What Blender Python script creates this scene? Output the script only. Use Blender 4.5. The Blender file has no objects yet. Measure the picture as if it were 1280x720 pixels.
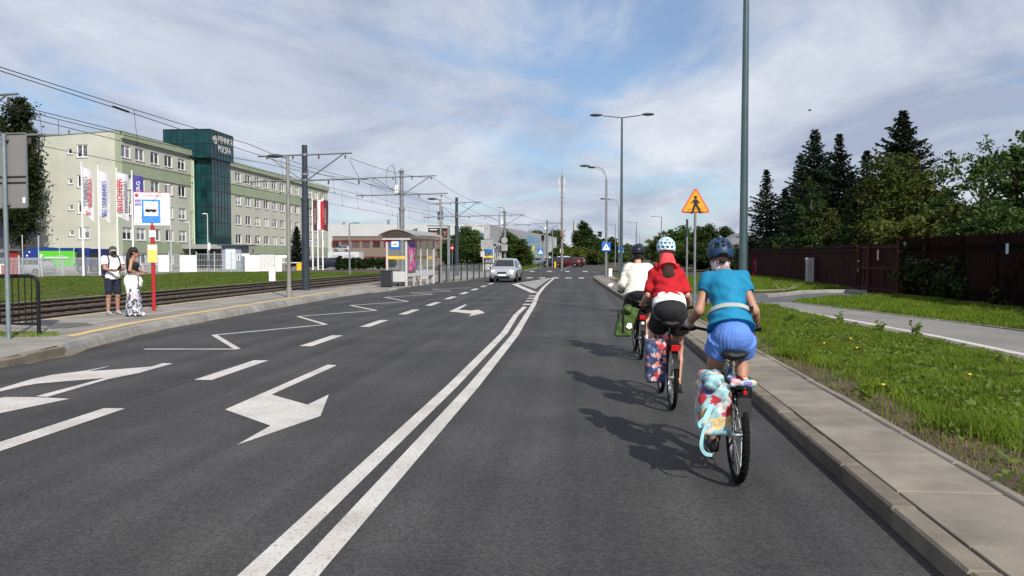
import bpy, math, random
import numpy as np
from mathutils import Vector, Matrix
from math import radians, sin, cos, pi, atan, atan2, hypot
random.seed(7); RNG = np.random.default_rng(7)
SC = bpy.context.scene
COL = SC.collection

# ---------------------------------------------------------------- camera
FPX, HCAM = 995.0, 1.66            # focal length in photo pixels, eye height
PITCH = atan(40 / FPX); YAW = atan(85 * cos(PITCH) / FPX)
cam_d = bpy.data.cameras.new('camera'); cam = bpy.data.objects.new('camera', cam_d); COL.objects.link(cam)
cam_d.sensor_width = 36; cam_d.lens = 36 * FPX / 1280; cam_d.clip_start = .05; cam_d.clip_end = 6000
cam.location = (0, 0, HCAM); cam.rotation_euler = (pi / 2 - PITCH, 0, YAW)
SC.camera = cam

# ---------------------------------------------------------------- sky and sun
SUN_TO = Vector((.485, -.875, .80)).normalized()
SUN_EL = math.asin(SUN_TO.z); SUN_AZ = atan2(SUN_TO.x, SUN_TO.y)
W = bpy.data.worlds.new('World'); SC.world = W; W.use_nodes = True
nt = W.node_tree; N = nt.nodes; L = nt.links; N.clear()
def nd(t, **k):
    n = N.new(t)
    for a, b in k.items(): setattr(n, a, b)
    return n
out = nd('ShaderNodeOutputWorld'); bg = nd('ShaderNodeBackground'); bg.inputs[1].default_value = .08
sky = nd('ShaderNodeTexSky', sky_type='NISHITA', sun_disc=False, sun_elevation=SUN_EL, sun_rotation=SUN_AZ,
         air_density=1.0, dust_density=.6, ozone_density=2.2)
tc = nd('ShaderNodeTexCoord'); sep = nd('ShaderNodeSeparateXYZ'); L.new(tc.outputs['Generated'], sep.inputs[0])
def mth(op, a, b=None, c=None):
    n = nd('ShaderNodeMath', operation=op)
    for i, v in enumerate((a, b, c)):
        if v is None: continue
        if isinstance(v, (int, float)): n.inputs[i].default_value = v
        else: L.new(v, n.inputs[i])
    return n.outputs[0]
zz = mth('ADD', mth('MAXIMUM', sep.outputs[2], 0.0), .16)
comb = nd('ShaderNodeCombineXYZ')
L.new(mth('DIVIDE', sep.outputs[0], zz), comb.inputs[0]); L.new(mth('DIVIDE', sep.outputs[1], zz), comb.inputs[1])
mp = nd('ShaderNodeMapping'); L.new(comb.outputs[0], mp.inputs[0]); mp.inputs['Rotation'].default_value = (0, 0, .5)
mp.inputs['Scale'].default_value = (1.0, .62, 1); mp.inputs['Location'].default_value = (1.75, .6, 0)
n1 = nd('ShaderNodeTexNoise'); L.new(mp.outputs[0], n1.inputs[0]); n1.inputs['Scale'].default_value = .85
n1.inputs['Detail'].default_value = 9; n1.inputs['Roughness'].default_value = .56; n1.inputs['Distortion'].default_value = .5
n2 = nd('ShaderNodeTexNoise'); L.new(mp.outputs[0], n2.inputs[0]); n2.inputs['Scale'].default_value = 1.25
n2.inputs['Detail'].default_value = 8; n2.inputs['Roughness'].default_value = .6; n2.inputs['Distortion'].default_value = .5
cr = nd('ShaderNodeValToRGB'); L.new(n1.outputs[0], cr.inputs[0])
cr.color_ramp.interpolation = 'EASE'
cr.color_ramp.elements[0].position = .345; cr.color_ramp.elements[0].color = (.17, .17, .17, 1)
cr.color_ramp.elements[1].position = .51; cr.color_ramp.elements[1].color = (.94, .94, .94, 1)
cc = nd('ShaderNodeValToRGB'); L.new(n2.outputs[0], cc.inputs[0])
cc.color_ramp.elements[0].position = .36; cc.color_ramp.elements[0].color = (4.7, 5.3, 6.9, 1)
cc.color_ramp.elements[1].position = .66; cc.color_ramp.elements[1].color = (9.2, 9.6, 10.4, 1)
mx = nd('ShaderNodeMix', data_type='RGBA'); L.new(cr.outputs[0], mx.inputs[0])
tint = nd('ShaderNodeMix', data_type='RGBA', blend_type='MULTIPLY'); tint.inputs[0].default_value = 1; L.new(sky.outputs[0], tint.inputs[6]); tint.inputs[7].default_value = (1.08, 1.25, 1.42, 1)
L.new(tint.outputs[2], mx.inputs[6]); L.new(cc.outputs[0], mx.inputs[7])
L.new(mx.outputs[2], bg.inputs[0]); L.new(bg.outputs[0], out.inputs[0])

sd = bpy.data.lights.new('sun', 'SUN'); sd.energy = 5.0; sd.angle = radians(.5); sd.color = (1, .95, .87)
sun = bpy.data.objects.new('sun', sd); COL.objects.link(sun)
sun.rotation_euler = SUN_TO.to_track_quat('Z', 'Y').to_euler(); sun.location = (20, -40, 40)

SC.view_settings.view_transform = 'Standard'; SC.view_settings.look = 'None'
SC.view_settings.gamma = 1; SC.view_settings.exposure = .12; SC.view_settings.use_curve_mapping = False
SC.cycles.max_bounces = 6; SC.cycles.transparent_max_bounces = 8; SC.cycles.use_denoising = True
SC.cycles.diffuse_bounces = 3; SC.cycles.glossy_bounces = 3; SC.cycles.caustics_reflective = False; SC.cycles.caustics_refractive = False

# ---------------------------------------------------------------- photo pixel -> place
def ray(px, py):
    d = Vector(((px - 640) / FPX, 1.0, (360 - py) / FPX))
    c, s = cos(PITCH), sin(PITCH); d = Vector((d.x, d.y * c + d.z * s, -d.y * s + d.z * c))
    c, s = cos(YAW), sin(YAW); return Vector((d.x * c - d.y * s, d.x * s + d.y * c, d.z))
EYE = Vector((0, 0, HCAM))
def G(px, py, z=0.0):                       # where a pixel's ray meets the ground at height z
    d = ray(px, py); return EYE + d * ((z - HCAM) / d.z)
def AX(px, py, X): d = ray(px, py); return EYE + d * (X / d.x)   # meets the vertical plane x = X
def AY(px, py, Y): d = ray(px, py); return EYE + d * (Y / d.y)
def ZT(px, py, P):                          # height seen at pixel, above the ground point P
    d = ray(px, py); return HCAM + d.z * hypot(P[0], P[1]) / hypot(d.x, d.y)
def DX(px, Y): return AY(px, 320, Y).x

# ---------------------------------------------------------------- materials
MATS = {}
def new_mat(name):
    m = bpy.data.materials.new(name); m.use_nodes = True; t = m.node_tree
    return m, t, t.nodes['Principled BSDF']
def M(name, col, rough=.7, metal=0, var=.12, scale=6, bump=0, bscale=40, spec=.4, detail=4, stretch=None, col2=None, coat=0, rnd=0):
    if name in MATS: return MATS[name]
    m, t, b = new_mat(name); n = t.nodes; l = t.links
    b.inputs['Roughness'].default_value = rough; b.inputs['Metallic'].default_value = metal
    b.inputs['Specular IOR Level'].default_value = spec; b.inputs['Coat Weight'].default_value = coat
    g = n.new('ShaderNodeNewGeometry')
    src = g.outputs['Position']
    if stretch:
        mp_ = n.new('ShaderNodeMapping'); mp_.inputs['Scale'].default_value = stretch; l.new(src, mp_.inputs[0]); src = mp_.outputs[0]
    nz = n.new('ShaderNodeTexNoise'); nz.inputs['Scale'].default_value = scale; nz.inputs['Detail'].default_value = detail
    l.new(src, nz.inputs['Vector'])
    r = n.new('ShaderNodeValToRGB'); l.new(nz.outputs[0], r.inputs[0])
    a = [c * (1 - var) for c in col]; c2 = [min(1, c * (1 + var)) for c in (col2 or col)]
    r.color_ramp.elements[0].position = .3; r.color_ramp.elements[0].color = (*a, 1)
    r.color_ramp.elements[1].position = .7; r.color_ramp.elements[1].color = (*c2, 1)
    if rnd:
        oi = n.new('ShaderNodeObjectInfo'); mr = n.new('ShaderNodeMapRange'); mr.inputs[3].default_value = 1 - rnd; mr.inputs[4].default_value = 1 + rnd; l.new(oi.outputs['Random'], mr.inputs[0])
        vm = n.new('ShaderNodeVectorMath'); vm.operation = 'SCALE'; l.new(r.outputs[0], vm.inputs[0]); l.new(mr.outputs[0], vm.inputs['Scale']); l.new(vm.outputs[0], b.inputs['Base Color'])
    else: l.new(r.outputs[0], b.inputs['Base Color'])
    if bump:
        nb = n.new('ShaderNodeTexNoise'); nb.inputs['Scale'].default_value = bscale; nb.inputs['Detail'].default_value = 3
        l.new(src, nb.inputs['Vector'])
        bp = n.new('ShaderNodeBump'); bp.inputs['Strength'].default_value = bump; bp.inputs['Distance'].default_value = .01
        l.new(nb.outputs[0], bp.inputs['Height']); l.new(bp.outputs[0], b.inputs['Normal'])
    MATS[name] = m; return m
def leaf_mat(name, c1, c2, trans=.35, scale=1.3):
    m, t, b = new_mat(name); n = t.nodes; l = t.links
    g = n.new('ShaderNodeTexCoord')
    nz = n.new('ShaderNodeTexNoise'); nz.inputs['Scale'].default_value = scale; nz.inputs['Detail'].default_value = 5; nz.inputs['Roughness'].default_value = .7
    l.new(g.outputs['Object'], nz.inputs['Vector'])
    r = n.new('ShaderNodeValToRGB'); l.new(nz.outputs[0], r.inputs[0])
    r.color_ramp.elements[0].position = .32; r.color_ramp.elements[0].color = (*c1, 1)
    r.color_ramp.elements[1].position = .68; r.color_ramp.elements[1].color = (*c2, 1)
    l.new(r.outputs[0], b.inputs['Base Color']); b.inputs['Roughness'].default_value = .55; b.inputs['Specular IOR Level'].default_value = .12
    tr = n.new('ShaderNodeBsdfTranslucent'); l.new(r.outputs[0], tr.inputs[0])
    ms = n.new('ShaderNodeMixShader'); ms.inputs[0].default_value = trans
    l.new(b.outputs[0], ms.inputs[1]); l.new(tr.outputs[0], ms.inputs[2]); l.new(ms.outputs[0], n['Material Output'].inputs[0])
    MATS[name] = m; return m
def glass_mat(name, tint=(.8, .85, .85), alpha=.25, rough=.03):
    m, t, b = new_mat(name); n = t.nodes; l = t.links
    b.inputs['Base Color'].default_value = (*tint, 1); b.inputs['Roughness'].default_value = rough; b.inputs['Specular IOR Level'].default_value = .6
    b.inputs['Alpha'].default_value = alpha
    MATS[name] = m; return m

# ---------------------------------------------------------------- mesh builder
class MB:
    def __init__(s): s.v = []; s.f = []
    def add(s, vs, fs):
        k = len(s.v); s.v += [tuple(v) for v in vs]; s.f += [tuple(i + k for i in f) for f in fs]; return s
    def box(s, c, d, rz=0.0, rot=None):
        hx, hy, hz = d[0] / 2, d[1] / 2, d[2] / 2
        R = rot if rot is not None else Matrix.Rotation(rz, 3, 'Z')
        vs = [Vector(c) + R @ Vector((x * hx, y * hy, z * hz)) for z in (-1, 1) for x, y in ((-1, -1), (1, -1), (1, 1), (-1, 1))]
        return s.add(vs, [(3, 2, 1, 0), (4, 5, 6, 7), (0, 1, 5, 4), (1, 2, 6, 5), (2, 3, 7, 6), (3, 0, 4, 7)])
    def bx(s, a, b): return s.box([(a[i] + b[i]) / 2 for i in range(3)], [abs(b[i] - a[i]) for i in range(3)])
    def cyl(s, p, q, r0, r1=None, n=10, caps=True):
        r1 = r0 if r1 is None else r1; p = Vector(p); q = Vector(q); d = (q - p).normalized()
        u = d.orthogonal().normalized(); w = d.cross(u)
        vs = []
        for c, r in ((p, r0), (q, r1)):
            vs += [c + (u * cos(2 * pi * i / n) + w * sin(2 * pi * i / n)) * r for i in range(n)]
        fs = [(i, (i + 1) % n, n + (i + 1) % n, n + i) for i in range(n)]
        if caps: fs += [tuple(range(n - 1, -1, -1)), tuple(range(n, 2 * n))]
        return s.add(vs, fs)
    def tube(s, pts, r, n=8, caps=True):
        pts = [Vector(p) for p in pts]; m = len(pts); rs = r if isinstance(r, (list, tuple)) else [r] * m
        vs = []; u = None
        for i, p in enumerate(pts):
            d = (pts[min(i + 1, m - 1)] - pts[max(i - 1, 0)]).normalized()
            u = d.orthogonal().normalized() if u is None else (u - d * u.dot(d)).normalized()
            w = d.cross(u)
            vs += [p + (u * cos(2 * pi * j / n) + w * sin(2 * pi * j / n)) * rs[i] for j in range(n)]
        fs = [(i * n + j, i * n + (j + 1) % n, (i + 1) * n + (j + 1) % n, (i + 1) * n + j) for i in range(m - 1) for j in range(n)]
        if caps: fs += [tuple(range(n - 1, -1, -1)), tuple(range((m - 1) * n, m * n))]
        return s.add(vs, fs)
    def prism(s, poly, z0, z1):
        n = len(poly); area = sum(poly[i][0] * poly[(i + 1) % n][1] - poly[(i + 1) % n][0] * poly[i][1] for i in range(n))
        if area < 0: poly = poly[::-1]
        vs = [(x, y, z0) for x, y in poly] + [(x, y, z1) for x, y in poly]
        return s.add(vs, [tuple(range(n - 1, -1, -1)), tuple(range(n, 2 * n))] + [(i, (i + 1) % n, n + (i + 1) % n, n + i) for i in range(n)])
    def sheet(s, poly, z):
        n = len(poly); area = sum(poly[i][0] * poly[(i + 1) % n][1] - poly[(i + 1) % n][0] * poly[i][1] for i in range(n))
        if area < 0: poly = poly[::-1]
        return s.add([(p[0], p[1], z) for p in poly], [tuple(range(n))])
    def strip(s, A, B, zA=0, zB=None):           # quads between two polylines
        zB = zA if zB is None else zB; n = len(A)
        vs = [(a[0], a[1], a[2] if len(a) > 2 else zA) for a in A] + [(b[0], b[1], b[2] if len(b) > 2 else zB) for b in B]
        fs = []
        for i in range(n - 1):
            q = (i, n + i, n + i + 1, i + 1)
            a = Vector(vs[q[1]]) - Vector(vs[q[0]]); b = Vector(vs[q[3]]) - Vector(vs[q[0]])
            fs.append(q if a.cross(b).z >= 0 else q[::-1])
        return s.add(vs, fs)
    def lathe(s, prof, c=(0, 0, 0), n=16, axis='Z'):
        vs = []; m = len(prof)
        for r, z in prof:
            for j in range(n):
                x, y = r * cos(2 * pi * j / n), r * sin(2 * pi * j / n)
                p = {'Z': (x, y, z), 'X': (z, x, y), 'Y': (y, z, x)}[axis]
                vs.append((p[0] + c[0], p[1] + c[1], p[2] + c[2]))
        return s.add(vs, [(i * n + j, i * n + (j + 1) % n, (i + 1) * n + (j + 1) % n, (i + 1) * n + j) for i in range(m - 1) for j in range(n)])
    def ball(s, c, r, n=12, m=8):
        r = r if isinstance(r, (tuple, list)) else (r, r, r)
        vs = []
        for i in range(m + 1):
            a = pi * i / m
            vs += [(c[0] + r[0] * sin(a) * cos(2 * pi * j / n), c[1] + r[1] * sin(a) * sin(2 * pi * j / n), c[2] - r[2] * cos(a)) for j in range(n)]
        return s.add(vs, [(i * n + j, i * n + (j + 1) % n, (i + 1) * n + (j + 1) % n, (i + 1) * n + j) for i in range(m) for j in range(n)])
    def cham(s, x0, x1, y0, y1, z0, z1, e=.012):  # block with chamfered top edge
        vs = [(x0, y0, z0), (x1, y0, z0), (x1, y1, z0), (x0, y1, z0), (x0, y0, z1 - e), (x1, y0, z1 - e), (x1, y1, z1 - e), (x0, y1, z1 - e),
              (x0 + e, y0 + e, z1), (x1 - e, y0 + e, z1), (x1 - e, y1 - e, z1), (x0 + e, y1 - e, z1)]
        fs = [(0, 1, 5, 4), (1, 2, 6, 5), (2, 3, 7, 6), (3, 0, 4, 7), (4, 5, 9, 8), (5, 6, 10, 9), (6, 7, 11, 10), (7, 4, 8, 11), (8, 9, 10, 11)]
        return s.add(vs, fs)
    def mesh(s, name, smooth=False):
        me = bpy.data.meshes.new(name); me.from_pydata(s.v, [], s.f); me.update()
        if smooth: shade(me)
        return me
def shade(me, angle=38):
    me.polygons.foreach_set('use_smooth', [True] * len(me.polygons))
    try: me.set_sharp_from_angle(angle=radians(angle))
    except Exception: pass
def link(name, me, mat=None, parent=None, loc=None, rz=None):
    o = bpy.data.objects.new(name, me); COL.objects.link(o)
    if me is not None and mat is not None and not me.materials: me.materials.append(mat)
    if parent is not None: o.parent = parent
    if loc is not None: o.location = loc
    if rz is not None: o.rotation_euler = (0, 0, rz)
    return o
def ob(name, mb, mat, parent=None, smooth=False, loc=None, rz=None): return link(name, mb.mesh(name, smooth), mat, parent, loc, rz)
def tag(o, label, cat, group=None):
    o['label'] = label; o['category'] = cat
    if group: o['group'] = group
    return o
def thing(name, label, cat, loc=(0, 0, 0), rz=0, group=None):
    o = link(name, None, None, None, loc, rz); o.empty_display_size = .2
    return tag(o, label, cat, group)
def struct(name, mb, mat, smooth=False):
    o = ob(name, mb, mat, None, smooth); o['kind'] = 'structure'; return o
def stuff(o): o['kind'] = 'stuff'; return o
KIDS = {}
def dup(root, loc, rz=0, label=None, group=None, scale=None):
    def cp(o, par):
        c = o.copy(); COL.objects.link(c); c.parent = par
        for ch in list(o.children): cp(ch, c)
        return c
    r = cp(root, None); r.location = loc; r.rotation_euler = (0, 0, rz)
    if scale: r.scale = (scale,) * 3 if isinstance(scale, (int, float)) else scale
    if label: r['label'] = label
    if group: r['group'] = group
    return r
def np_mesh(name, V, F, mat=None, smooth=False):
    me = bpy.data.meshes.new(name); V = np.asarray(V, np.float32); F = np.asarray(F, np.int32); k = F.shape[1]
    me.vertices.add(len(V)); me.vertices.foreach_set('co', V.ravel())
    me.loops.add(F.size); me.loops.foreach_set('vertex_index', F.ravel())
    me.polygons.add(len(F)); me.polygons.foreach_set('loop_start', np.arange(0, F.size, k, dtype=np.int32))
    me.polygons.foreach_set('loop_total', np.full(len(F), k, np.int32)); me.update(calc_edges=True)
    if smooth: me.polygons.foreach_set('use_smooth', np.ones(len(F), bool))
    if mat: me.materials.append(mat)
    return me
def text_mesh(body, size, extrude=.01, align='LEFT', bold=0):
    cu = bpy.data.curves.new('t', 'FONT'); cu.body = body; cu.size = size; cu.extrude = extrude; cu.align_x = align; cu.offset = bold
    cu.resolution_u = 2
    o = bpy.data.objects.new('t', cu); COL.objects.link(o)
    dg = bpy.context.evaluated_depsgraph_get(); me = bpy.data.meshes.new_from_object(o.evaluated_get(dg))
    bpy.data.objects.remove(o); bpy.data.curves.remove(cu); me.materials.clear(); return me
def text_part(name, body, size, mat, parent, origin, xdir, ydir, extrude=.01, align='LEFT', bold=0, width=None):
    me = text_mesh(body, size, extrude, align, bold); x = Vector(xdir).normalized(); y = Vector(ydir).normalized(); z = x.cross(y)
    xs = [v.co.x for v in me.vertices]; k = 1 if not width else width / max(1e-6, (max(xs) - min(xs)))
    R = Matrix((x, y, z)).transposed()
    for v in me.vertices: v.co = Vector(origin) + R @ Vector((v.co.x * k, v.co.y, v.co.z))
    return link(name, me, mat, parent)

# ---------------------------------------------------------------- palette
white_paint = M('white_paint', (.74, .74, .72), .5, var=.05)
grey_steel = M('grey_steel', (.22, .24, .25), .42, metal=.55, var=.12, scale=3)
galv = M('galvanised', (.24, .255, .265), .45, metal=.5, var=.15, scale=5)
dark_steel = M('dark_steel', (.035, .045, .06), .45, metal=.2, var=.15)
black_plastic = M('black_plastic', (.010, .010, .011), .55, var=.2, spec=.2)
rubber = M('rubber', (.008, .008, .008), .85, var=.25, scale=30, spec=.12)
chrome = M('bright_metal', (.55, .55, .55), .25, metal=1, var=.1)
teal_steel = M('teal_grey_steel', (.10, .15, .155), .32, metal=.6, var=.1, scale=3)
dark_win = M('window_glass_dark', (.025, .033, .04), .06, var=.3, scale=.7, spec=.6)
red_paint = M('red_paint', (.42, .02, .025), .45, var=.1)
blue_sign = M('sign_blue', (.02, .14, .52), .4, var=.05)
white_sign = M('sign_white', (.82, .82, .82), .45, var=.03)
yellow_paint = M('yellow_paint', (.75, .5, .06), .55, var=.08)
clear_glass = glass_mat('clear_glass', (.25, .3, .3), .10)
# ================================================================ GROUND AND ROAD
def interp(tab, y):
    if y <= tab[0][0]: return tab[0][1]
    for (a, b), (c, d) in zip(tab, tab[1:]):
        if y <= c: return b + (d - b) * (y - a) / (c - a)
    return tab[-1][1]
KR = [(-8, 1.86), (4, 1.89), (9, 1.97), (15, 2.02), (21, 1.98), (28, 1.76), (35, 1.5), (46, 1.2), (61, .92)]       # right kerb face
KL = [(-8, -8.4), (10.9, -8.5), (12.6, -8.58), (14, -8.95), (17, -9.42), (23.6, -9.62), (31.8, -9.74), (34.6, -9.45), (36.2, -8.85), (41, -9.0), (47, -8.65), (53, -7.75), (60, -6.95), (64, -6.6)]
def kr(y): return interp(KR, y)
def kl(y): return interp(KL, y)

def asphalt(name, base, dark, patch=.12):
    m, t, b = new_mat(name); n = t.nodes; l = t.links
    g = n.new('ShaderNodeNewGeometry'); P = g.outputs['Position']
    def noise(scale, detail=3, stretch=None, rough=.5):
        src = P
        if stretch:
            mp_ = n.new('ShaderNodeMapping'); mp_.inputs['Scale'].default_value = stretch; l.new(P, mp_.inputs[0]); src = mp_.outputs[0]
        z = n.new('ShaderNodeTexNoise'); z.inputs['Scale'].default_value = scale; z.inputs['Detail'].default_value = detail; z.inputs['Roughness'].default_value = rough
        l.new(src, z.inputs['Vector']); return z.outputs[0]
    def ramp(src, a, ca, b_, cb):
        r = n.new('ShaderNodeValToRGB'); l.new(src, r.inputs[0])
        r.color_ramp.elements[0].position = a; r.color_ramp.elements[0].color = (*ca, 1)
        r.color_ramp.elements[1].position = b_; r.color_ramp.elements[1].color = (*cb, 1); return r.outputs[0]
    def mul(a, b_, f=1.0):
        x = n.new('ShaderNodeMix'); x.data_type = 'RGBA'; x.blend_type = 'MULTIPLY'; x.inputs[0].default_value = f
        l.new(a, x.inputs[6]); l.new(b_, x.inputs[7]); return x.outputs[2]
    c = ramp(noise(.55, 5), .35, dark, .65, base)                                      # broad worn areas
    c = mul(c, ramp(noise(1.0, 4, (2.2, .05, 1)), .35, (1 - patch,) * 3, .65, (1 + patch * .3,) * 3))   # tyre tracks along the road
    v = n.new('ShaderNodeTexVoronoi'); v.inputs['Scale'].default_value = 62; l.new(P, v.inputs['Vector'])
    sp = n.new('ShaderNodeSeparateColor'); l.new(v.outputs['Color'], sp.inputs[0])
    c = mul(c, ramp(sp.outputs[0], .0, (.62, .62, .62), 1., (1.45, 1.42, 1.38)), .85)      # grit
    c = mul(c, ramp(noise(240, 1), .3, (.75,) * 3, .75, (1.25,) * 3))
    v2 = n.new('ShaderNodeTexVoronoi'); v2.inputs['Scale'].default_value = 2.1; l.new(P, v2.inputs['Vector'])
    c = mul(c, ramp(v2.outputs['Distance'], .03, (.72, .72, .72), .075, (1, 1, 1)), .55)     # small oil drops
    v3 = n.new('ShaderNodeTexVoronoi'); v3.inputs['Scale'].default_value = 9; l.new(P, v3.inputs['Vector'])
    c = mul(c, ramp(v3.outputs['Distance'], .015, (2.2, 2.1, 2.0), .05, (1, 1, 1)), .5)       # pale chips
    l.new(c, b.inputs['Base Color']); b.inputs['Roughness'].default_value = .78; b.inputs['Specular IOR Level'].default_value = .3
    bp = n.new('ShaderNodeBump'); bp.inputs['Strength'].default_value = .5; bp.inputs['Distance'].default_value = .006
    l.new(noise(170, 2), bp.inputs['Height']); l.new(bp.outputs[0], b.inputs['Normal'])
    MATS[name] = m; return m
road_m = asphalt('asphalt_worn', (.064, .0625, .0615), (.043, .0425, .0425), .3)
road_new = asphalt('asphalt_dark', (.040, .040, .042), (.034, .034, .036), .05)
path_m = asphalt('asphalt_path', (.225, .215, .20), (.185, .18, .17), .05)
drive_m = asphalt('asphalt_drive', (.11, .115, .125), (.09, .095, .10), .05)
mark_m, _t, _b = new_mat('road_paint')
_n = _t.nodes; _g = _n.new('ShaderNodeNewGeometry')
_z = _n.new('ShaderNodeTexNoise'); _z.inputs['Scale'].default_value = 45; _z.inputs['Detail'].default_value = 5; _t.links.new(_g.outputs[0], _z.inputs['Vector'])
_r = _n.new('ShaderNodeValToRGB'); _t.links.new(_z.outputs[0], _r.inputs[0])
_r.color_ramp.elements[0].position = .30; _r.color_ramp.elements[0].color = (.26, .25, .24, 1)
_r.color_ramp.elements[1].position = .46; _r.color_ramp.elements[1].color = (.55, .525, .49, 1)
_z2 = _n.new('ShaderNodeTexNoise'); _z2.inputs['Scale'].default_value = 1.7; _z2.inputs['Detail'].default_value = 6; _t.links.new(_g.outputs[0], _z2.inputs['Vector'])
_r2 = _n.new('ShaderNodeValToRGB'); _t.links.new(_z2.outputs[0], _r2.inputs[0])
_r2.color_ramp.elements[0].position = .3; _r2.color_ramp.elements[0].color = (.78, .76, .74, 1); _r2.color_ramp.elements[1].position = .6; _r2.color_ramp.elements[1].color = (1, 1, 1, 1)
_m = _n.new('ShaderNodeMix'); _m.data_type = 'RGBA'; _m.blend_type = 'MULTIPLY'; _m.inputs[0].default_value = 1
_t.links.new(_r.outputs[0], _m.inputs[6]); _t.links.new(_r2.outputs[0], _m.inputs[7]); _t.links.new(_m.outputs[2], _b.inputs['Base Color']); _b.inputs['Roughness'].default_value = .7

soil_m = M('verge_soil', (.060, .045, .028), .95, var=.4, scale=1.6, bump=1, bscale=30, col2=(.068, .055, .03), detail=10)
dirt_m = M('bare_earth', (.10, .068, .045), .95, var=.35, scale=5, bump=1, bscale=40, detail=8)
conc = M('paving_concrete', (.20, .175, .142), .85, var=.24, scale=2.6, bump=.35, bscale=90, detail=8, rnd=.13)
conc2 = M('kerb_concrete', (.16, .136, .106), .88, var=.28, scale=3.2, bump=.45, bscale=80, detail=8, rnd=.1)
conc3 = M('kerb_grey', (.25, .24, .22), .88, var=.22, scale=3.2, bump=.5, bscale=60, detail=8, rnd=.12)
plat_m = M('platform_paving', (.225, .207, .183), .9, var=.28, scale=1.1, bump=.3, bscale=60, detail=8)
ballast_m = M('ballast', (.075, .06, .046), .95, var=.45, scale=14, bump=1.4, bscale=28, detail=6)
rail_m = M('rail_steel', (.06, .04, .03), .5, metal=.6, var=.3, scale=8)
yellow_line = M('yellow_line', (.55, .40, .16), .75, var=.2, scale=12)

# one sheet to the horizon
struct('ground', MB().sheet([(-3000, -60), (3000, -60), (3000, 5000), (-3000, 5000)], -.06), soil_m)
# carriageway, then the crossing and the road beyond it
ys = [-8 + i * 1.0 for i in range(73)]
road = struct('road', MB().strip([(kl(y) - .02, y) for y in ys], [(kr(y) + .02, y) for y in ys], 0), road_m)
struct('road_junction', MB().sheet([(-8, 62.5), (16, 62.5), (16, 84), (-8, 88)], -.004), road_new)
far = [(64, -6.9, 1.6), (88, -7.0, 2.4), (130, -6.2, 3.4), (220, -3.0, 6.0), (420, 6, 16), (900, 24, 36)]
struct('road_beyond', MB().strip([(a, y) for y, a, b in far], [(b, y) for y, a, b in far], -.002), road_m)

def mark(poly, z=.005, name='road_marking'):
    return ob(name, MB().sheet([(p[0], p[1]) for p in poly], z), mark_m, road)
def mline(pts, w, z=.005, name='road_marking'):
    pts = [Vector((p[0], p[1])) for p in pts]; A, B = [], []
    for i, p in enumerate(pts):
        d = (pts[min(i + 1, len(pts) - 1)] - pts[max(i - 1, 0)]).normalized(); n_ = Vector((-d.y, d.x)) * w / 2
        A.append(p + n_); B.append(p - n_)
    return ob(name, MB().strip([tuple(a) for a in A], [tuple(b) for b in B], z), mark_m, road)
for k in range(-1, 11):                                              # dashed lane line
    y0 = 10.2 + 4.0 * k; xc = -5.02 - max(0, y0 - 24) * .012
    ob('lane_dash', MB().sheet([(xc - .12, y0), (xc + .12, y0), (xc + .12 - .02, y0 + 2), (xc - .12 - .02, y0 + 2)], .005), mark_m, road)
mline([(-1.70, 0), (-1.69, 4.1), (-1.62, 10), (-1.62, 17)] + [tuple(G(x, y)[:2]) for x, y in ((645, 394), (656, 383.5))], .145, name='centre_line')
mline([(-1.43, 0), (-1.42, 4.1), (-1.35, 10), (-1.355, 16.5)] + [tuple(G(x, y)[:2]) for x, y in ((660, 392), (667, 381), (672, 368.5), (680, 358.5), (692, 348.2))], .155, name='centre_line')
for x, y in ((659, 380.6), (661.6, 376.4), (663.6, 373), (665.4, 370)):
    g = G(x, y); ob('centre_dash', MB().sheet([(g.x - .14, g.y - .34), (g.x + .14, g.y - .34), (g.x + .14, g.y + .34), (g.x - .14, g.y + .34)], .005), mark_m, road)
tri = [G(668.5, 366.2), G(643.5, 355.4), G(691, 347.7)]
isl = [tri[0] * .76 + tri[1] * .12 + tri[2] * .12, tri[1] * .8 + tri[0] * .1 + tri[2] * .1, tri[2] * .86 + tri[0] * .07 + tri[1] * .07]
ob('island_infill', MB().sheet([tuple(p[:2]) for p in isl], .009), M('island_paving', (.27, .26, .235), .9, var=.15, scale=8), road)
mline([tri[0][:2], tri[1][:2]], .34, .0065, 'island_line'); mline([tri[1][:2], tri[2][:2]], .3, .008, 'island_line')
def pxpoly(pts, ox, oy, s): return [tuple(G(ox + x / s, oy + y / s)[:2]) for x, y in pts]
mark(pxpoly([(612, 283), (643, 285), (425, 383), (545, 417), (616, 383), (588, 455), (308, 552), (422, 487), (270, 433)], 180, 350, 2.6667), name='turn_arrow')
mark(pxpoly([(133, 390), (153, 391), (82, 432), (190, 437), (243, 430), (296, 455), (168, 484), (188, 464), (8, 444)], 560, 320, 6.4), name='turn_arrow')
mark(pxpoly([(1083, 76), (1152, 78), (925, 142), (735, 180), (690, 176), (245, 213), (160, 228), (0, 266), (-250, 320), (-260, 306), (0, 246), (215, 182), (345, 155), (565, 127), (738, 94), (700, 105), (585, 130), (760, 119), (1010, 99)], 0, 440, 5.3333), name='turn_arrow')
mark(pxpoly([(690, 178), (735, 179), (315, 302), (238, 298)], 0, 440, 5.3333), .0055, name='arrow_shaft')
mark(pxpoly([(30, 303), (225, 303), (465, 314), (0, 411), (-300, 470), (-260, 360)], 0, 440, 5.3333), .005, name='arrow_head')
zz_ = pxpoly([(0, 231), (312, 231), (234, 184), (606, 149), (514, 122), (774, 102), (688, 85), (880, 72), (803, 58), (962, 48), (888, 43), (1022, 37), (960, 31), (1090, 26)], 180, 350, 2.6667)
for a, b in zip(zz_, zz_[1:]): mline([a, b], .115, .005 + .0006 * (zz_.index(a) % 2), 'bus_zigzag')
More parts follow.
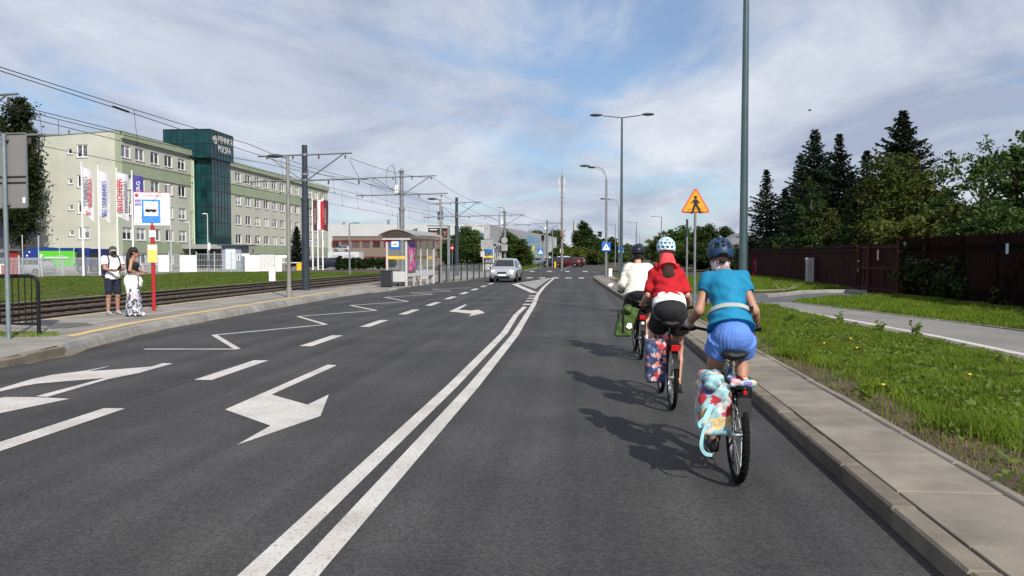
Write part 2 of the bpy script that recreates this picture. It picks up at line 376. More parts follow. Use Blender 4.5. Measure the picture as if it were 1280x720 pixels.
for i in range(8):                                                   # zebra
    x = -6.0 + i * .98
    ob('zebra_bar', MB().sheet([(x, 59.2), (x + .45, 59.2), (x + .45, 61.6), (x, 61.6)], .005), mark_m, road)
for i in range(4):
    x = -5.4 + i * 1.9
    ob('zebra_bar', MB().sheet([(x, 84), (x + .5, 84), (x + .5, 88), (x, 88)], .004), mark_m, road)
for a, b in ((92, 97), (103, 108), (114, 119), (125, 130), (140, 146), (155, 161)):
    x = interp([(y, (p + q) / 2) for y, p, q in far], a); mline([(x, a), (x + .1, b)], .16, .006, 'lane_dash')
mline([(-6.3, 90), (-5.6, 130), (-2.4, 220)], .2, .006, 'edge_line')
# darker sealed cracks / patch across the lanes
seal_m = M('crack_sealant', (.03, .03, .031), .6, var=.2)
def seal(pts, w, i):
    pts = [Vector((p[0], p[1])) for p in pts]; A = []; B = []; R = random.Random(i)
    for k in range(len(pts) - 1):
        for j in range(6):
            p = pts[k].lerp(pts[k + 1], j / 6); d = (pts[k + 1] - pts[k]).normalized(); n_ = Vector((-d.y, d.x))
            p = p + n_ * R.uniform(-.02, .02); A.append(tuple(p + n_ * w * R.uniform(.3, .6))); B.append(tuple(p - n_ * w * R.uniform(.3, .6)))
    ob('crack_seal', MB().strip(A, B, .003), seal_m, road)
seal([G(676, 378), G(715, 386), G(765, 392)], .16, 3)
seal([G(0, 550), G(240, 476), G(380, 428)], .035, 4); 
seal([G(600, 375), G(622, 375.3)], .3, 6); seal([G(694, 376), G(716, 376)], .25, 7)

gy = [11.5 + i * .5 for i in range(46)]
ob('gutter_dirt', MB().strip([(kl(y) - .01, y) for y in gy], [(kl(y) + .10 + .04 * sin(y * 3.1) + .03 * sin(y * 7.7), y) for y in gy], .003), M('gutter_sand', (.16, .12, .085), .95, var=.3, scale=9), road)
# ---------------------------------------------------------------- right: kerb, slab strip, edging, verge, cycle path
KT = .125
kerb = struct('kerb', MB().strip([(kr(y) + .03, y) for y in ys], [(kr(y) + .17, y) for y in ys], .02), conc2)
pave = struct('pavement', MB().strip([(kr(y) + .16, y) for y in ys], [(kr(y) + .98, y) for y in ys], KT - .05), M('joint_sand', (.05, .043, .035), .95, var=.2))
kme = MB().cham(0, .155, .005, .995, -.05, KT, .016).mesh('kerb_stone'); kme.materials.append(conc2)
sme = [MB().cham(0, .655, .007, l_ - .007, 0, .06, .004).mesh('slab') for l_ in (1.0,)][0]; sme.materials.append(conc)
eme = MB().cham(0, .085, .003, .997, -.1, .105, .014).mesh('edging_stone'); eme.materials.append(conc)
def run(me, name, parent, off, z, y0, y1, f, jit=.004, step=1.0):
    R = random.Random(name); y = y0
    while y < y1:
        xa, xb = f(y), f(y + step); a = atan2(xa - xb, step)
        o = link(name, me, None, parent, (xa + off + R.uniform(-jit, jit) * .6, y, z + R.uniform(-jit, jit)), a)
        o.rotation_euler = (R.uniform(-jit, jit) * .6, R.uniform(-jit, jit) * 1.2, a); y += step
run(kme, 'kerb_stone', kerb, 0, 0, 0, 61, kr)
run(sme, 'slab', pave, .168, KT - .062, .35, 60, kr)
run(eme, 'edging_stone', pave, .835, KT - .098, .1, 60, kr)
VZ = .10
def vx(y): return kr(y) + .90
vy = [-8, 0, 4, 9, 15, 21, 25.5]
PATH_L = [(-4, 6.75), (6, 6.62), (12.3, 6.47), (19.4, 5.95), (26, 5.9), (30, 5.9)]
PATH_R = [(-4, 10.2), (6, 9.9), (17.4, 9.19), (26.6, 7.2), (28, 7.0), (30, 7.0)]
verge = struct('verge', MB().strip([(vx(y), y) for y in vy], [(60, y) for y in vy], VZ), soil_m)
# driveway to the gate and the grass beyond it
dr0, dr1 = 25.5, 32.0
def px2(x, y, z=VZ): return tuple(G(x, y, z)[:2])
struct('driveway', MB().sheet([(1.9, 25.5), (7, 27.6), (9.6, 31.3), (13.4, 36.0), (13.6, 40.8), (11.2, 36.2), (6.0, 33.0), (1.6, 33.5)], VZ + .006), drive_m)
vy2 = [25.5, 28, 35, 46, 55]
struct('verge_far', MB().strip([(vx(y), y) for y in vy2], [(60, y) for y in vy2], VZ - .001), soil_m)
struct('verge_corner', MB().sheet([(2.6, 55), (60, 55), (60, 64), (6, 64), (3.2, 62)], VZ - .002), soil_m)
struct('pavement_corner', MB().sheet([(1.0, 54), (2.7, 54), (3.3, 62), (6, 64), (2.5, 64.0), (1.2, 63.2), (.95, 61)], VZ + .003), conc)
struct('verge_beyond', MB().sheet([(3.3, 88), (400, 88), (600, 900), (38, 900), (17, 420), (7, 220), (4.4, 130)], .05), soil_m)
pth = struct('cycle_path', MB().strip([(x, y) for y, x in [(y_, interp(PATH_L, y_)) for y_ in (-4, 2, 6, 9, 12, 15, 19, 23, 27, 29)]],
             [(interp(PATH_R, y_), y_) for y_ in (-4, 2, 6, 9, 12, 15, 19, 23, 27, 29)], VZ + .004), path_m)
pl = [G(1340, 457.5, VZ), G(1280, 443.7, VZ), G(1168, 420.2, VZ), G(1088, 405.2, VZ), G(1020, 393, VZ), G(969, 384.8, VZ)]
ob('path_line', MB().strip([(p.x - .1, p.y) for p in pl], [(p.x + .1, p.y) for p in pl], VZ + .009), mark_m, pth)
eme2 = MB().cham(0, .06, .003, .997, -.05, .03, .008).mesh('path_edging'); eme2.materials.append(conc3)
run(eme2, 'path_edging', pth, -.06, VZ, 6, 27, lambda y: interp(PATH_L, y)); run(eme2, 'path_edging', pth, 0, VZ, 8, 27, lambda y: interp(PATH_R, y))
dk = [px2(955, 372), px2(985, 369.4), px2(1000, 367), px2(1030, 366), px2(1060, 366), px2(1085, 367)]
kd = struct('driveway_kerb', MB().sheet([(7.2, 33.2), (7.3, 33.2), (7.3, 33.3)], VZ), conc3)
for (a, b) in zip(dk, dk[1:]):
    n_ = max(1, int(hypot(b[0] - a[0], b[1] - a[1]) / 1.0)); 
    for i in range(n_):
        p = Vector(a).lerp(Vector(b), i / n_); q = Vector(a).lerp(Vector(b), (i + 1) / n_); L_ = (q - p).length
        me_ = MB().cham(0, .15, .004, L_ - .004, -.03, .14, .02).mesh('kerb_stone'); me_.materials.append(conc3)
        link('kerb_stone', me_, None, kd, (p.x, p.y, VZ), atan2(-(q - p).x, (q - p).y))
# ---------------------------------------------------------------- left: pavement, platform, tracks, grass
PZ = .17
BACK = -12.7
def bk(y): return BACK + max(0, y - 34) * .03
ps = [12.6 + i * .5 for i in range(46)]
def pz(y): return PZ if y < 33.4 else (PZ - (y - 33.4) / 2.4 * (PZ - .075) if y < 35.8 else .075)
plat = struct('tram_platform', MB().strip([(bk(y), y, pz(y)) for y in ps], [(kl(y) - .13, y, pz(y)) for y in ps]), plat_m)
ob('platform_wall', MB().strip([(bk(y), y, pz(y)) for y in ps], [(bk(y) - .001, y, -.1) for y in ps]), conc3, plat)
struct('pavement_left', MB().strip([(-12.7, -8, .115), (-12.7, 10.8, .115), (-12.7, 12.62, PZ - .001)], [(-8.6, -8, .115), (-8.62, 10.8, .115), (-8.70, 12.62, PZ - .001)]), plat_m)
p3 = [35.1, 38, 41, 44, 47, 50, 53, 57, 60, 64]
struct('pavement_behind_railing', MB().strip([(bk(y) + .02, y) for y in p3], [(kl(y) - .13, y) for y in p3], .074), plat_m)
kl_ = struct('kerb_left', MB().strip([(kl(y) - .12, y) for y in ys[:71]], [(kl(y) - .02, y) for y in ys[:71]], .01), conc3)
def kstone(h, w=.16, e=.02):
    m_ = MB().cham(-w, 0, .004, .996, -.08, h, e).mesh('kerb_stone'); m_.materials.append(conc3); return m_
def kst2(h):
    m_ = MB().cham(-.16, 0, .004, .996, -.08, h, .015).mesh('kerb_stone'); m_.materials.append(conc2); return m_
run(kst2(.12), 'kerb_stone', kl_, 0, 0, 1.6, 11.5, kl, step=1.0); run(kst2(.15), 'kerb_stone', kl_, 0, 0, 11.6, 12.5, kl, step=1.0); run(kstone(.125), 'kerb_stone', kl_, 0, 0, 34.6, 35.5, kl)
bus_k = MB()
bus_k.add([(-.20, 0, -.05), (.04, 0, -.05), (-.02, 0, .10), (-.07, 0, PZ + .006), (-.20, 0, PZ + .006)] + [(-.20, .99, -.05), (.04, .99, -.05), (-.02, .99, .10), (-.07, .99, PZ + .006), (-.20, .99, PZ + .006)],
          [(0, 1, 2, 3, 4), (9, 8, 7, 6, 5), (1, 6, 7, 2), (2, 7, 8, 3), (3, 8, 9, 4)])
bk_me = bus_k.mesh('kerb_stone'); bk_me.materials.append(conc3)
run(bk_me, 'kerb_stone', kl_, 0, 0, 12.6, 34.4, kl, jit=.003)
run(kstone(.085), 'kerb_stone', kl_, 0, 0, 35.6, 63, kl)
ob('yellow_strip', MB().strip([(kl(y) - .50, y) for y in ps[3:44]], [(kl(y) - .38, y) for y in ps[3:44]], PZ + .005), yellow_line, plat) if 0 else None
yy = [14 + i * .5 for i in range(40)]
ob('yellow_strip', MB().strip([(kl(y) - .62, y) for y in yy], [(kl(y) - .40, y) for y in yy], PZ + .004), yellow_line, plat)
ob('yellow_strip', MB().strip([(bk(y) + .2, y) for y in yy], [(bk(y) + .32, y) for y in yy], PZ + .004), yellow_line, plat)
ob('tactile_strip', MB().strip([(kl(y) - 1.5, y) for y in yy], [(kl(y) - 1.38, y) for y in yy], PZ + .004), M('pale_paving', (.36, .35, .33), .9), plat)
tar = [G(58, 408, PZ), G(70, 404, PZ), G(108, 403.5, PZ), G(117, 406, PZ), G(85, 410, PZ), G(66, 412, PZ)]
ob('tar_patch', MB().sheet([tuple(p[:2]) for p in tar], PZ + .006), M('tar_patch', (.1, .095, .09), .9, var=.2), plat)
# slabs of the platform, built near the camera
slab2 = MB().cham(.006, .994, .006, .494, -.03, .012, .006).mesh('slab'); slab2.materials.append(plat_m)
TC = [-14.5, -17.7]                                                    # track centres
tp = [(-8 + i * 8) for i in range(20)]
def tx(c, y): return c + max(0, y - 40) * .035
struct('trackbed', MB().strip([(-19.3 + max(0, y - 40) * .035, y) for y in tp], [(BACK + max(0, y - 34) * .03 - .01, y) for y in tp], -.03), ballast_m)
rp = [(-.035, 0), (.035, 0), (.035, -.03), (.008, -.05), (.008, -.13), (.05, -.15), (-.05, -.15), (-.008, -.13), (-.008, -.05), (-.035, -.03)]
for c in TC:
    trk = link('tram_track', None); trk['kind'] = 'structure'
    for s_ in (-.7175, .7175):
        mb = MB(); n_ = len(rp)
        vs = [(tx(c, y) + s_ + x, y, .10 + z) for y in tp for x, z in rp]
        mb.add(vs, [(i * n_ + j, i * n_ + (j + 1) % n_, (i + 1) * n_ + (j + 1) % n_, (i + 1) * n_ + j) for i in range(len(tp) - 1) for j in range(n_)])
        ob('rail', mb, rail_m, trk)
    slp = MB().cham(-1.25, 1.25, -.12, .12, -.1, 0, .02).mesh('sleeper'); slp.materials.append(M('sleeper_concrete', (.07, .055, .045), .9, var=.3, scale=10))
    for k in range(110):
        y = 14 + k * .65; link('sleeper', slp, None, trk, (tx(c, y), y, .02))
gl = [(-8, -19.0), (20, -19.0), (40, -19.0), (64, -18.4)]
struct('grass_left', MB().strip([(-46, y) for y, x in gl], [(x, y) for y, x in gl], -.01), soil_m)
struct('grass_left_kerb', MB().strip([(-19.45, -8, .06), (-19.45, 40, .06), (-18.75, 64, .06)], [(-19.3, -8, .06), (-19.3, 40, .06), (-18.6, 64, .06)]), conc3)
struct('forecourt', MB().sheet([(-200, 60), (-46, 40), (-41, 60), (-30, 96), (-16, 96), (-16, 300), (-200, 300)], -.02), M('forecourt_paving', (.2, .19, .175), .9, var=.15, scale=1))
struct('grass_far_left', MB().sheet([(-41, 63.9), (-18.6, 63.9), (-17, 78), (-37, 80)], -.012), soil_m)
struct('pavement_left_far', MB().sheet([(-16.5, 63.9), (-6.6, 63.9), (-7.0, 90), (-16.5, 90)], .07), plat_m)
struct('median_grass', MB().sheet([(-17, 90), (-7.6, 90), (-6.8, 130), (-3.6, 220), (3, 420), (-30, 420), (-24, 120)], .03), soil_m)
# ================================================================ BUILDINGS
cream = M('render_cream', (.45, .455, .385), .9, var=.08, scale=.5, detail=6)
green_band = M('render_green', (.275, .32, .215), .9, var=.07, scale=.5, detail=6)
grey_base = M('plinth_grey', (.30, .30, .28), .9, var=.08, scale=.6)
white_frame = M('window_frame_white', (.78, .78, .77), .5, var=.03)
def pane_mat(name, dark, light, thr=.62):
    m, t, b = new_mat(name); n = t.nodes; l = t.links
    o = n.new('ShaderNodeObjectInfo'); g = n.new('ShaderNodeNewGeometry')
    z = n.new('ShaderNodeTexNoise'); z.inputs['Scale'].default_value = 1.1; l.new(g.outputs[0], z.inputs['Vector'])
    a = n.new('ShaderNodeMath'); a.operation = 'ADD'; l.new(o.outputs['Random'], a.inputs[0]); l.new(z.outputs[0], a.inputs[1])
    r = n.new('ShaderNodeValToRGB'); l.new(a.outputs[0], r.inputs[0])
    r.color_ramp.elements[0].position = thr; r.color_ramp.elements[0].color = (*dark, 1)
    r.color_ramp.elements[1].position = min(1, thr + .33); r.color_ramp.elements[1].color = (*light, 1)
    l.new(r.outputs[0], b.inputs['Base Color']); b.inputs['Roughness'].default_value = .15; b.inputs['Specular IOR Level'].default_value = .3
    MATS[name] = m; return m
pane_m = pane_mat('window_pane', (.016, .020, .025), (.16, .17, .18), .85)
pane_d = pane_mat('window_pane_dark', (.018, .02, .024), (.08, .09, .10), .5)
_wm = {}; blind_m = M('window_blind', (.42, .42, .40), .8, var=.1)
def window(parent, x, zb, w, h, frame=white_frame, pane=pane_m, depth=.10, div=2, sill=True, bars=.11, org=(0, 0, 0), rz=0):
    key = (round(w, 2), round(h, 2), frame.name, pane.name, div, sill, depth)
    if key not in _wm:
        f = MB()
        for a, b in ((-w / 2, -w / 2 + bars), (w / 2 - bars, w / 2)): f.bx((a, depth, 0), (b, depth + .06, h))
        f.bx((-w / 2 + bars, depth, 0), (w / 2 - bars, depth + .06, bars)); f.bx((-w / 2 + bars, depth, h - bars), (w / 2 - bars, depth + .06, h))
        for i in range(1, div + 1 - 0):
            if i == div and div > 0: break
            xc = -w / 2 + w * i / div; f.bx((xc - bars * .7, depth, bars), (xc + bars * .7, depth + .06, h - bars))
        fm = f.mesh('window'); fm.materials.append(frame)
        pm = MB().add([(-w / 2 + .02, depth + .045, .02), (w / 2 - .02, depth + .045, .02), (w / 2 - .02, depth + .045, h - .02), (-w / 2 + .02, depth + .045, h - .02)], [(0, 1, 2, 3)]).mesh('pane'); pm.materials.append(pane)
        sm = MB().bx((-w / 2 - .08, -.09, -.07), (w / 2 + .08, depth - .002, -.004)).mesh('sill'); sm.materials.append(M('sill_metal', (.5, .5, .47), .6))
        _wm[key] = (fm, pm, sm)
    fm, pm, sm = _wm[key]
    o = link('window', fm, None, parent, Vector(org) + Matrix.Rotation(rz, 3, 'Z') @ Vector((x, 0, zb)), rz); link('pane', pm, None, o)
    if sill: link('sill', sm, None, o)
    if w > 1 and sill and random.random() < .4:
        f_ = random.choice((.25, .4, .6, .9)); s_ = random.choice((-1, 1)); half = random.random() < .5
        ob('blind', MB().add([(-w / 2 + .1 if s_ < 0 or not half else .06, depth + .044 - .003, h - .1 - (h - .2) * f_), (w / 2 - .1 if s_ > 0 or not half else -.06, depth + .044 - .003, h - .1 - (h - .2) * f_), (w / 2 - .1 if s_ > 0 or not half else -.06, depth + .041, h - .1), (-w / 2 + .1 if s_ < 0 or not half else .06, depth + .041, h - .1)], [(0, 1, 2, 3)]), blind_m, o)
    return o
def wall_holes(mb, x0, x1, z0, z1, cols, rows, t=.3):
    """a wall in the plane y 0..t with openings: cols (centre, width), rows (zb, zt)"""
    z = z0
    for zb, zt in rows:
        if zb > z: mb.bx((x0, 0, z), (x1, t, zb))
        x = x0
        for c, w in cols:
            mb.bx((x, .0, zb), (c - w / 2, t, zt)); x = c + w / 2
        mb.bx((x, 0, zb), (x1, t, zt)); z = zt
    if z1 > z: mb.bx((x0, 0, z), (x1, t, z1))
def wing(y0, y1, cols, xf, label_parts):
    """one storeyed wing facing the road (+X); returns its local parent part"""
    Ln = y1 - y0; rows = [(3.6, 5.12), (6.68, 8.2), (9.76, 11.28), (13.42, 14.94)]
    m1 = MB(); wall_holes(m1, 0, Ln, 2.0, 15.7, cols, rows); me = m1.mesh('wall'); me.materials.append(cream)
    root = link('wall', me, None, office, (xf, y0, 0), pi / 2)
    g = MB(); wall_holes(g, 0, Ln, 0, 2.0, cols, [(.55, 1.9)]); ob('plinth', g, grey_base, root)
    b = MB(); b.bx((0, -.04, 2.02), (Ln, -.001, 3.42)); ob('green_band', b, green_band, root)
    b = MB(); b.bx((0, -.12, 11.42), (Ln, -.001, 12.85)); ob('green_band', b, green_band, root)
    b = MB(); b.bx((0, -.35, 15.65), (Ln, .5, 16.45)); ob('parapet', b, green_band, root)
    b = MB(); b.bx((0, -.06, 13.0), (Ln, -.001, 13.2)); ob('string_course', b, cream, root)
    for c, w in cols:
        for zb, zt in rows: window(office, c, zb, w, zt - zb, div=2, org=(xf, y0, 0), rz=pi / 2)
        window(office, c, .55, w, 1.35, div=2, pane=pane_d, org=(xf, y0, 0), rz=pi / 2)
    return root
XF = -54.4; Y0 = 90.6; Y1 = 168.8
office = thing('office_building', 'long pale green five storey office block with rows of white windows', 'building', (0, 0, 0))
def ycol(px): return AX(px, 320, XF).y
L0, L1, R0, R1 = Y0, 108.6, 114.6, Y1
colsL = [(ycol(p) - L0, 2.0) for p in (159.8, 177, 195.6, 212.6, 229)]
colsR = [(123.4 + 3.78 * i - R0, 2.1) for i in range(12)]
wing(L0 + .285, L1, [(c - .285, w) for c, w in colsL], XF, '')
wing(R0, R1, colsR, XF, '')
core = MB().bx((-65, Y0 + .32, 0), (XF - .3, Y1, 15.6)); core.bx((-65.0, Y0 + .3, 15.6), (XF - .52, Y1, 16.2))
ob('building_core', core, M('core_dark', (.05, .05, .05), .9), office)
gw = MB()                                                            # gable wall towards the camera
gx0 = -65.0; Lg = XF - gx0 - .004
gcols = [((-60.6) - gx0, .5), ((-59.05) - gx0, 1.25)]
wall_holes(gw, 0, Lg, 0, 15.7, [(gcols[0][0], .6), (gcols[1][0], 1.4)], [(3.7, 5.1), (6.75, 8.2), (9.85, 11.3), (13.4, 14.9)])
gw.add([(0, 0, 15.7), (Lg, 0, 15.7), (Lg, 0, 16.46), (0, 0, 15.85), (0, .3, 15.7), (Lg, .3, 15.7), (Lg, .3, 16.46), (0, .3, 15.85)], [(0, 1, 2, 3), (3, 2, 6, 7), (1, 5, 6, 2)])
gable = ob('gable_wall', gw, cream, office, loc=(gx0, Y0 - .02, 0))
ob('corner_strip', MB().bx((Lg - .55, -.02, 2), (Lg + .02, -.001, 16.4)), green_band, gable)
ob('coping', MB().add([(-.1, -.08, 15.86), (Lg + .3, -.08, 16.5), (Lg + .3, .4, 16.5), (-.1, .4, 15.86), (-.1, -.08, 15.93), (Lg + .3, -.08, 16.57), (Lg + .3, .4, 16.57), (-.1, .4, 15.93)],
   [(0, 1, 5, 4), (4, 5, 6, 7), (1, 2, 6, 5), (3, 0, 4, 7)]), green_band, gable)
for zb, zt in [(3.7, 5.1), (6.75, 8.2), (9.85, 11.3), (13.4, 14.9)]:
    window(office, gcols[1][0], zb, 1.4, zt - zb, div=2, org=(gx0, Y0 - .02, 0)); window(office, gcols[0][0], zb + .4, .6, .62, div=1, org=(gx0, Y0 - .02, 0))
    ob('vent_infill', MB().bx((gcols[0][0] - .3, .003, zb), (gcols[0][0] + .3, .3, zb + .4)), cream, gable); ob('vent_infill', MB().bx((gcols[0][0] - .3, .003, zb + 1.02), (gcols[0][0] + .3, .3, zt)), cream, gable)
ob('plinth', MB().bx((0, -.03, 0), (Lg, -.001, 2.3)), grey_base, gable)
ob('downpipe', MB().cyl((.4, -.08, 2), (.4, -.08, 15.6), .06), white_frame, gable)
# glass stair tower
glass_t = M('curtain_glass', (.002, .022, .026), .10, var=.35, scale=.45, spec=.45, col2=(.004, .045, .048), detail=2)
glass_t2 = M('curtain_glass_top', (.005, .035, .040), .16, var=.25, scale=.4, spec=.4, col2=(.007, .050, .055))
mull = M('mullion_dark', (.008, .035, .038), .4, metal=.3)
tower = ob('stair_tower', MB().bx((-58, 108.62, 0), (-51.7, 114.58, 15.4)), glass_t, office)
mb = MB()
for i in range(7): z = 1.9 + i * 2.25; mb.bx((-51.72, 108.58, z), (-51.65, 114.62, z + .09)); mb.bx((-54.39, 108.56, z), (-51.72, 108.63, z + .09))
for i in range(7): y = 108.62 + i * .99; mb.bx((-51.71, y - .035, 0), (-51.66, y + .035, 15.4))
for i in range(4): x = -54.1 + i * .8; mb.bx((x - .035, 108.57, 0), (x + .035, 108.63, 15.4))
ob('mullions', mb, mull, tower)
head = ob('tower_head', MB().bx((-58.2, 107.7, 15.4), (-51.4, 115.0, 19.35)), glass_t2, office)
mb = MB()
for i in range(8): x = -58.2 + i * .971; mb.bx((x - .03, 107.65, 15.4), (x + .03, 107.71, 19.35))
for i in range(8): y = 107.7 + i * 1.043; mb.bx((-51.42, y - .03, 15.4), (-51.35, y + .03, 19.35))
for z in (17.3, 19.3): mb.bx((-58.25, 107.64, z), (-51.36, 107.69, z + .08)); mb.bx((-51.39, 107.64, z), (-51.34, 115.02, z + .08))
ob('mullions', mb, mull, head)
ob('pipe_ladder', MB().cyl((-54.2, 108.2, 2.2), (-54.2, 108.2, 15.2), .13).cyl((-54.2, 107.7, 2.2), (-54.2, 107.7, 15.2), .05).box((-54.2, 107.9, 4), (.12, .9, .1)).box((-54.2, 107.9, 8), (.12, .9, .1)).box((-54.2, 107.9, 12), (.12, .9, .1)), M('pale_green_metal', (.45, .55, .38), .5), office)
lm = M('letter_metal', (.62, .62, .6), .35, metal=.5)
text_part('lettering', 'MENNICA', 1.5, lm, head, (-51.30, 109.9, 17.75), (0, 1, 0), (0, 0, 1), .03, width=4.75)
text_part('lettering', 'POLSKA', 1.5, lm, head, (-51.30, 109.9, 16.45), (0, 1, 0), (0, 0, 1), .03, width=4.0)
lg = MB(); lg.lathe([(.62, 0), (.62, .08), (.48, .08), (.48, 0)], (-51.34, 109.0, 18.0), 20, 'X').lathe([(.34, 0), (.34, .1), (.2, .1), (.2, 0)], (-51.34, 109.0, 18.0), 16, 'X').box((-51.3, 109.0, 18.0), (.1, .12, 1.0)).box((-51.29, 109.0, 18.0), (.1, .7, .1))
ob('emblem', lg, lm, head)
ob('roof_mast', MB().cyl((-62.5, 91.4, 16), (-62.5, 91.4, 18.0), .05).cyl((-61.6, 92, 16.1), (-61.6, 92, 16.9), .12), grey_steel, office)
ob('entrance_canopy', MB().bx((-54.39, 105.0, 2.65), (-48.2, 115.6, 3.25)).cyl((-48.6, 105.4, 0), (-48.6, 105.4, 2.65), .1).cyl((-48.6, 115.2, 0), (-48.6, 115.2, 2.65), .1), M('canopy_grey', (.27, .27, .26), .7), office)
ob('roof_vents', MB().box((-56, 150, 16.6), (.6, 1.2, .8)).cyl((-57, 160, 16.2), (-57, 160, 18), .06), galv, office)

# red-windowed low brick building
bk_m = M('brick_brown', (.17, .14, .115), .9, var=.15, scale=5, stretch=(1, 1, 4))
bb = thing('brick_workshop', 'low brown brick workshop with red window frames beyond the hedge', 'building', (-47.5, 150, 0))
m = MB(); xs = [AY((a + b) / 2, 320, 150).x + 47.5 for a, b in ((414.5, 423.7), (427, 436), (440, 449.6), (453, 462), (466, 475), (480, 489), (493, 502), (506, 515))]
wall_holes(m, 0, 23, 0, 5.35, [(x, 1.45) for x in xs], [(3.25, 4.45)]); wl = ob('wall', m, bk_m, bb)
ob('red_band', MB().bx((0, -.05, 4.5), (23, -.001, 4.72)).bx((6.2, -.05, 1.35), (23, -.002, 1.55)), M('red_trim', (.17, .018, .016), .5), wl)
ob('roof', MB().bx((-.1, -.1, 5.35), (23.1, 14, 5.5)).bx((0, .3, 0), (23, 14, 5.34)), M('roof_grey', (.16, .145, .13), .9), bb)
for x in xs: window(bb, x, 3.25, 1.45, 1.2, frame=M('frame_red', (.17, .015, .015), .5), pane=pane_d, div=2, sill=False, bars=.09)
ob('garage', MB().bx((.1, -3.2, 0), (6.1, -.06, 2.45)), M('garage_white', (.5, .52, .54), .7), bb)
ob('garage_door', MB().bx((1, -3.25, 0), (2.6, -3.2, 1.9)).bx((3.4, -3.25, 0), (5.2, -3.2, 1.9)), M('garage_door', (.36, .38, .40), .6), bb)
# long pale hall and its painted side wall
hall = thing('warehouse_hall', 'long pale grey warehouse hall with painted mural on its side wall', 'building', (-64, 186, 0))
hw = M('hall_cladding', (.47, .48, .48), .6, var=.05, scale=.4, stretch=(1, 1, .1))
ob('front_wall', MB().bx((0, 0, 0), (42.5, .4, 9.0)), hw, hall)
ob('roof', MB().prism([(0, .41), (42.5, .41), (54.5, 136), (0, 136)], 8.9, 9.15), M('hall_roof', (.4, .41, .42), .7), hall)
A = Vector((42.6, 0, 0)); B = Vector((54.6, 136, 0)); dv = (B - A).normalized(); nv = Vector((dv.y, -dv.x, 0))
sw = MB().add([A, B, B + Vector((0, 0, 8.9)), A + Vector((0, 0, 9.1))], [(0, 1, 2, 3)])
ob('side_wall', sw, M('hall_side', (.30, .31, .325), .7, var=.06), hall)
mural_cols = [((.10, .28, .13), [(20, 0), (46, 0), (50, 3), (44, 6), (38, 5), (33, 8), (28, 6), (22, 7), (18, 3)]), ((.13, .30, .43), [(48, 5.2), (60, 8.0), (84, 7.6), (88, 6.4), (70, 6)]),
              ((.12, .28, .40), [(50, 4.2), (86, 3.8), (86, 5.4), (50, 5.1)]), ((.55, .48, .12), [(62, 2.4), (72, 5.2), (76, 4.9), (70, 2)]), ((.18, .36, .22), [(52, .2), (92, .2), (92, 3.2), (78, 2), (66, 3.4), (56, 2.2)]),
              ((.42, .38, .30), [(20, 7.4), (30, 8.6), (34, 7.2), (26, 6.9)]), ((.42, .44, .45), [(98, 0), (136, 0), (136, 8.6), (112, 8.6)])]
for i, (c, poly) in enumerate(mural_cols):
    ob('mural_patch', MB().add([A + dv * a + nv * (.03 + .01 * i) + Vector((0, 0, z)) for a, z in poly], [tuple(range(len(poly)))]), M('mural_%d' % i, c, .8, var=.35, scale=.45, detail=5), hall)
ob('hall_emblem', MB().add([(24.0, -.03, 7.6), (25.6, -.03, 8.3), (25.9, -.03, 7.0)], [(0, 2, 1)]), M('hall_blue', (.05, .11, .16), .6, var=.3), hall)
ob('hall_emblem', MB().add([(36.2, -.03, 4.4), (41.5, -.03, 5.0), (41.5, -.03, 7.0), (38.0, -.03, 7.4), (35.9, -.03, 8.8)], [(0, 1, 2, 3, 4)]), M('hall_blue', (.05, .11, .16), .6, var=.3), hall)
for x_, h_ in ((18, 1.4), (31, .9), (7, .8)): ob('roof_vent', MB().cyl((x_, 3, 9), (x_, 3, 9 + h_), .3), galv, hall)
# chimney / tower with blue bands seen behind the display
ch = thing('banded_chimney', 'grey and blue banded chimney rising behind the warehouse roof', 'chimney', (DX(550.5, 260), 260, 0))
ob('shaft', MB().cyl((0, 0, 0), (0, 0, 16), .85, .8, 14), M('chimney_grey', (.42, .44, .47), .8), ch, True)
for z in (13.6, 15.0): ob('band', MB().cyl((0, 0, z), (0, 0, z + .9), .9, n=14), M('chimney_blue', (.03, .07, .22), .7), ch, True)
ob('platform', MB().cyl((0, 0, 16), (0, 0, 16.3), 1.2, n=14).cyl((.7, 0, 16.3), (.7, 0, 17.6), .2), galv, ch, True)
# dark shed with yellow band at the far left
sh = thing('dark_shed', 'dark navy shed with a yellow band behind the tall left tree', 'building', (-101, 130, 0))
ob('wall', MB().bx((0, 0, 0), (12.6, 20, 9.0)), M('shed_navy', (.012, .014, .035), .6), sh)
ob('yellow_band', MB().bx((8, -.05, 5.0), (12.65, -.001, 6.6)), M('shed_yellow', (.6, .33, .03), .6), sh)
ob('grey_band', MB().bx((0, -.05, 0), (12.65, -.002, 4.9)), M('shed_grey', (.04, .042, .045), .6), sh)
for x in (6.4, 8.4): ob('flood_lamp', MB().cyl((x, -.3, 9), (x, -.3, 9.8), .05).box((x, -.5, 10.0), (.7, .25, .5)), galv, sh)
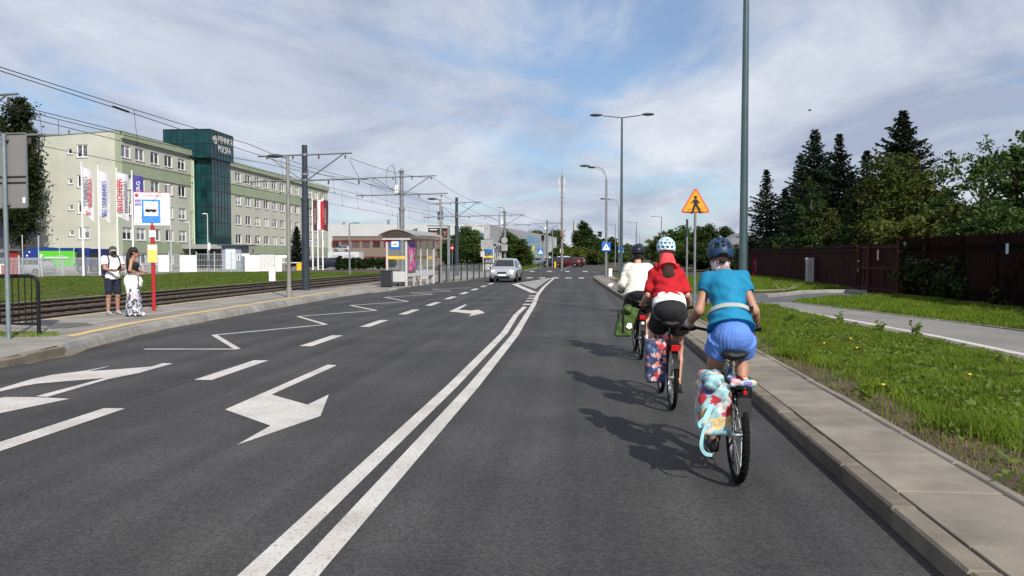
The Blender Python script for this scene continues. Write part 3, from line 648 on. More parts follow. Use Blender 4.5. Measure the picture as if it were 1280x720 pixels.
# guard booth and porch by the gate
gb = thing('guard_booth', 'grey guard booth with white door panel beside the factory gate', 'booth', (DX(277, 90), 90, 0))
ob('wall', MB().bx((0, 0, 0), (2.35, 2.2, 2.85)), M('booth_grey', (.24, .27, .31), .7), gb)
ob('roof', MB().bx((-.3, -.5, 2.86), (3.2, 2.4, 3.0)), M('booth_roof', (.07, .085, .11), .6), gb)
ob('door', MB().bx((.5, -.05, .1), (1.7, -.001, 2.6)), M('booth_door', (.62, .68, .72), .5), gb)
window(gb, 2.05, 1.1, .42, .8, depth=-.08, sill=False, div=1)
kb = thing('red_white_kiosk', 'small white framed kiosk with red panels at the left edge of the fence', 'kiosk', (DX(-6, 62), 62, 0))
ob('wall', MB().bx((0, 0, 0), (.95, 1.5, 2.1)), M('kiosk_red', (.38, .03, .03), .6), kb)
ob('frame', MB().bx((0, -.06, 0), (.1, -.001, 2.1)).bx((.85, -.06, 0), (.95, -.001, 2.1)).bx((.1, -.06, 2.0), (.85, -.001, 2.1)).bx((.1, -.06, .9), (.85, -.001, 1.0)).bx((.45, -.06, .1), (.52, -.001, .9)), white_paint, kb)
ob('glazing', MB().bx((.1, -.03, 1.0), (.85, -.002, 2.0)), pane_d, kb)
ob('roof', MB().bx((-.12, -.15, 2.11), (1.1, 1.6, 2.25)), galv, kb)
# ================================================================ STREET FURNITURE
# ---- catenary poles
INS = MB().cyl((0, 0, -.18), (0, 0, -.02), .035, n=8).mesh('insulator'); INS.materials.append(M('insulator_brown', (.07, .045, .035), .4))
def cat_pole(px, py_base, zb, H, label, style, left=2.1, right=2.1, P=None):
    P = P or G(px, py_base, zb); t = thing('tram_pole', label, 'tram pole', (P[0], P[1], zb), 0, 'overhead line poles of the tramway')
    if style == 'dark':
        ob('mast', MB().cyl((0, 0, 0), (0, 0, H * .62), .17, .16, 14).cyl((0, 0, H * .62), (0, 0, H), .125, .115, 14).lathe([(.165, H * .615), (.18, H * .615), (.18, H * .635), (.125, H * .64)], n=14), dark_steel, t, True)
    else:
        ob('mast', MB().cyl((0, 0, 0), (0, 0, H * .66), .16, .155, 14).lathe([(.2, H * .64), (.2, H * .67), (.13, H * .675)], n=14).cyl((0, 0, H * .66), (0, 0, H - .15), .12, .11, 14), galv, t, True)
        ob('finial', MB().lathe([(.11, H - .15), (.19, H - .12), (.19, H - .05), (.08, H), (.06, H + .1), (0, H + .15)], n=12), grey_steel, t, True)
    zu, zl = H - .42, H - 1.52
    for i, (z, l_, r_) in enumerate(((zu, left, right), (zl, left + .7, right + .7))):
        ob('cross_arm', MB().cyl((-l_, 0, z - .05), (-.1, 0, z), .035, n=8).cyl((.1, 0, z), (r_, 0, z + .06), .035, n=8), grey_steel, t, True)
    ob('brace', MB().cyl((-.12, 0, zl + .02), (-left * .78, 0, zu - .05), .028, n=6), grey_steel, t)
    ob('brace', MB().cyl((.12, 0, zl + .02), (right * .82, 0, zu + .02), .028, n=6), grey_steel, t)
    for x, z in [(x, zu) for x in (-left * .8, -left * .25, right * .3, right * .86)] + [(x, zl) for x in (-left - .3, right * .5, right + .3)]: link('insulator', INS, None, t, (x, 0, z))
    if style != 'dark': ob('loudspeaker_box', MB().box((-.28, -.05, zl + .35), (.22, .3, .5)), white_paint, t)
    m = MB()
    for z in (zl, zu, H * .8): ob('clamp_band', MB().cyl((0, 0, z - .05), (0, 0, z + .05), .15, n=12), grey_steel, t)
    return P
P1 = cat_pole(382.5, 362.6, PZ, 6.3, 'thick dark blue tram pole standing beside the platform street lamp', 'dark')
PA = Vector((DX(502.5, 49.0), 49.0, 0)); cat_pole(0, 0, 0, 7.0, 'grey tram pole with finial cap rising behind the glass shelter', 'grey', 2.2, 2.2, PA)
PB = Vector((DX(571, 63.5), 63.5, 0)); cat_pole(0, 0, 0, 6.35, 'dark tram pole behind the display board in front of the bushy tree', 'dark', 2.0, 2.0, PB)
PC = Vector((DX(631, 88), 88, 0)); cat_pole(0, 0, 0, 6.6, 'grey tram pole with round sign backs behind the silver car', 'grey', 2.3, 2.3, PC)
PD = Vector((DX(684, 120), 120, 0)); cat_pole(0, 0, 0, 7.0, 'slim grey tram pole beside the parked cars past the junction', 'grey', 2.3, 2.3, PD)
P0 = Vector((-17.15, 20.5, 0)); cat_pole(0, 0, 0, 6.4, 'tram pole at the left edge with only its arm tip in view', 'dark', 1.5, 2.0 + .0, P0)
# ---- overhead wires
wire_m = M('wire_black', (.012, .012, .013), .5)
def wire(pts, r, label, sag=.0, grp='overhead wires of the tramway'):
    q = []
    for a, b in zip(pts, pts[1:]):
        a = Vector(a); b = Vector(b)
        for i in range(8): p = a.lerp(b, i / 8); p.z -= sag * 4 * (i / 8) * (1 - i / 8); q.append(p)
    q.append(Vector(pts[-1])); o = ob('overhead_wire', MB().tube(q, r, 5), wire_m); return tag(o, label, 'wire', grp)
def tw(c, y): return tx(c, y)
spans = [-2, P1.y, PA.y, PB.y, PC.y, PD.y, 150]
wl_ = [('nearer', -14.45), ('farther', -17.7)]
for nm, c in wl_:
    wire([(tw(c, y), y, 6.55) for y in spans], .0125, 'upper carrying wire strung along the %s tram track' % nm, .18)
    wire([(tw(c, y) + .1, y, 5.28) for y in spans], .0105, 'lower contact wire strung along the %s tram track' % nm, .02)
    k = 0
    for a, b in zip(spans, spans[1:]):
        for i in range(1, 4):
            f = i / 4; y = a + (b - a) * f
            if y < 12 or y > 90: continue
            k += 1
            nth = ['first', 'second', 'third', 'fourth', 'fifth', 'sixth', 'seventh', 'eighth', 'ninth', 'tenth', 'eleventh', 'twelfth', 'thirteenth', 'fourteenth', 'fifteenth'][k - 1]
            tag(ob('wire_hanger', MB().cyl((tw(c, y), y, 6.55 - .18 * 4 * f * (1 - f)), (tw(c, y) + .1, y, 5.28 - .02 * 4 * f * (1 - f)), .007, n=5).box((tw(c, y) + .1, y, 5.33 - .02 * 4 * f * (1 - f)), (.03, .05, .1)), wire_m),
                '%s vertical hanger from the left between the paired wires over the %s track' % (nth, nm), 'hanger', 'wire hangers over the %s track' % nm)
wire([(-10.4, 2, 5.15), (-10.4, 18.4, 4.98), (P1.x + 2.4, P1.y, 4.72)], .009, 'thin slack wire with a dark insulator crossing in front of the office', .05)
tag(ob('wire_insulator', MB().cyl((-10.4, 17.1, 4.995), (-10.4, 17.7, 4.985), .025, n=8), black_plastic), 'dark rod insulator on the thin wire above the office gable', 'insulator')
wire([(-16.2, 2, 5.95), (-16.2, 20.5, 5.9), (P1.x - 2.0, P1.y, 5.75), (PA.x - 2, PA.y, 6.4), (PB.x - 2, PB.y, 5.8)], .011, 'feeder wire running to the left arm ends of the tram poles', .12)
wire([(P1.x + 2.0, P1.y, 5.9), (PA.x + 2, PA.y, 6.5), (PB.x + 1.9, PB.y, 5.9), (PC.x + 2.2, PC.y, 6.1), (PD.x + 2.2, PD.y, 6.5)], .011, 'feeder wire joining the right arm ends of the tram poles', .2)
wire([(P1.x + 2.0, P1.y, 5.82), (PA.x - 2.2, PA.y, 6.45)], .01, 'wire slanting from dark pole arm down to the finial pole', .35)
wire([(P1.x + 2.7, P1.y, 4.8), (PA.x + 2.7, PA.y, 5.4), (PB.x + 2.6, PB.y, 4.75), (PC.x + 2.9, PC.y, 5.0)], .01, 'low wire joining the long lower arms of the tram poles', .12)
lp = G(452, 320.5, 1.60); lc = Vector((P1.x + 3.1, P1.y + 3, 5.35))
tag(ob('wire_loop', MB().tube([lc + Vector((.42 * sin(a) * .55, 0, .55 * cos(a))) for a in [i * 2 * pi / 20 for i in range(20)]] + [lc + Vector((.1, 0, .6)), lc + Vector((.25, .1, -.7))], .009, 5), wire_m), 'coiled loop of spare cable hanging between the tram poles', 'cable')
wire([G(277, 345, 0) + Vector((0, 0, 4.2)), (-51.6, 113, 6.6)], .012, 'pale cable drooping from a gate lamp to the stair tower', .5, 'cables by the gate')

# ---- street lamps
def lamp(base, H, label, kind='single', r=.075, arm=.6, mat=None, head=None, rz=0, grp='street lamps', dirn=-1):
    mat = mat or galv; t = thing('street_lamp', label, 'street lamp', base, rz, grp)
    head = head or M('lamp_head', (.06, .07, .07), .45)
    def lamphead(p, d, s=1.0):
        vs = MB().lathe([(0, -.30 * s), (.06 * s, -.28 * s), (.11 * s, -.12 * s), (.12 * s, .05 * s), (.07 * s, .24 * s), (.03 * s, .3 * s)], n=10, axis='X')
        vs.v = [(p[0] + x * (1 if d < 0 else -1) - 0, p[1] + y, p[2] + z * .62 + .02) for x, y, z in vs.v]
        return ob('lamp_head', vs, head, t, True)
    if kind == 'single':
        ob('post', MB().cyl((0, 0, 0), (0, 0, H), r, r * .8, 12).cyl((0, 0, 0), (0, 0, .35), r * 1.35, r * 1.3, 12), mat, t, True)
        ob('arm', MB().cyl((0, 0, H - .03), (dirn * arm * .6, 0, H), .03, n=8), mat, t, True); lamphead((dirn * arm, 0, H), dirn)
    elif kind == 'double':
        ob('post', MB().cyl((0, 0, 0), (0, 0, H), r, r * .55, 14), mat, t, True)
        for d in (-1, 1):
            ob('arm', MB().cyl((0, 0, H - .02), (d * arm * .75, 0, H + .1), .028, n=8), mat, t, True); lamphead((d * arm, 0, H + .12), d, 1.15)
        ob('base_door', MB().box((0, -r - .0, .75), (.09, .02, .35)), mat, t)
    elif kind == 'curved':
        for k, (a_, yy_) in enumerate(((arm, 0), (arm * .55, .9))):
            pts = [(0, 0, H - .95)] + [(dirn * a_ * (1 - cos(u)) , yy_ * (1 - cos(u)), H - .95 + .95 * sin(u)) for u in [i * pi / 2 / 6 for i in range(1, 7)]]
            ob('arm', MB().tube(pts, .035, 8), mat, t, True); lamphead((dirn * (a_ + .25), yy_, H), dirn, 1.2)
        ob('post', MB().cyl((0, 0, 0), (0, 0, H - .93), r, r * .7, 12), mat, t, True)
    elif kind == 'angle':
        ob('post', MB().cyl((0, 0, 0), (0, 0, H), r, r * .75, 8), mat, t, True)
        ob('arm', MB().cyl((0, 0, H), (dirn * arm, 0, H + .05), .03, n=6).box((dirn * (arm + .2), 0, H + .05), (.5, .2, .1)), mat, t)
    return t
b = G(361.5, 371.5, PZ); lamp(b, ZT(361.5, 195.5, b) - PZ, 'grey street lamp with a domed head on the near platform', 'single', .075, .45, M('lamp_grey', (.24, .235, .22), .6, metal=.2), grp='platform lamps')
b = G(551, 353.2, .075); lamp(b, ZT(551, 249, b) - .07, 'grey street lamp with a domed head beside the display board', 'single', .075, .5, M('lamp_grey', (.24, .235, .22), .6), grp='platform lamps')
tall = lamp((3.8, 19.0, VZ), 9.2, 'tall thick teal grey lamp post behind the rider in blue', 'double', .105, 1.45, teal_steel)
b = Vector((DX(776.5, 44), 44, VZ)); lamp(b, 9.1, 'slim twin headed lamp post in the middle of the picture', 'double', .095, 1.4, teal_steel)
b = G(757.5, 348, VZ); lamp(b, 7.8, 'lamp post with two curved arms behind the zebra crossing sign', 'curved', .1, 1.25, galv)
b = Vector((DX(773.5, 88), 88, 0)); lamp(b, 7.9, 'farther curved arm lamp post past the junction', 'curved', .09, 1.5, galv)
for px_, yb, top, lab, d_ in ((769, 120, 280.5, 'short right angled lamp post left of the farther curved lamp', -1), (795.5, 130, 278, 'right angled lamp post above the dark helmet', -1), (795, 170, 287, 'second right angled lamp post above the dark helmet', -1),
                          (799, 240, 293, 'distant lamp post just right of the dark helmet line', -1), (826.5, 105, 271, 'right angled lamp post above the pale blue helmet', -1), (437, 68, 279.5, 'slim lamp post by the hedge of the brick workshop', 1),
                          (630, 100, 260, 'angled lamp post rising above the silver car', -1), (624, 108, 266, 'thin lamp post beside the one above the silver car', 1), (690.5, 112, 284, 'thin lamp post left of the telecom mast', 1), (497.5, 120, 267, 'thin lamp post left of the finial tram pole', 1)):
    x = DX(px_, yb); lamp((x, yb, 0), ZT(px_, top, (x, yb)), lab, 'angle', .075, .9 if px_ > 700 else .4, galv, dirn=d_)
for px_, yb, top, lab in ((260, 84, 267.5, 'white yard lamp in front of the glass stair tower'), (214, 86, 231, 'white yard lamp right of the bus stop plate'), (389.5, 140, 301, 'low yard lamp before the far end of the office'), (237.5, 88, 278, 'small yard lamp left of the stair tower')):
    x = DX(px_, yb); lamp((x, yb, 0), ZT(px_, top, (x, yb)), lab, 'single', .06, .3, M('lamp_pale', (.5, .52, .53), .5), head=white_paint, grp='yard lamps')

# ---- signs
def tri_round(r, n=5, rad=.05):
    pts = []
    for k in range(3):
        a = pi / 2 + k * 2 * pi / 3; c = (r - 2 * rad) * cos(a), (r - 2 * rad) * sin(a)
        for i in range(n): b_ = a - pi / 3 + i * 2 * pi / 3 / (n - 1); pts.append((c[0] + rad * cos(b_), c[1] + rad * sin(b_)))
    return pts
def plate(poly, y0, y1, c=(0, 0)):
    m = MB(); n = len(poly); poly = [(x + c[0], z + c[1]) for x, z in poly]
    ar = sum(poly[i][0] * poly[(i + 1) % n][1] - poly[(i + 1) % n][0] * poly[i][1] for i in range(n))
    if ar < 0: poly = poly[::-1]
    return m.add([(x, y0, z) for x, z in poly] + [(x, y1, z) for x, z in poly], [tuple(range(n)), tuple(range(2 * n - 1, n - 1, -1))] + [((i + 1) % n, i, n + i, n + (i + 1) % n) for i in range(n)])
def rrect(w, h, r=.04, n=4):
    p = []
    for sx, sz, a0 in ((1, 1, 0), (-1, 1, pi / 2), (-1, -1, pi), (1, -1, 1.5 * pi)):
        for i in range(n): a = a0 + i * pi / 2 / (n - 1); p.append((sx * (w / 2 - r) + r * cos(a), sz * (h / 2 - r) + r * sin(a)))
    return p
def walker(k=1.0):
    """pictogram of a walking person, list of polygons"""
    c = [(0 + .055 * cos(a), .255 + .055 * sin(a)) for a in [i * 2 * pi / 10 for i in range(10)]]
    body = [(-.05, .19), (.06, .19), (.07, .0), (.0, -.03), (-.06, .0)]
    arm1 = [(-.05, .19), (-.15, .07), (-.12, .05), (-.03, .13)]; arm2 = [(.05, .19), (.14, .07), (.115, .04), (.04, .12)]
    l1 = [(-.06, .01), (-.13, -.24), (-.17, -.25), (-.17, -.28), (-.08, -.28), (.01, -.02)]; l2 = [(-.01, .0), (.08, -.14), (.13, -.28), (.2, -.28), (.19, -.25), (.14, -.11), (.07, .01)]
    return [[(x * k, z * k) for x, z in p] for p in (c, body, arm1, arm2, l1, l2)]
sgn_or = M('sign_orange', (.85, .33, .02), .45, var=.03); sgn_red = M('sign_red', (.62, .06, .015), .45, var=.03); sgn_blk = M('sign_black', (.012, .012, .012), .5)
P = G(868, 394, VZ); zt_, zb_ = ZT(868, 233.8, P), ZT(868, 266.2, P)
t = thing('warning_sign', 'orange triangular pedestrian warning sign on a grey pole by the kerb', 'road sign', (P.x, P.y, VZ))
ob('pole', MB().cyl((0, .03, 0), (0, .03, zt_ - VZ - .2), .032, n=12), galv, t, True)
R_ = (zt_ - zb_) / 1.5; cz = zb_ - VZ + R_ / 2
pl_ = ob('triangle_plate', plate(tri_round(R_, 6, .05), 0, .02, (0, cz)), sgn_red, t)
ob('orange_face', plate(tri_round(R_ * .865, 6, .035), -.006, -.001, (0, cz)), sgn_or, pl_)
m = MB()
for i, p in enumerate(walker(.92 * R_ / .52)): m.add(plate(p, -.012 - .0007 * i, -.008, (0.0, cz - .02)).v, plate(p, 0, 1).f)
for z_ in (-.195, -.125): m.box((-.02 if z_ < -.15 else -.01, -.0085, cz + z_ * R_ / .45), ((.52 if z_ < -.15 else .40) * R_ / .48, .003, .016))
ob('pictogram', m, sgn_blk, pl_); ob('clamp', MB().box((0, .03, cz - .1), (.09, .06, .04)), galv, t); ob('clamp', MB().box((0, .03, cz + .15), (.09, .06, .04)), galv, t)
def zebra_sign(px, py, Y, s, label, pole=None):
    x = DX(px, Y); z = ZT(px, py, (x, Y)); t = thing('crossing_sign', label, 'road sign', (x, Y, 0), 0, 'blue zebra crossing signs')
    ob('blue_plate', plate(rrect(s, s, .04), -.14, -.12, (0, z)), blue_sign, t)
    ob('white_triangle', plate([(-.42 * s, -.36 * s), (.42 * s, -.36 * s), (0, .4 * s)], -.146, -.141, (0, z)), white_sign, t)
    m = MB(); 
    for i, p in enumerate(walker(.62 * s)): q = plate(p, -.151 - .0006 * i, -.147, (0, z - .09 * s)); m.add(q.v, q.f)
    ob('pictogram', m, sgn_blk, t); ob('clamp', MB().box((0, -.07, z), (.1, .12, .05)), galv, t)
    if pole: ob('pole', MB().cyl((0, 0, 0), (0, 0, z + s / 2), .035, n=10), galv, t, True)
lpost = G(757.5, 348, VZ)
zebra_sign(757.6, 308.4, lpost.y, .62, 'blue zebra crossing sign on the two armed lamp post')
zebra_sign(776.2, 312.5, 87.5, .62, 'farther blue zebra crossing sign left of the white shirted rider', True)
zebra_sign(675.8, 314.5, 92, .66, 'blue zebra crossing sign in front of the painted hall wall', True)
x = DX(858.6, 36); t = thing('grey_post', 'slim grey post with dark top left of the orange warning sign', 'post', (x, 36, VZ))
ob('post', MB().cyl((0, 0, 0), (0, 0, 2.4), .045, n=10), galv, t, True); ob('dark_top', MB().cyl((0, 0, 2.4), (0, 0, ZT(858.6, 274, (x, 36)) - VZ), .05, n=10), M('post_dark', (.03, .035, .045), .6), t, True)

# large sign seen from behind, left edge
P = G(14.5, 427, .115); t = thing('large_road_sign', 'large grey road sign seen from behind at the left edge', 'road sign', (P.x, P.y, .115))
ang = -.12; t.rotation_euler = (0, 0, ang)
zt_, zb_ = ZT(20, 168, P) - .115, ZT(20, 260, P) - .115; pw = (45 - (-16)) / FPX * P.y
ob('pole', MB().cyl((0, -.06, 0), (0, -.06, zt_ - .02), .038, n=12), M('pole_bluegrey', (.25, .31, .34), .4, metal=.5), t, True)
pm_ = M('sign_back_grey', (.20, .19, .185), .65, var=.06, scale=3)
sp_ = ob('sign_panel', plate(rrect(pw, zt_ - zb_, .05), 0, .02, ((45 + -16 - 29) / 2 / FPX * P.y, (zt_ + zb_) / 2)), pm_, t)
m = MB(); z_ = (zt_ + zb_) / 2
for dz in (-.09, .015): m.box((0, -.012, z_ + dz - .12), (pw * .96, .02, .018))
ob('rail', m, M('rail_dark', (.03, .03, .03), .5), sp_)
fr = MB(); 
for zc in (zt_, zb_): fr.box((0, -.005, zc), (pw, .03, .02))
for xc in (-pw / 2, pw / 2): fr.box((xc, -.005, z_), (.018, .028, zt_ - zb_ - .02))
ob('rim', fr, galv, sp_); ob('sticker', MB().box((pw * .41, -.006, zb_ + .13), (.055, .004, .10)), white_sign, sp_)
ob('clamp', MB().box((0, -.04, z_ + .55), (.12, .09, .04)), galv, t); ob('clamp', MB().box((0, -.04, z_ - .6), (.12, .09, .04)), galv, t)

# ---- bus and tram stop flag
P = G(192.5, 388.5, PZ); t = thing('bus_stop_sign', 'red bus stop post with white plate and yellow timetable beside the two people', 'bus stop sign', (P.x, P.y, PZ))
t.rotation_euler = (0, 0, .30)
def zp(py): return ZT(191, py, P) - PZ
k_ = P.y / FPX * 1.05
ob('pole', MB().cyl((0, 0, 0), (0, 0, zp(278)), .05, n=12), red_paint, t, True)
wpl = 41 * k_; fl = ob('flag_plate', MB().bx((-wpl / 2, -.04, zp(281.5)), (wpl / 2, -.005, zp(240))), white_sign, t)
xb = -.02
ob('blue_frame', MB().bx((xb - 10.6 * k_, -.047, zp(279)), (xb + 10.6 * k_, -.041, zp(249.5))), M('stop_blue', (.05, .25, .66), .4), fl)
ob('white_field', MB().bx((xb - 8.3 * k_, -.053, zp(270)), (xb + 8.3 * k_, -.048, zp(252))), white_sign, fl)
m = MB().bx((xb - 6.6 * k_, -.058, zp(264.6)), (xb + 6.6 * k_, -.054, zp(262.2)))
m.bx((xb - 6.2 * k_, -.0585, zp(262.1)), (xb + 6.2 * k_, -.054, zp(261.8)))
for dx in (-4, -2.4, 2.4, 4): m.cyl((xb + dx * k_, -.059, zp(264.7)), (xb + dx * k_, -.054, zp(264.7)), .022, n=10)
ob('vehicle_pictogram', m, sgn_blk, fl)
ob('stop_border', MB().bx((xb - 11.6 * k_, -.044, zp(280)), (xb - 10.7 * k_, -.041, zp(248.3))).bx((xb + 10.7 * k_, -.044, zp(280)), (xb + 11.6 * k_, -.041, zp(248.3))), M('edge_pale', (.7, .6, .6), .5), fl)
rt = M('sign_letter_red', (.5, .03, .05), .5)
text_part('lettering', 'Inowłodzka', .105, rt, fl, (-.22, -.042, zp(246.2)), (1, 0, 0), (0, 0, 1), .002, width=.46)
text_part('lettering', '01', .10, M('sign_letter_grey', (.3, .18, .2), .5), fl, (wpl * .36, -.042, zp(246.2)), (1, 0, 0), (0, 0, 1), .002)
em = MB().lathe([(.05, -.046), (.05, -.041)], (0, 0, 0), 12, 'Y'); em.v = [(x - wpl * .42, y, z + zp(244.5)) for x, y, z in em.v]; em.f.append(tuple(range(12)))
ob('line_emblem', em.box((-wpl * .42, -.044, zp(244.5)), (.07, .005, .07)), rt, fl)
ob('line_number_plate', MB().bx((-wpl * .48, -.046, zp(257.5)), (-wpl * .30, -.041, zp(254))).bx((-wpl * .48, -.046, zp(253)), (-wpl * .30, -.041, zp(249.5))), M('plate_violet', (.28, .24, .5), .5), fl)
ob('red_edge', MB().bx((-wpl / 2, -.043, zp(240.9)), (wpl / 2, -.0405, zp(240))), rt, fl)
sm_ = ob('small_plate', MB().bx((-3.3 * k_, -.07, zp(296.5)), (4.2 * k_, -.051, zp(288))), white_sign, t); ob('print', MB().bx((-1.6 * k_, -.074, zp(292.6)), (2.2 * k_, -.071, zp(292))), sgn_blk, sm_)
tb = ob('timetable_case', MB().bx((-5.8 * k_, -.075, zp(328.5)), (5.8 * k_, -.052, zp(305.5))), M('case_beige', (.55, .48, .36), .5), t)
ob('timetable_sheet', MB().bx((-4.6 * k_, -.08, zp(327.5)), (4.6 * k_, -.076, zp(312.5))), M('timetable_yellow', (.78, .6, .12), .6, var=.15, scale=18), tb)
ob('timetable_header', MB().bx((-4.6 * k_, -.0802, zp(312)), (4.6 * k_, -.076, zp(307))), white_sign, tb)

# ---- black railing at the left edge
P = G(49, 421.5, .115); yR = P.y
t = thing('black_railing', 'black steel pedestrian railing with rounded corner at the left edge', 'railing', (P.x, P.y, .10)); t.rotation_euler = (0, 0, .04); rl_m = M('railing_near_black', (.010, .011, .013), .5, spec=.2)
zr = ZT(49, 344, P) - .115
ob('frame', MB().tube([(0, 0, 0), (0, 0, zr - .16)] + [(-.16 + .16 * cos(u), 0, zr - .16 + .16 * sin(u)) for u in [i * pi / 10 for i in range(1, 6)]] + [(-2.6, 0, zr)], .036, 8), rl_m, t, True)
ob('lower_rail', MB().cyl((-2.6, 0, .27), (0, 0, .27), .020, n=8), rl_m, t, True)
bar = MB().cyl((0, 0, .27), (0, 0, zr), .011, n=6).mesh('bar'); bar.materials.append(rl_m)
for i in range(16): link('bar', bar, None, t, (-.13 - i * .125, 0, 0))
ob('post', MB().cyl((-2.3, 0, 0), (-2.3, 0, zr), .03, n=8), dark_steel, t, True)

# ---- glazed bus shelter
al = M('aluminium_white', (.62, .61, .6), .4, metal=.15, var=.04)
C0 = G(508.2, 358.2, .075); C1 = G(542.7, 354.2, .075); vec = C1 - C0; sl = 4.85; sa = atan2(-vec.x, vec.y)
def shelter(loc, rz, label, ad=True):
    t = thing('bus_shelter', label, 'bus shelter', loc, rz, 'tram stop shelters')
    H_ = 2.55; D = 1.05
    for i in range(5):
        y = sl * i / 4; ob('post', MB().box((0, y, H_ / 2), (.09 if i in (0, 4) else .06, .09 if i in (0, 4) else .05, H_)), al, t)
    for y in (0, sl): ob('post', MB().box((-D, y, H_ / 2), (.09, .09, H_)), al, t)
    ob('base_panel', MB().bx((-D + .05, -.02, .25), (-.05, .02, .78)), al, t); ob('base_panel', MB().bx((-.02, .06, .5), (.02, sl - .06, .8)), al, t); ob('base_panel', MB().bx((-D + .05, sl - .02, .25), (-.05, sl + .02, .78)), al, t)
    for i in range(4):
        y0, y1 = sl * i / 4 + .04, sl * (i + 1) / 4 - .04
        if i == 0 and ad: continue
        ob('glass_pane', MB().bx((-.006, y0, .81), (.006, y1, H_ - .1)), clear_glass, t)
    ob('glass_pane', MB().bx((-D + .05, -.006, .8), (-.05, .006, H_ - .22)), clear_glass, t); ob('glass_pane', MB().bx((-D + .05, sl - .006, .8), (-.05, sl + .006, H_ - .1)), clear_glass, t)
    ob('yellow_stripe', MB().bx((-D + .05, -.012, 1.42), (-.05, -.008, 1.58)), yellow_paint, t); ob('yellow_stripe', MB().bx((-D + .05, sl - .012, 1.42), (-.05, sl - .008, 1.58)), yellow_paint, t)
    arch = [(-1.45 + 1.95 * i / 10, H_ + .04 + .34 * sin(pi * (i + .6) / 11.2)) for i in range(11)]
    m = MB(); n = len(arch)
    for (x0, z0), (x1, z1) in zip(arch, arch[1:]):
        m.add([(x0, -.25, z0), (x1, -.25, z1), (x1, sl + .25, z1), (x0, sl + .25, z0), (x0, -.25, z0 + .05), (x1, -.25, z1 + .05), (x1, sl + .25, z1 + .05), (x0, sl + .25, z0 + .05)], [(3, 2, 1, 0), (4, 5, 6, 7), (0, 1, 5, 4), (2, 3, 7, 6)])
    m.add([(arch[-1][0], -.25, arch[-1][1]), (arch[-1][0], sl + .25, arch[-1][1]), (arch[-1][0], sl + .25, arch[-1][1] + .05), (arch[-1][0], -.25, arch[-1][1] + .05)], [(0, 1, 2, 3)])
    rf = ob('roof', m, M('shelter_roof', (.36, .34, .31), .35, metal=.3), t)
    ob('roof_end_panel', MB().add([(x, -.2, z) for x, z in arch[1:-1]] + [(arch[-2][0], -.2, H_), (arch[1][0], -.2, H_)], [tuple(range(len(arch) + 0))[:len(arch)]]), M('roof_dark', (.06, .045, .04), .4), rf)
    ob('edge_beam', MB().box((-.5, -.1, H_ - .06), (1.5, .1, .12)).box((0, sl / 2, H_ - .05), (.12, sl + .2, .1)), al, t)
    ob('bench', MB().box((-.62, sl / 2, .46), (.35, sl * .7, .05)).box((-.62, sl * .25, .22), (.06, .06, .44)).box((-.62, sl * .75, .22), (.06, .06, .44)), M('bench_wood', (.25, .14, .08), .6), t)
    ob('red_trim', MB().bx((-D - .05, -.07, H_ - .22), (-D + .3, -.055, H_ - .13)).bx((-D - .06, -.055, .8), (-D - .046, .03, H_ - .1)), red_paint, t)
    return t
s1 = shelter((C0.x, C0.y, .075), sa, 'glass tram stop shelter with arched roof and purple poster behind the black bin')
pz_ = M('poster_purple', (.25, .03, .19), .4, var=.6, scale=3.5, detail=3, col2=(.55, .12, .30))
pf = ob('poster_case', MB().bx((-.05, .06, .72), (.05, sl / 4 + .15, 2.42)), M('poster_frame', (.12, .12, .12), .5), s1)
ob('poster', MB().bx((.051, .12, .82), (.056, sl / 4 + .09, 2.34)), pz_, pf); ob('poster', MB().bx((-.056, .12, .82), (-.051, sl / 4 + .09, 2.34)), pz_, pf)
ob('poster_band', MB().bx((.0565, .16, 2.05), (.059, sl / 4 + .05, 2.26)), M('poster_violet', (.16, .05, .4), .4), pf)
ob('poster_shape', MB().add([(.0575, .3, 1.1), (.0575, .62, 1.2), (.0575, .9, 1.75), (.0575, .7, 1.95), (.0575, .45, 1.5)], [(0, 1, 2, 3, 4)]), M('poster_light', (.42, .45, .3), .4, var=.4, scale=5), pf)
sg = ob('stop_plate', MB().bx((-.86, -.06, 1.95), (-.33, -.045, 2.55 - .12)), blue_sign, s1); sg.location = (0, 0, -.03)
ob('stop_plate_field', MB().bx((-.79, -.068, 2.09), (-.40, -.061, 2.37)), white_sign, sg); ob('stop_pictogram', MB().bx((-.72, -.073, 2.19), (-.47, -.069, 2.22)).bx((-.70, -.073, 2.24), (-.49, -.069, 2.25)), sgn_blk, sg)
x_ = DX(617, 78); shelter((x_, 78, .075), -.05, 'distant small shelter under a blue plate left of the silver car', False)
# bin
b = G(482.2, 359.2, .075); kk = b.y / FPX
t = thing('litter_bin', 'black boxy litter bin standing in front of the glass shelter', 'litter bin', (b.x, b.y + .25, .075), .05)
ob('body', MB().cham(-6.6 * kk, 6.6 * kk, -.25, .25, .04, 21.3 * kk - .05, .02), M('bin_dark', (.02, .024, .03), .45), t)
ob('lid', MB().cham(-6.9 * kk, 6.9 * kk, -.27, .27, 21.3 * kk - .045, 21.3 * kk + .02, .02), M('bin_lid', (.028, .032, .04), .4), t); ob('foot', MB().bx((-.25, -.2, 0), (.25, .2, .04)), black_plastic, t)
b = G(503, 357.5, .075); t = thing('fallen_scooter', 'small dark kick scooter lying at the shelter corner', 'scooter', (b.x - .45, b.y - .55, .075), .2)
ob('deck', MB().box((0, 0, .08), (.7, .14, .03)), black_plastic, t); ob('stem', MB().cyl((.32, 0, .1), (.42, 0, .34), .02), grey_steel, t); ob('handlebar', MB().cyl((.42, -.16, .34), (.42, .16, .34), .015), black_plastic, t)
for x in (-.32, .32): ob('wheel', MB().cyl((x, -.02, .06), (x, .02, .06), .06, n=12), rubber, t)

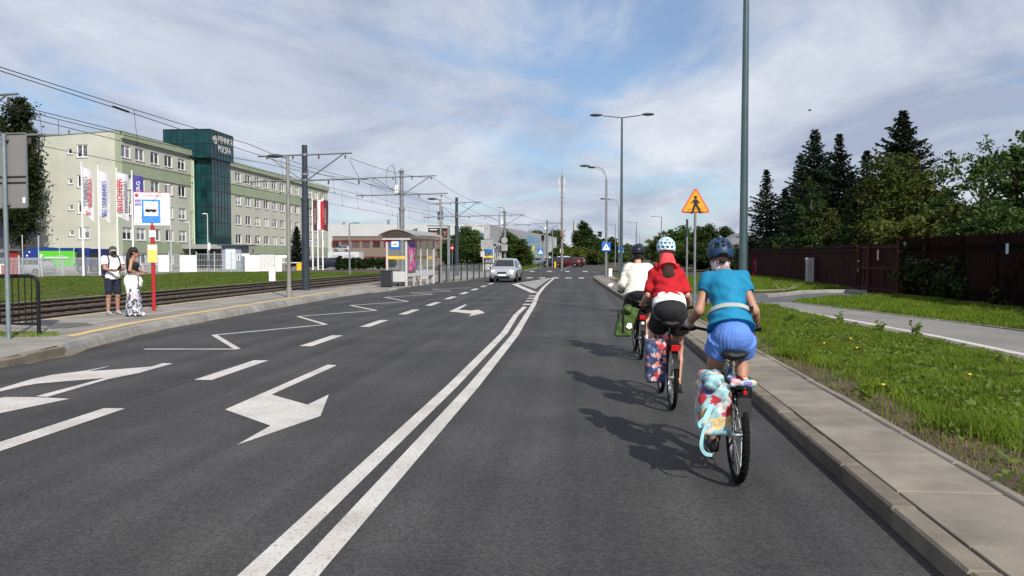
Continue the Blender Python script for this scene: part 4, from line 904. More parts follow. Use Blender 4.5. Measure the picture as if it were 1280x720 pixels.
# ---- glass railing behind the shelter
rail_px = [(549, 353.6), (558, 352.2), (567, 351), (576.4, 350), (584, 349.2), (592, 348.5), (599, 347.8), (606, 347.2), (613, 346.7), (620, 346.2), (628, 345.7)]
pts = [G(x, y, .075) for x, y in rail_px]
t = thing('glass_railing', 'dark posted glass railing along the kerb behind the shelter', 'railing', (pts[0].x, pts[0].y, .075))
rg = glass_mat('railing_glass', (.35, .4, .42), .35)
for i, p in enumerate(pts):
    q = p - pts[0]; ob('post', MB().box((q.x, q.y, .53), (.09, .09, 1.06)), M('railing_black', (.02, .022, .025), .5), t)
    if i:
        o_ = pts[i - 1] - pts[0]; d = (q - o_).normalized() * .06; a_, b_ = o_ + d, q - d
        ob('glass_pane', MB().add([(a_.x, a_.y, .12), (b_.x, b_.y, .12), (b_.x, b_.y, 1.0), (a_.x, a_.y, 1.0)], [(0, 1, 2, 3)]), rg, t)
        ob('top_rail', MB().cyl((a_.x, a_.y, 1.03), (b_.x, b_.y, 1.03), .022, n=6), M('railing_black', (.02, .022, .025), .5), t)
# ---- LED display
Yd = 50.0; x0, x1 = DX(535.6, Yd), DX(561, Yd)
t = thing('display_board', 'dark led departure board hung from a grey portal behind the shelter', 'display board', (x1, Yd, .07))
ob('portal', MB().box((0, 0, 1.75), (.16, .16, 3.5)).box(((x0 - x1) / 2, 0, 3.5), (x1 - x0 + .16, .14, .07)).box(((x0 - x1) / 2, 0, 2.78), (x1 - x0, .05, .04)), galv, t)
cs = ob('screen_case', MB().bx((x0 - x1, -.12, ZT(545, 297, (x0, Yd))), (-.1, .1, ZT(545, 286.5, (x0, Yd)))), M('display_case', (.02, .022, .026), .4), t)
em_m, _t2, _b2 = new_mat('led_orange'); _b2.inputs['Base Color'].default_value = (.3, .08, .02, 1); _b2.inputs['Emission Color'].default_value = (1, .25, .05, 1); _b2.inputs['Emission Strength'].default_value = .35
zz0 = ZT(545, 293.5, (x0, Yd))
for k, (a, b_, dz) in enumerate(((.08, .48, 0), (.82, .98, .05), (.08, .4, -.12), (.84, .96, -.1))):
    ob('led_text', MB().bx((x0 - x1 + (x1 - x0) * a * .92, -.126, zz0 + dz), (x0 - x1 + (x1 - x0) * b_ * .92, -.121, zz0 + dz + .08)), em_m, cs)
ob('led_header', MB().bx((x0 - x1 + .1, -.126, zz0 + .22), (x0 - x1 + .6, -.121, zz0 + .27)), white_sign, cs)
# ---- small signs beyond the railing
def signpost(px, yb, top, label, items, r=.035, mat=None):
    x = DX(px, yb); t = thing('sign_post', label, 'road sign', (x, yb, 0))
    ob('pole', MB().cyl((0, 0, 0), (0, 0, ZT(px, top, (x, yb))), r, n=10), mat or galv, t, True)
    for nm, (a, b, c, d), mt in items:
        ob(nm, MB().bx((DX(a, yb) - x, -.09, ZT(px, d, (x, yb))), (DX(c, yb) - x, -.07, ZT(px, b, (x, yb)))), mt, t)
    return t
signpost(608.6, 72, 279, 'tall post with grey sign backs and small blue plate left of the car', [('sign_back', (601.3, 299.8, 617, 311.5), M('sign_back_grey2', (.30, .30, .30), .6)), ('narrow_panel', (605.2, 280.5, 612.6, 299), M('sign_back_grey3', (.34, .34, .35), .6)), ('blue_plate', (607, 311.8, 616, 315.2), blue_sign)])
signpost(603.5, 74, 313, 'small white plate on a thin post behind the railing', [('white_plate', (600.5, 314, 606, 321), M('plate_offwhite', (.5, .5, .5), .6))], .025)
signpost(597, 0 + 66, 302, 'small red sign with white centre before the bushy tree', []) if 0 else None
x = DX(565.3, 66); t = thing('no_entry_sign', 'red no entry sign on a thin post left of the dark tram pole', 'road sign', (x, 66, 0))
ob('pole', MB().cyl((0, 0, 0), (0, 0, 2.7), .03, n=8), galv, t); ob('red_disc', plate([(.15 * cos(a), .22 * sin(a)) for a in [i * 2 * pi / 16 for i in range(16)]], -.06, -.045, (0, 2.35)), red_paint, t); ob('white_bar', MB().box((0, -.064, 2.33), (.15, .006, .1)), white_sign, t)
PCx = PC.x
t = thing('road_sign', 'two grey sign backs fixed on the tram pole behind the car', 'road sign', (PCx, 87.6, 0))
ob('round_back', plate([(.36 * cos(a), .36 * sin(a)) for a in [i * 2 * pi / 16 for i in range(16)]], -.1, -.08, (0, ZT(631, 300.5, (PCx, 88)))), M('sign_back_grey2', (.3, .3, .3), .6), t)
ob('square_back', plate(rrect(.72, .72, .05), -.1, -.08, (0, ZT(631, 309.5, (PCx, 88)))), M('sign_back_grey2', (.3, .3, .3), .6), t)
signpost(702.5, 113, 310, 'white and blue parking plates at the foot of the telecom mast', [('white_plate', (700, 311, 704, 316), white_sign), ('blue_plate', (700.3, 319.5, 704, 324), blue_sign)], .03)
x = DX(678.5, 118); t = thing('traffic_light', 'dark traffic light housing beside the slim tram pole', 'traffic light', (x, 118, 0))
ob('post', MB().cyl((0, 0, 0), (0, 0, 5.2), .06, n=8), galv, t); ob('housing', MB().box((.0, -.15, ZT(679, 297.5, (x, 118))), (.45, .35, .8)), sgn_blk, t); ob('hood', MB().box((0.0, -.4, ZT(679, 296, (x, 118))), (.3, .2, .05)), sgn_blk, t)
# ---- telecom mast
def mast(px, Y, top, base, label, r):
    x = DX(px, Y); H_ = ZT(px, top, (x, Y)); t = thing('telecom_mast', label, 'mast', (x, Y, 0), 0, 'telecom masts')
    ob('shaft', MB().cyl((0, 0, 0), (0, 0, H_ * .55), r, r * .9, 12).cyl((0, 0, H_ * .55), (0, 0, H_), r * .75, r * .6, 12), M('mast_grey', (.22, .2, .19), .6, metal=.3), t, True)
    for f, w, h in ((.93, .75, 1.1), (.84, .6, .7)):
        for s_ in (-1, 1): ob('antenna', MB().box((s_ * w / 2, 0, H_ * f), (.18, .2, h)), M('antenna_pale', (.5, .5, .5), .5), t)
    ob('bracket', MB().box((0, 0, H_ * .76), (.9, .1, .08)).box((0, 0, H_ * .70), (.9, .1, .08)).box((0, 0, H_ * .96), (.5, .08, .06)), galv, t)
    ob('lightning_rod', MB().cyl((0, 0, H_), (0, 0, H_ + .9), .03, n=6), galv, t)
    ob('cable_box', MB().box((0, -r - .1, H_ * .36), (.4, .25, .7)), red_paint if px > 715 else M('box_redgrey', (.2, .08, .07), .6), t)
mast(702.3, 112, 219, 0, 'tall telecom mast with antennas past the junction', .18)
mast(717, 200, 277, 0, 'smaller distant telecom mast right of the tall one', .3)
# ---- right: cabinet, banner
P = G(1012, 354.5, VZ); k_ = P.y / FPX
t = thing('utility_cabinet', 'narrow pale grey utility cabinet standing before the brown fence', 'cabinet', (P.x, P.y, VZ), -.35)
ob('body', MB().cham(-.22, .22, -.15, .15, .06, 31 * k_ - .05, .015), M('cabinet_grey', (.42, .42, .40), .6, var=.12, scale=4), t); ob('plinth', MB().bx((-.2, -.13, 0), (.2, .13, .06)), conc3, t)
ob('cap', MB().cham(-.24, .24, -.17, .17, 31 * k_ - .05, 31 * k_ + .01, .02), M('cabinet_cap', (.34, .34, .33), .6), t)
ob('rib', MB().bx((-.05, -.175, .08), (-.02, -.161, 31 * k_ - .06)).bx((.06, -.175, .08), (.09, -.161, 31 * k_ - .06)), M('cabinet_rib', (.2, .2, .19), .6), t)
P = G(944.5, 345, VZ); k_ = P.y / FPX; t = thing('pink_banner', 'narrow crimson banner leaning on the far end of the brown fence', 'banner', (P.x, P.y, VZ))
m = MB(); n_ = 8
bf = [(-3.6 + .9 * i / n_ * 1.6, .12 * sin(i * 1.3), 27 * k_ * i / n_) for i in range(n_ + 1)]
for (a, y_, z_), (a2, y2, z2) in zip(bf, bf[1:]):
    m.add([(a * k_, y_, z_), ((a + 6.3) * k_, y_, z_), ((a2 + 6.3) * k_, y2, z2), (a2 * k_, y2, z2)], [(0, 1, 2, 3)])
ob('cloth', m, M('banner_crimson', (.42, .015, .07), .7, var=.15), t)
m = MB()
for i in range(6): ob('letter', MB().box(((-2.5 + 6.0 / 2 + i * .22 - .4) * k_, -.16, (6 + i * 3.2) * k_), (2.2 * k_, .01, 1.6 * k_)), M('banner_pale', (.6, .3, .35), .7), t)
ob('pocket_hem', MB().box((.0, .02, .02), (6 * k_, .03, .04)), M('banner_crimson', (.42, .015, .07), .7), t); ob('stake', MB().cyl((3.4 * k_, .15, 0), (4.2 * k_, .15, 28 * k_), .03, n=6), galv, t)
# ---- white post and others
P = G(763, 345.5, VZ); t = thing('white_bollard', 'small white boxy bollard beside the zebra crossing kerb', 'bollard', (P.x, P.y, VZ)); ob('body', MB().cham(-.13, .13, -.1, .1, 0, .55, .02), white_paint, t); ob('cap', MB().cham(-.14, .14, -.11, .11, .551, .60, .02), white_sign, t)
P = G(340.5, 352, -.01); k_ = P.y / FPX; t = thing('white_cabinet', 'white electrical cabinet standing in the grass before the gate', 'cabinet', (P.x, P.y, -.01), .3)
ob('body', MB().cham(-.2, .2, -.16, .16, .05, 17.6 * k_, .02), white_paint, t); ob('plinth', MB().bx((-.21, -.17, 0), (.21, .17, .05)), conc3, t); ob('side_door', MB().bx((-.16, -.166, .12), (.16, -.161, 15 * k_)), M('cab_door', (.66, .66, .65), .5), t)
# ---- bird
p = AY(1012, 138, 60); t = thing('bird', 'small dark bird flying above the spruces', 'bird', p)
ob('body', MB().lathe([(0, -.14), (.03, -.1), (.045, 0), (.03, .09), (0, .13)], n=8, axis='X'), M('bird_dark', (.03, .028, .025), .8), t, True)
for s_ in (-1, 1): ob('wing', MB().add([(-.05, 0, .01), (.07, 0, .01), (.05, s_ * .16, .07), (-.02, s_ * .24, .05), (-.08, s_ * .14, .06)], [(0, 1, 2, 3, 4)]), M('bird_dark', (.03, .028, .025), .8), t)
# ================================================================ FENCES, GATE, FLAGS
fw = M('fence_white', (.46, .48, .50), .5, var=.08)
FL = [Vector((-42.4, 34, 0)), Vector((-42.3, 62, 0)), Vector((-42.0, 76.5, 0))]
fen = thing('white_fence', 'white metal bar fence along the yard behind the left grass', 'fence', (0, 0, -.02))
mb = MB()
for a, b in zip(FL, FL[1:]):
    L_ = (b - a).length; nseg = int(L_ / 2.5); d = (b - a) / nseg
    for i in range(nseg):
        p = a + d * i; q = p + d; m = MB()
        for k in range(1, 19): c = p.lerp(q, k / 19); m.box((c.x, c.y, .82), (.022, .022, 1.5))
        for z in (.22, 1.42): c = (p + q) / 2; m.box((c.x, c.y, z), (.035, d.length - .1, .05), atan2(-d.x, d.y))
        stuff(ob('bar_panel', m, fw, fen)); ob('post', MB().box((p.x, p.y, .85), (.09, .09, 1.75)), fw, fen)
for px_, top, lab in ((28.3, 295, 'first'), (48.3, 296, 'second'), (74.6, 296, 'third'), (92.6, 297.5, 'fourth')):
    x = DX(px_, 60.0) ; p = AX(px_, 320, -42.6); t = thing('thin_white_post', 'thin white post above the fence, %s from the left' % lab, 'post', (p.x, p.y, 0), 0, 'thin posts at the yard fence')
    ob('shaft', MB().cyl((0, 0, 0), (0, 0, ZT(px_, top, p)), .035, n=8), fw, t); ob('cap', MB().ball((0, 0, ZT(px_, top, p) + .02), .05, 8, 5), fw, t)
# solid white panels, wire fence and sliding gate
wp = thing('white_panel_fence', 'white panel fence with wire mesh sections before the office entrance', 'fence', (0, 0, 0))
def pan(pa, pb, Y, h=1.75): return MB().bx((DX(pa, Y), Y, .05), (DX(pb, Y), Y + .06, h))
for a, b in ((197, 211), (224.5, 245.5)): ob('solid_panel', pan(a, b, 78), white_paint, wp)
for a, b in ((211, 224.5), (245.5, 268), (268, 289), (289, 303)):
    m = MB(); x0, x1 = DX(a, 78.1), DX(b, 78.1); n_ = int((x1 - x0) / .16)
    for i in range(n_ + 1): x = x0 + (x1 - x0) * i / n_; m.box((x, 78.1, 1.0), (.018, .018, 1.85))
    for z in (.15, .7, 1.25, 1.85): m.box(((x0 + x1) / 2, 78.1, z), (x1 - x0, .015, .03))
    stuff(ob('mesh_panel', m, fw, wp)); ob('post', MB().box((x0, 78.1, 1.05), (.08, .08, 2.1)), fw, wp)
gt = thing('sliding_gate', 'white sliding bar gate beside the guard booth', 'gate', (0, 80, 0))
x0, x1 = DX(316, 80), DX(351, 80); gm = MB()
for i in range(22):
    x = x0 + .7 + (x1 - x0 - 1.4) * i / 21
    ob('bar', MB().box((x, 0, .95), (.06 if i % 4 else .12, .05, 1.6)), white_paint, gt)
ob('top_rail', MB().box(((x0 + x1) / 2, .0, 1.75), (x1 - x0 - 1.3, .07, .09)), white_paint, gt); ob('bottom_rail', MB().box(((x0 + x1) / 2, 0, .16), (x1 - x0 - 1.3, .07, .12)), white_paint, gt)
ob('end_panel', MB().bx((x0 - .85, -.04, .05), (x0 + .62, .04, 1.75)), white_paint, gt); ob('end_panel', MB().bx((x1 - .6, -.04, .05), (x1 + .1, .04, 1.75)), white_paint, gt)
for px_, py_, lab in ((307, 318.6, 'small white plate above the guard booth side of the gate'), (356, 320.5, 'small white plate at the right end of the gate')):
    x = DX(px_, 81); z = ZT(px_, py_, (x, 81)); t = thing('gate_plate', lab, 'sign', (x, 81, 0), 0, 'plates by the gate')
    ob('post', MB().cyl((0, .05, 0), (0, .05, z), .04, n=8), galv, t); ob('plate', MB().box((0, 0, z), (.85, .03, .28)), white_sign, t)
x = DX(262, 82); t = thing('round_sign_post', 'white leaf shaped sign on a pole before the glass tower', 'road sign', (x, 82, 0)); zc = ZT(262, 308, (x, 82)); ob('pole', MB().cyl((0, 0, 0), (0, 0, zc), .035, n=8), galv, t); ob('plate', plate([(.13 * cos(a), .42 * sin(a)) for a in [i * 2 * pi / 12 for i in range(12)]], -.05, -.035, (0, zc)), white_sign, t)
x = DX(374, 88); t = thing('barrier_gate', 'yellow barrier machine with white boom right of the gate', 'barrier', (x, 88, 0)); ob('housing', MB().cham(-.25, .25, -.2, .2, 0, .95, .03), M('barrier_yellow', (.72, .45, .02), .5), t); ob('boom', MB().box((-2.2, -.25, .9), (4.6, .05, .09)), white_paint, t); ob('foot', MB().box((0, 0, .02), (.6, .5, .04)), conc3, t)
# flags
cloth_w = M('flag_white', (.60, .60, .63), .8, var=.08, scale=1.2)
def flag(px, pytop, Y, w, h, slant, label, mat, texts, wave=.12, pole_h=None, group='advertising banners', drop=0.25):
    x = DX(px, Y); H_ = pole_h or ZT(px, pytop, (x, Y)); t = thing('flag_pole', label, 'flag', (x, Y, 0), 0, group)
    ob('pole', MB().cyl((0, 0, 0), (0, 0, H_), .095, .06, 12), white_paint, t, True)
    ob('finial', MB().ball((0, 0, H_ + .05), .09, 8, 6), white_paint, t, True)
    m = MB(); nx, nz = 8, 10; vs = []
    for j in range(nz + 1):
        for i in range(nx + 1):
            u = i / nx; v = j / nz
            vs.append((.09 + u * w * (1 + .06 * sin(v * 5)), wave * sin(u * 4.2 + v * 1.7) * u * 1.4, H_ - drop - slant * u - v * h - .22 * u * sin(v * 2.2)))
    m.add(vs, [(j * (nx + 1) + i, (j + 1) * (nx + 1) + i, (j + 1) * (nx + 1) + i + 1, j * (nx + 1) + i + 1) for j in range(nz) for i in range(nx)])
    c = ob('banner_cloth', m, mat, t, True)
    for body, sz, mt, ux, v0, wid in texts:
        text_part('lettering', body, sz, mt, c, (ux * w + .09, -wave * 1.5 - .03, H_ - drop - slant * ux - h * v0), (0, 0, 1), (-1, 0, 0), .003, width=wid, bold=.01)
    return t
tr_, tb_ = M('print_red', (.55, .04, .03), .6), M('print_blue', (.12, .17, .42), .6)
tg_, tw_ = M('print_grey', (.2, .2, .24), .6), M('print_pale', (.62, .64, .75), .6)
flag(104, 204.6, 63.3, 1.05, 3.9, .5, 'leftmost white banner with red lettering before the gable', cloth_w, [('TERBERG', .52, tg_, .52, .74, 2.3), ('ROSROCA', .46, tr_, .86, .74, 2.3), ('Y', .6, tr_, .72, .95, .45)])
flag(124.4, 209, 65.8, 1.05, 3.9, .5, 'second white banner with blue lettering before the gable', cloth_w, [('DENNIS', .55, tb_, .72, .70, 2.1), ('E', .6, tb_, .72, .92, .5)])
flag(147.4, 211.7, 67.4, 1.1, 3.9, .25, 'white banner with large red and grey lettering, third from the left', cloth_w, [('BUCHER', .72, tr_, .50, .86, 2.9), ('municipal', .58, tg_, .93, .86, 2.7)])
flag(166.6, 215, 69.6, 1.05, 4.0, .2, 'purple banner with pale lettering behind the bus stop plate', M('flag_purple', (.07, .06, .27), .8, var=.1), [('TERBERG', .5, tw_, .75, .72, 2.4), ('x', .6, tw_, .72, .9, .4)])
mar = M('flag_maroon', (.085, .028, .042), .8, var=.12)
for k, (px_, lab) in enumerate(((391, 'maroon flag left of the red and white one'), (397.5, 'red and white national flag'), (403.5, 'maroon flag right of the red and white one'))):
    Yf = 92; x = DX(px_, Yf)
    if k == 1:
        t = flag(px_, 249, Yf, .62, 3.4, .05, 'red and white flag between two maroon ones at the office end', white_sign, [], .08, None, 'three flags at the office end', .1)
        ob('red_half', MB().add([(.42, -.16, ZT(px_, 249, (x, Yf)) - .2), (.42, -.16, ZT(px_, 249, (x, Yf)) - 3.5), (.74, -.2, ZT(px_, 249, (x, Yf)) - 3.6), (.76, -.2, ZT(px_, 249, (x, Yf)) - .3)], [(0, 1, 2, 3)]), M('flag_red', (.6, .012, .03), .7), t)
    else: flag(px_, 249, Yf, .62, 3.5, .05, lab.replace('maroon flag', 'narrow maroon flag with pale emblem'), mar, [('MENNICA', .3, M('print_gold', (.32, .25, .2), .6), .62, .82, 1.9)], .05, None, 'three flags at the office end', .1)

# ---- right: brown board fence, gate and picket fence
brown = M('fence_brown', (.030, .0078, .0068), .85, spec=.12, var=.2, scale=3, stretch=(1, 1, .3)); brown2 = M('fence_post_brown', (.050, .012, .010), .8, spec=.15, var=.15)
BF = [G(922, 342.2, VZ), G(945, 345, VZ), G(1012, 353.2, VZ), G(1071, 362.3, VZ)]
def fline(P, step):
    o = []
    for a, b in zip(P, P[1:]):
        n_ = max(1, round((b - a).length / step)); o += [a.lerp(b, i / n_) for i in range(n_)]
    return o + [P[-1]]
t = thing('board_fence', 'dark brown solid board fence running back from the gate', 'fence', (0, 0, VZ - .02))
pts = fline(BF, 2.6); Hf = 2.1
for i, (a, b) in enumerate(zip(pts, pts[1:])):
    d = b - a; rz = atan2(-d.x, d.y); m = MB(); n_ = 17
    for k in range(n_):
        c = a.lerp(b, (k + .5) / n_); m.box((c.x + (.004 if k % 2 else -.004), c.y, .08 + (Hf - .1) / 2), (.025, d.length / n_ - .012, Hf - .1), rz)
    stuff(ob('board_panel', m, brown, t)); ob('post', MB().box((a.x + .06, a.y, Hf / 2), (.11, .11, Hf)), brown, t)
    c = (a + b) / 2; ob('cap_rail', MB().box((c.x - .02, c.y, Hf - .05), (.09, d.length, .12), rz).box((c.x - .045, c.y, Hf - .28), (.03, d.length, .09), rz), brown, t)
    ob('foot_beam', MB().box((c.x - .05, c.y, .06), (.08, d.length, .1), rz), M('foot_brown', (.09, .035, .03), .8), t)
def xyz(px, py): return G(px, py, VZ)
g0, g1, g2 = xyz(1075, 363.6), xyz(1086.5, 366), xyz(1123.5, 370.2)
t = thing('yard_gate', 'dark brown wooden gate with tall posts and house number plate', 'gate', (g1.x, g1.y, VZ - .02))
for g, px_, top in ((g0, 1075, 303.5), (g1, 1086.5, 302.5), (g2, 1123.5, 300.5)):
    z = ZT(px_, top, g) - VZ; q = g - g1; ob('gate_post', MB().cham(q.x - .075, q.x + .075, q.y - .075, q.y + .075, 0, z, .02), brown2, t)
def leaf(a, b, h, n_, nm):
    d = b - a; rz = atan2(-d.x, d.y); m = MB()
    for k in range(n_): c = a.lerp(b, (k + .5) / n_) - g1; ob(nm, MB().box((c.x + .02, c.y, .1 + h / 2), (.025, d.length / n_ - .015, h), rz), brown, t)
    c = (a + b) / 2 - g1
    for z in (.2, h * .55, h): m.box((c.x - .02, c.y, z), (.05, d.length * .92, .1), rz)
    m.box((c.x - .02, c.y, h * .4), (.05, .1, h * .3), rz); ob('gate_rail', m, brown2, t)
leaf(g0, g1, 1.95, 5, 'board'); leaf(g1, g2, 1.95, 14, 'board')
q = G(1100, 330, VZ); pp = g1.lerp(g2, .36) - g1
ob('number_plate', MB().box((pp.x - .08, pp.y, 1.62), (.02, .16, .42)), M('plate_redwhite', (.55, .35, .3), .5, var=.5, scale=12), t); ob('lock_box', MB().box((g0.x - g1.x - .09, g0.y - g1.y, .95), (.04, .08, .16)), galv, t); ob('door_bell', MB().box((g0.x - g1.x - .1, g0.y - g1.y - .05, 1.35), (.03, .07, .07)), white_sign, t)
PF = [xyz(1124, 370.4), xyz(1205, 379.5), xyz(1300, 392.5), Vector((13.2, 19, VZ)), Vector((13.2, 14, VZ))]
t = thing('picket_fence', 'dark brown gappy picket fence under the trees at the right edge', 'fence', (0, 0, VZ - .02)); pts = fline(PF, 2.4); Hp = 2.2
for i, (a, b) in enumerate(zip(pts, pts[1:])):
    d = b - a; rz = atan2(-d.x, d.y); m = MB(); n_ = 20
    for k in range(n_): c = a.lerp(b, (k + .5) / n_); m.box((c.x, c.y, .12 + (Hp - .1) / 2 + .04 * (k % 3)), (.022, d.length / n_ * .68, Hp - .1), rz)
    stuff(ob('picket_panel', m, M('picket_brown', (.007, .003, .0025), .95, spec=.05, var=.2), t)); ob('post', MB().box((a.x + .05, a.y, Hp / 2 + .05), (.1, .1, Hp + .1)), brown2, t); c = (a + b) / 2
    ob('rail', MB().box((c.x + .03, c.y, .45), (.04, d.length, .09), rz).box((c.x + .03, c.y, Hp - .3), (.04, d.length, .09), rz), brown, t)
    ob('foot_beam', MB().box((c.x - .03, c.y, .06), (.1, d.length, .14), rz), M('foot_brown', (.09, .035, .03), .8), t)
p = xyz(1259, 387); ob('house_plate', MB().box((p.x - .04, p.y, ZT(1259, 310, p) - VZ), (.02, .13, .3)), M('plate_pale', (.5, .55, .6), .5), t)

# ================================================================ VEGETATION
def quads_at(C, size, rng, up=.4, elong=1.6):
    n = len(C); a = rng.normal(size=(n, 3)); nrm = rng.normal(size=(n, 3)); nrm[:, 2] = np.abs(nrm[:, 2]) + up
    nrm /= np.linalg.norm(nrm, axis=1)[:, None]; u = a - nrm * (a * nrm).sum(1)[:, None]; u /= np.linalg.norm(u, axis=1)[:, None] + 1e-9; w = np.cross(nrm, u)
    s = (size * rng.uniform(.6, 1.3, n))[:, None]
    V = np.stack([C - u * s * elong * .5, C + w * s * .5 - u * s * .05, C + u * s * elong * .5 - nrm * s * .15, C - w * s * .5 - u * s * .05], 1).reshape(-1, 3)
    return V, np.arange(4 * n).reshape(n, 4)
def clumps(ells, n, rng, shell=.55):
    out_ = []; vol = np.array([e[1][0] * e[1][1] * e[1][2] for e in ells]) ** .75; cnt = np.maximum(1, (n * vol / vol.sum()).astype(int))
    for (c, r), k in zip(ells, cnt):
        d = rng.normal(size=(k, 3)); d /= np.linalg.norm(d, axis=1)[:, None]; rad = rng.uniform(0, 1, k) ** shell * rng.uniform(.82, 1.08, k)
        out_.append(np.array(c) + d * rad[:, None] * np.array(r))
    return np.concatenate(out_)
def crown_mesh(name, ells, nclump, per, leaf, crad, seed, shell=.5, up=.4, elong=1.6):
    rng = np.random.default_rng(seed); C = clumps(ells, nclump, rng, shell)
    per_ = rng.integers(int(per * .5), int(per * 1.5), len(C)); idx = np.repeat(np.arange(len(C)), per_)
    off = rng.normal(size=(len(idx), 3)) * (crad * rng.uniform(.6, 1.3, len(C)))[idx][:, None] * np.array([1, 1, .6]) * .6
    V, F = quads_at(C[idx] + off, leaf, rng, up, elong); return np_mesh(name, V, F), C
bark = M('bark', (.075, .058, .042), .95, var=.35, scale=9, bump=.8, bscale=20, stretch=(1, 1, .3))
bark_pale = M('bark_pale', (.14, .12, .095), .95, var=.3, scale=6, bump=.6, bscale=14)
def trunk_mb(H, r, tips, rng, lean=(0, 0)):
    m = MB(); pts = []
    for i in range(8): f = i / 7; pts.append(Vector((lean[0] * f + rng.normal() * .03 * H * .1, lean[1] * f + rng.normal() * .03 * H * .1, H * f)))
    m.tube(pts, [r * (1 - .85 * i / 7) * (1.25 if i == 0 else 1) for i in range(8)], 8)
    for t_ in tips:
        t_ = Vector(t_); f = min(.95, max(.12, (t_.z / H) * rng.uniform(.45, .75))); i = int(f * 7); s_ = pts[i].lerp(pts[min(7, i + 1)], f * 7 - i)
        mid = s_.lerp(t_, .5) + Vector((rng.normal() * .1, rng.normal() * .1, -.06 * (t_ - s_).length)); r0 = r * (1 - .8 * f) * .5
        m.tube([s_, mid, t_], [r0, r0 * .6, r0 * .15], 6)
    return m
def broadleaf(name, label, P, H, ells, mat, nclump=160, per=70, leaf=.14, crad=.45, seed=1, group=None, cat='tree', r=None, bk_=None, nlimb=26, shell=.5, trunk=True):
    t = thing(name, label, cat, P, 0, group); me, C = crown_mesh('crown', ells, nclump, per, leaf, crad, seed, shell); me.materials.append(mat)
    link('crown', me, None, t); rng = np.random.default_rng(seed + 5)
    tips = C[rng.choice(len(C), min(nlimb, len(C)), replace=False)]
    if trunk: ob('trunk', trunk_mb(H * .85, r or H * .018 + .04, tips, rng), bk_ or bark, t, True)
    return t
def spruce_meshes(H, R, seed, dens=1.0, droop=.25, first=.12):
    rng = np.random.default_rng(seed); P = []; D = []; m = MB(); m.tube([(0, 0, 0), (.05, .02, H * .5), (0, 0, H)], [H * .016 + .05, H * .009 + .02, .012], 8); z = H * first
    while z < H * .985:
        f = (z - H * first) / (H * (1 - first)); Lb = R * ((1 - f) ** 1.05 * rng.uniform(.62, 1.25)) + .05 + .12 * (1 - f); nb = int(rng.integers(5, 8) * dens) + 2; a0 = rng.uniform(0, 6.28)
        for b in range(nb):
            a = a0 + b * 2 * pi / nb + rng.normal() * .25; L_ = Lb * rng.uniform(.6, 1.12); k = max(3, int(L_ / .14)); el = rng.uniform(-.1, .25) + .35 * f
            tt = np.linspace(.1, 1, k); x = tt * L_; zz2 = z + x * el - droop * x * x / max(.6, R) * 1.1 + .12 * tt ** 3
            base = np.stack([x * cos(a), x * sin(a), zz2], 1); d = np.tile([cos(a), sin(a), el - .3], (k, 1)); P.append(base); D.append(d)
            if L_ > .5: m.tube([tuple(base[0] * [0, 0, 1]), tuple(base[k // 2]), tuple(base[-1])], [.02, .012, .004], 4, False)
            for sgn in (-1, 1):                               # side twigs
                for rep in range(2):
                    off = np.stack([-sin(a) * np.ones(k), cos(a) * np.ones(k), -.25 * np.ones(k)], 1) * sgn * ((1 - tt * .65) * L_ * .38)[:, None] * rng.uniform(.3, 1.05, k)[:, None]
                    P.append(base + off + rng.normal(size=(k, 3)) * .03); D.append(d * .6 + off * 3 + rng.normal(size=(k, 3)) * .3)
        z += H * .021 * rng.uniform(.7, 1.3) + .05
    C = np.concatenate(P); D = np.concatenate(D); n = len(C); D /= np.linalg.norm(D, axis=1)[:, None] + 1e-9
    rv = rng.normal(size=(n, 3)); w = np.cross(D, rv); w /= np.linalg.norm(w, axis=1)[:, None] + 1e-9; ln = rng.uniform(.16, .36, n)[:, None]; wd = rng.uniform(.045, .085, n)[:, None]
    dn = np.array([0, 0, -.05]) * ln * 2
    V = np.stack([C - D * ln * .4, C + w * wd, C + D * ln * .7 + dn, C - w * wd], 1).reshape(-1, 3); return np_mesh('crown', V, np.arange(4 * n).reshape(n, 4)), m.mesh('trunk', True)
sp_m = leaf_mat('spruce_needles', (.008, .015, .009), (.021, .034, .016), .12, .8)
lf_dark = leaf_mat('leaf_dark', (.018, .036, .010), (.055, .09, .020), .3)
lf_olive = leaf_mat('leaf_olive', (.030, .045, .010), (.090, .105, .022), .35)
lf_mid = leaf_mat('leaf_mid', (.030, .058, .014), (.085, .14, .034), .35)
lf_yel = leaf_mat('leaf_yellowish', (.05, .07, .012), (.13, .14, .03), .35)
lf_far = leaf_mat('leaf_far', (.045, .07, .028), (.095, .13, .048), .25, .5)
lf_pop = leaf_mat('leaf_poplar', (.016, .028, .010), (.048, .066, .020), .25, .9)
hedge_m = leaf_mat('leaf_hedge', (.012, .026, .008), (.035, .060, .016), .2)
def spruce(px, X, top, R, label, seed, dens=1.0, droop=.25):
    Y = AX(px, 320, X).y; H = ZT(px, top, (X, Y)) - VZ; a, b = spruce_meshes(H, R, seed, dens, droop); a.materials.append(sp_m); b.materials.append(bark)
    t = thing('spruce_tree', label, 'tree', (X, Y, VZ - .03), 0, 'spruces behind the brown fence'); link('crown', a, None, t); link('trunk', b, None, t)
spruce(957, 18.0, 211, 3.0, 'thin sparse spruce nearest the tall lamp post', 11, .7)
spruce(1016, 18.5, 160, 4.1, 'tall dark spruce behind the utility cabinet', 12, 1.0)
spruce(999, 20.5, 192, 3.4, 'short spruce tucked against the left of the tall cabinet spruce', 17, .8)
spruce(1047, 18.5, 168, 3.6, 'slender spruce second from the tall cabinet spruce', 13, .9)
spruce(1081, 20.5, 188, 3.0, 'small spruce tip just left of the broad dominant spruce', 14, .8)
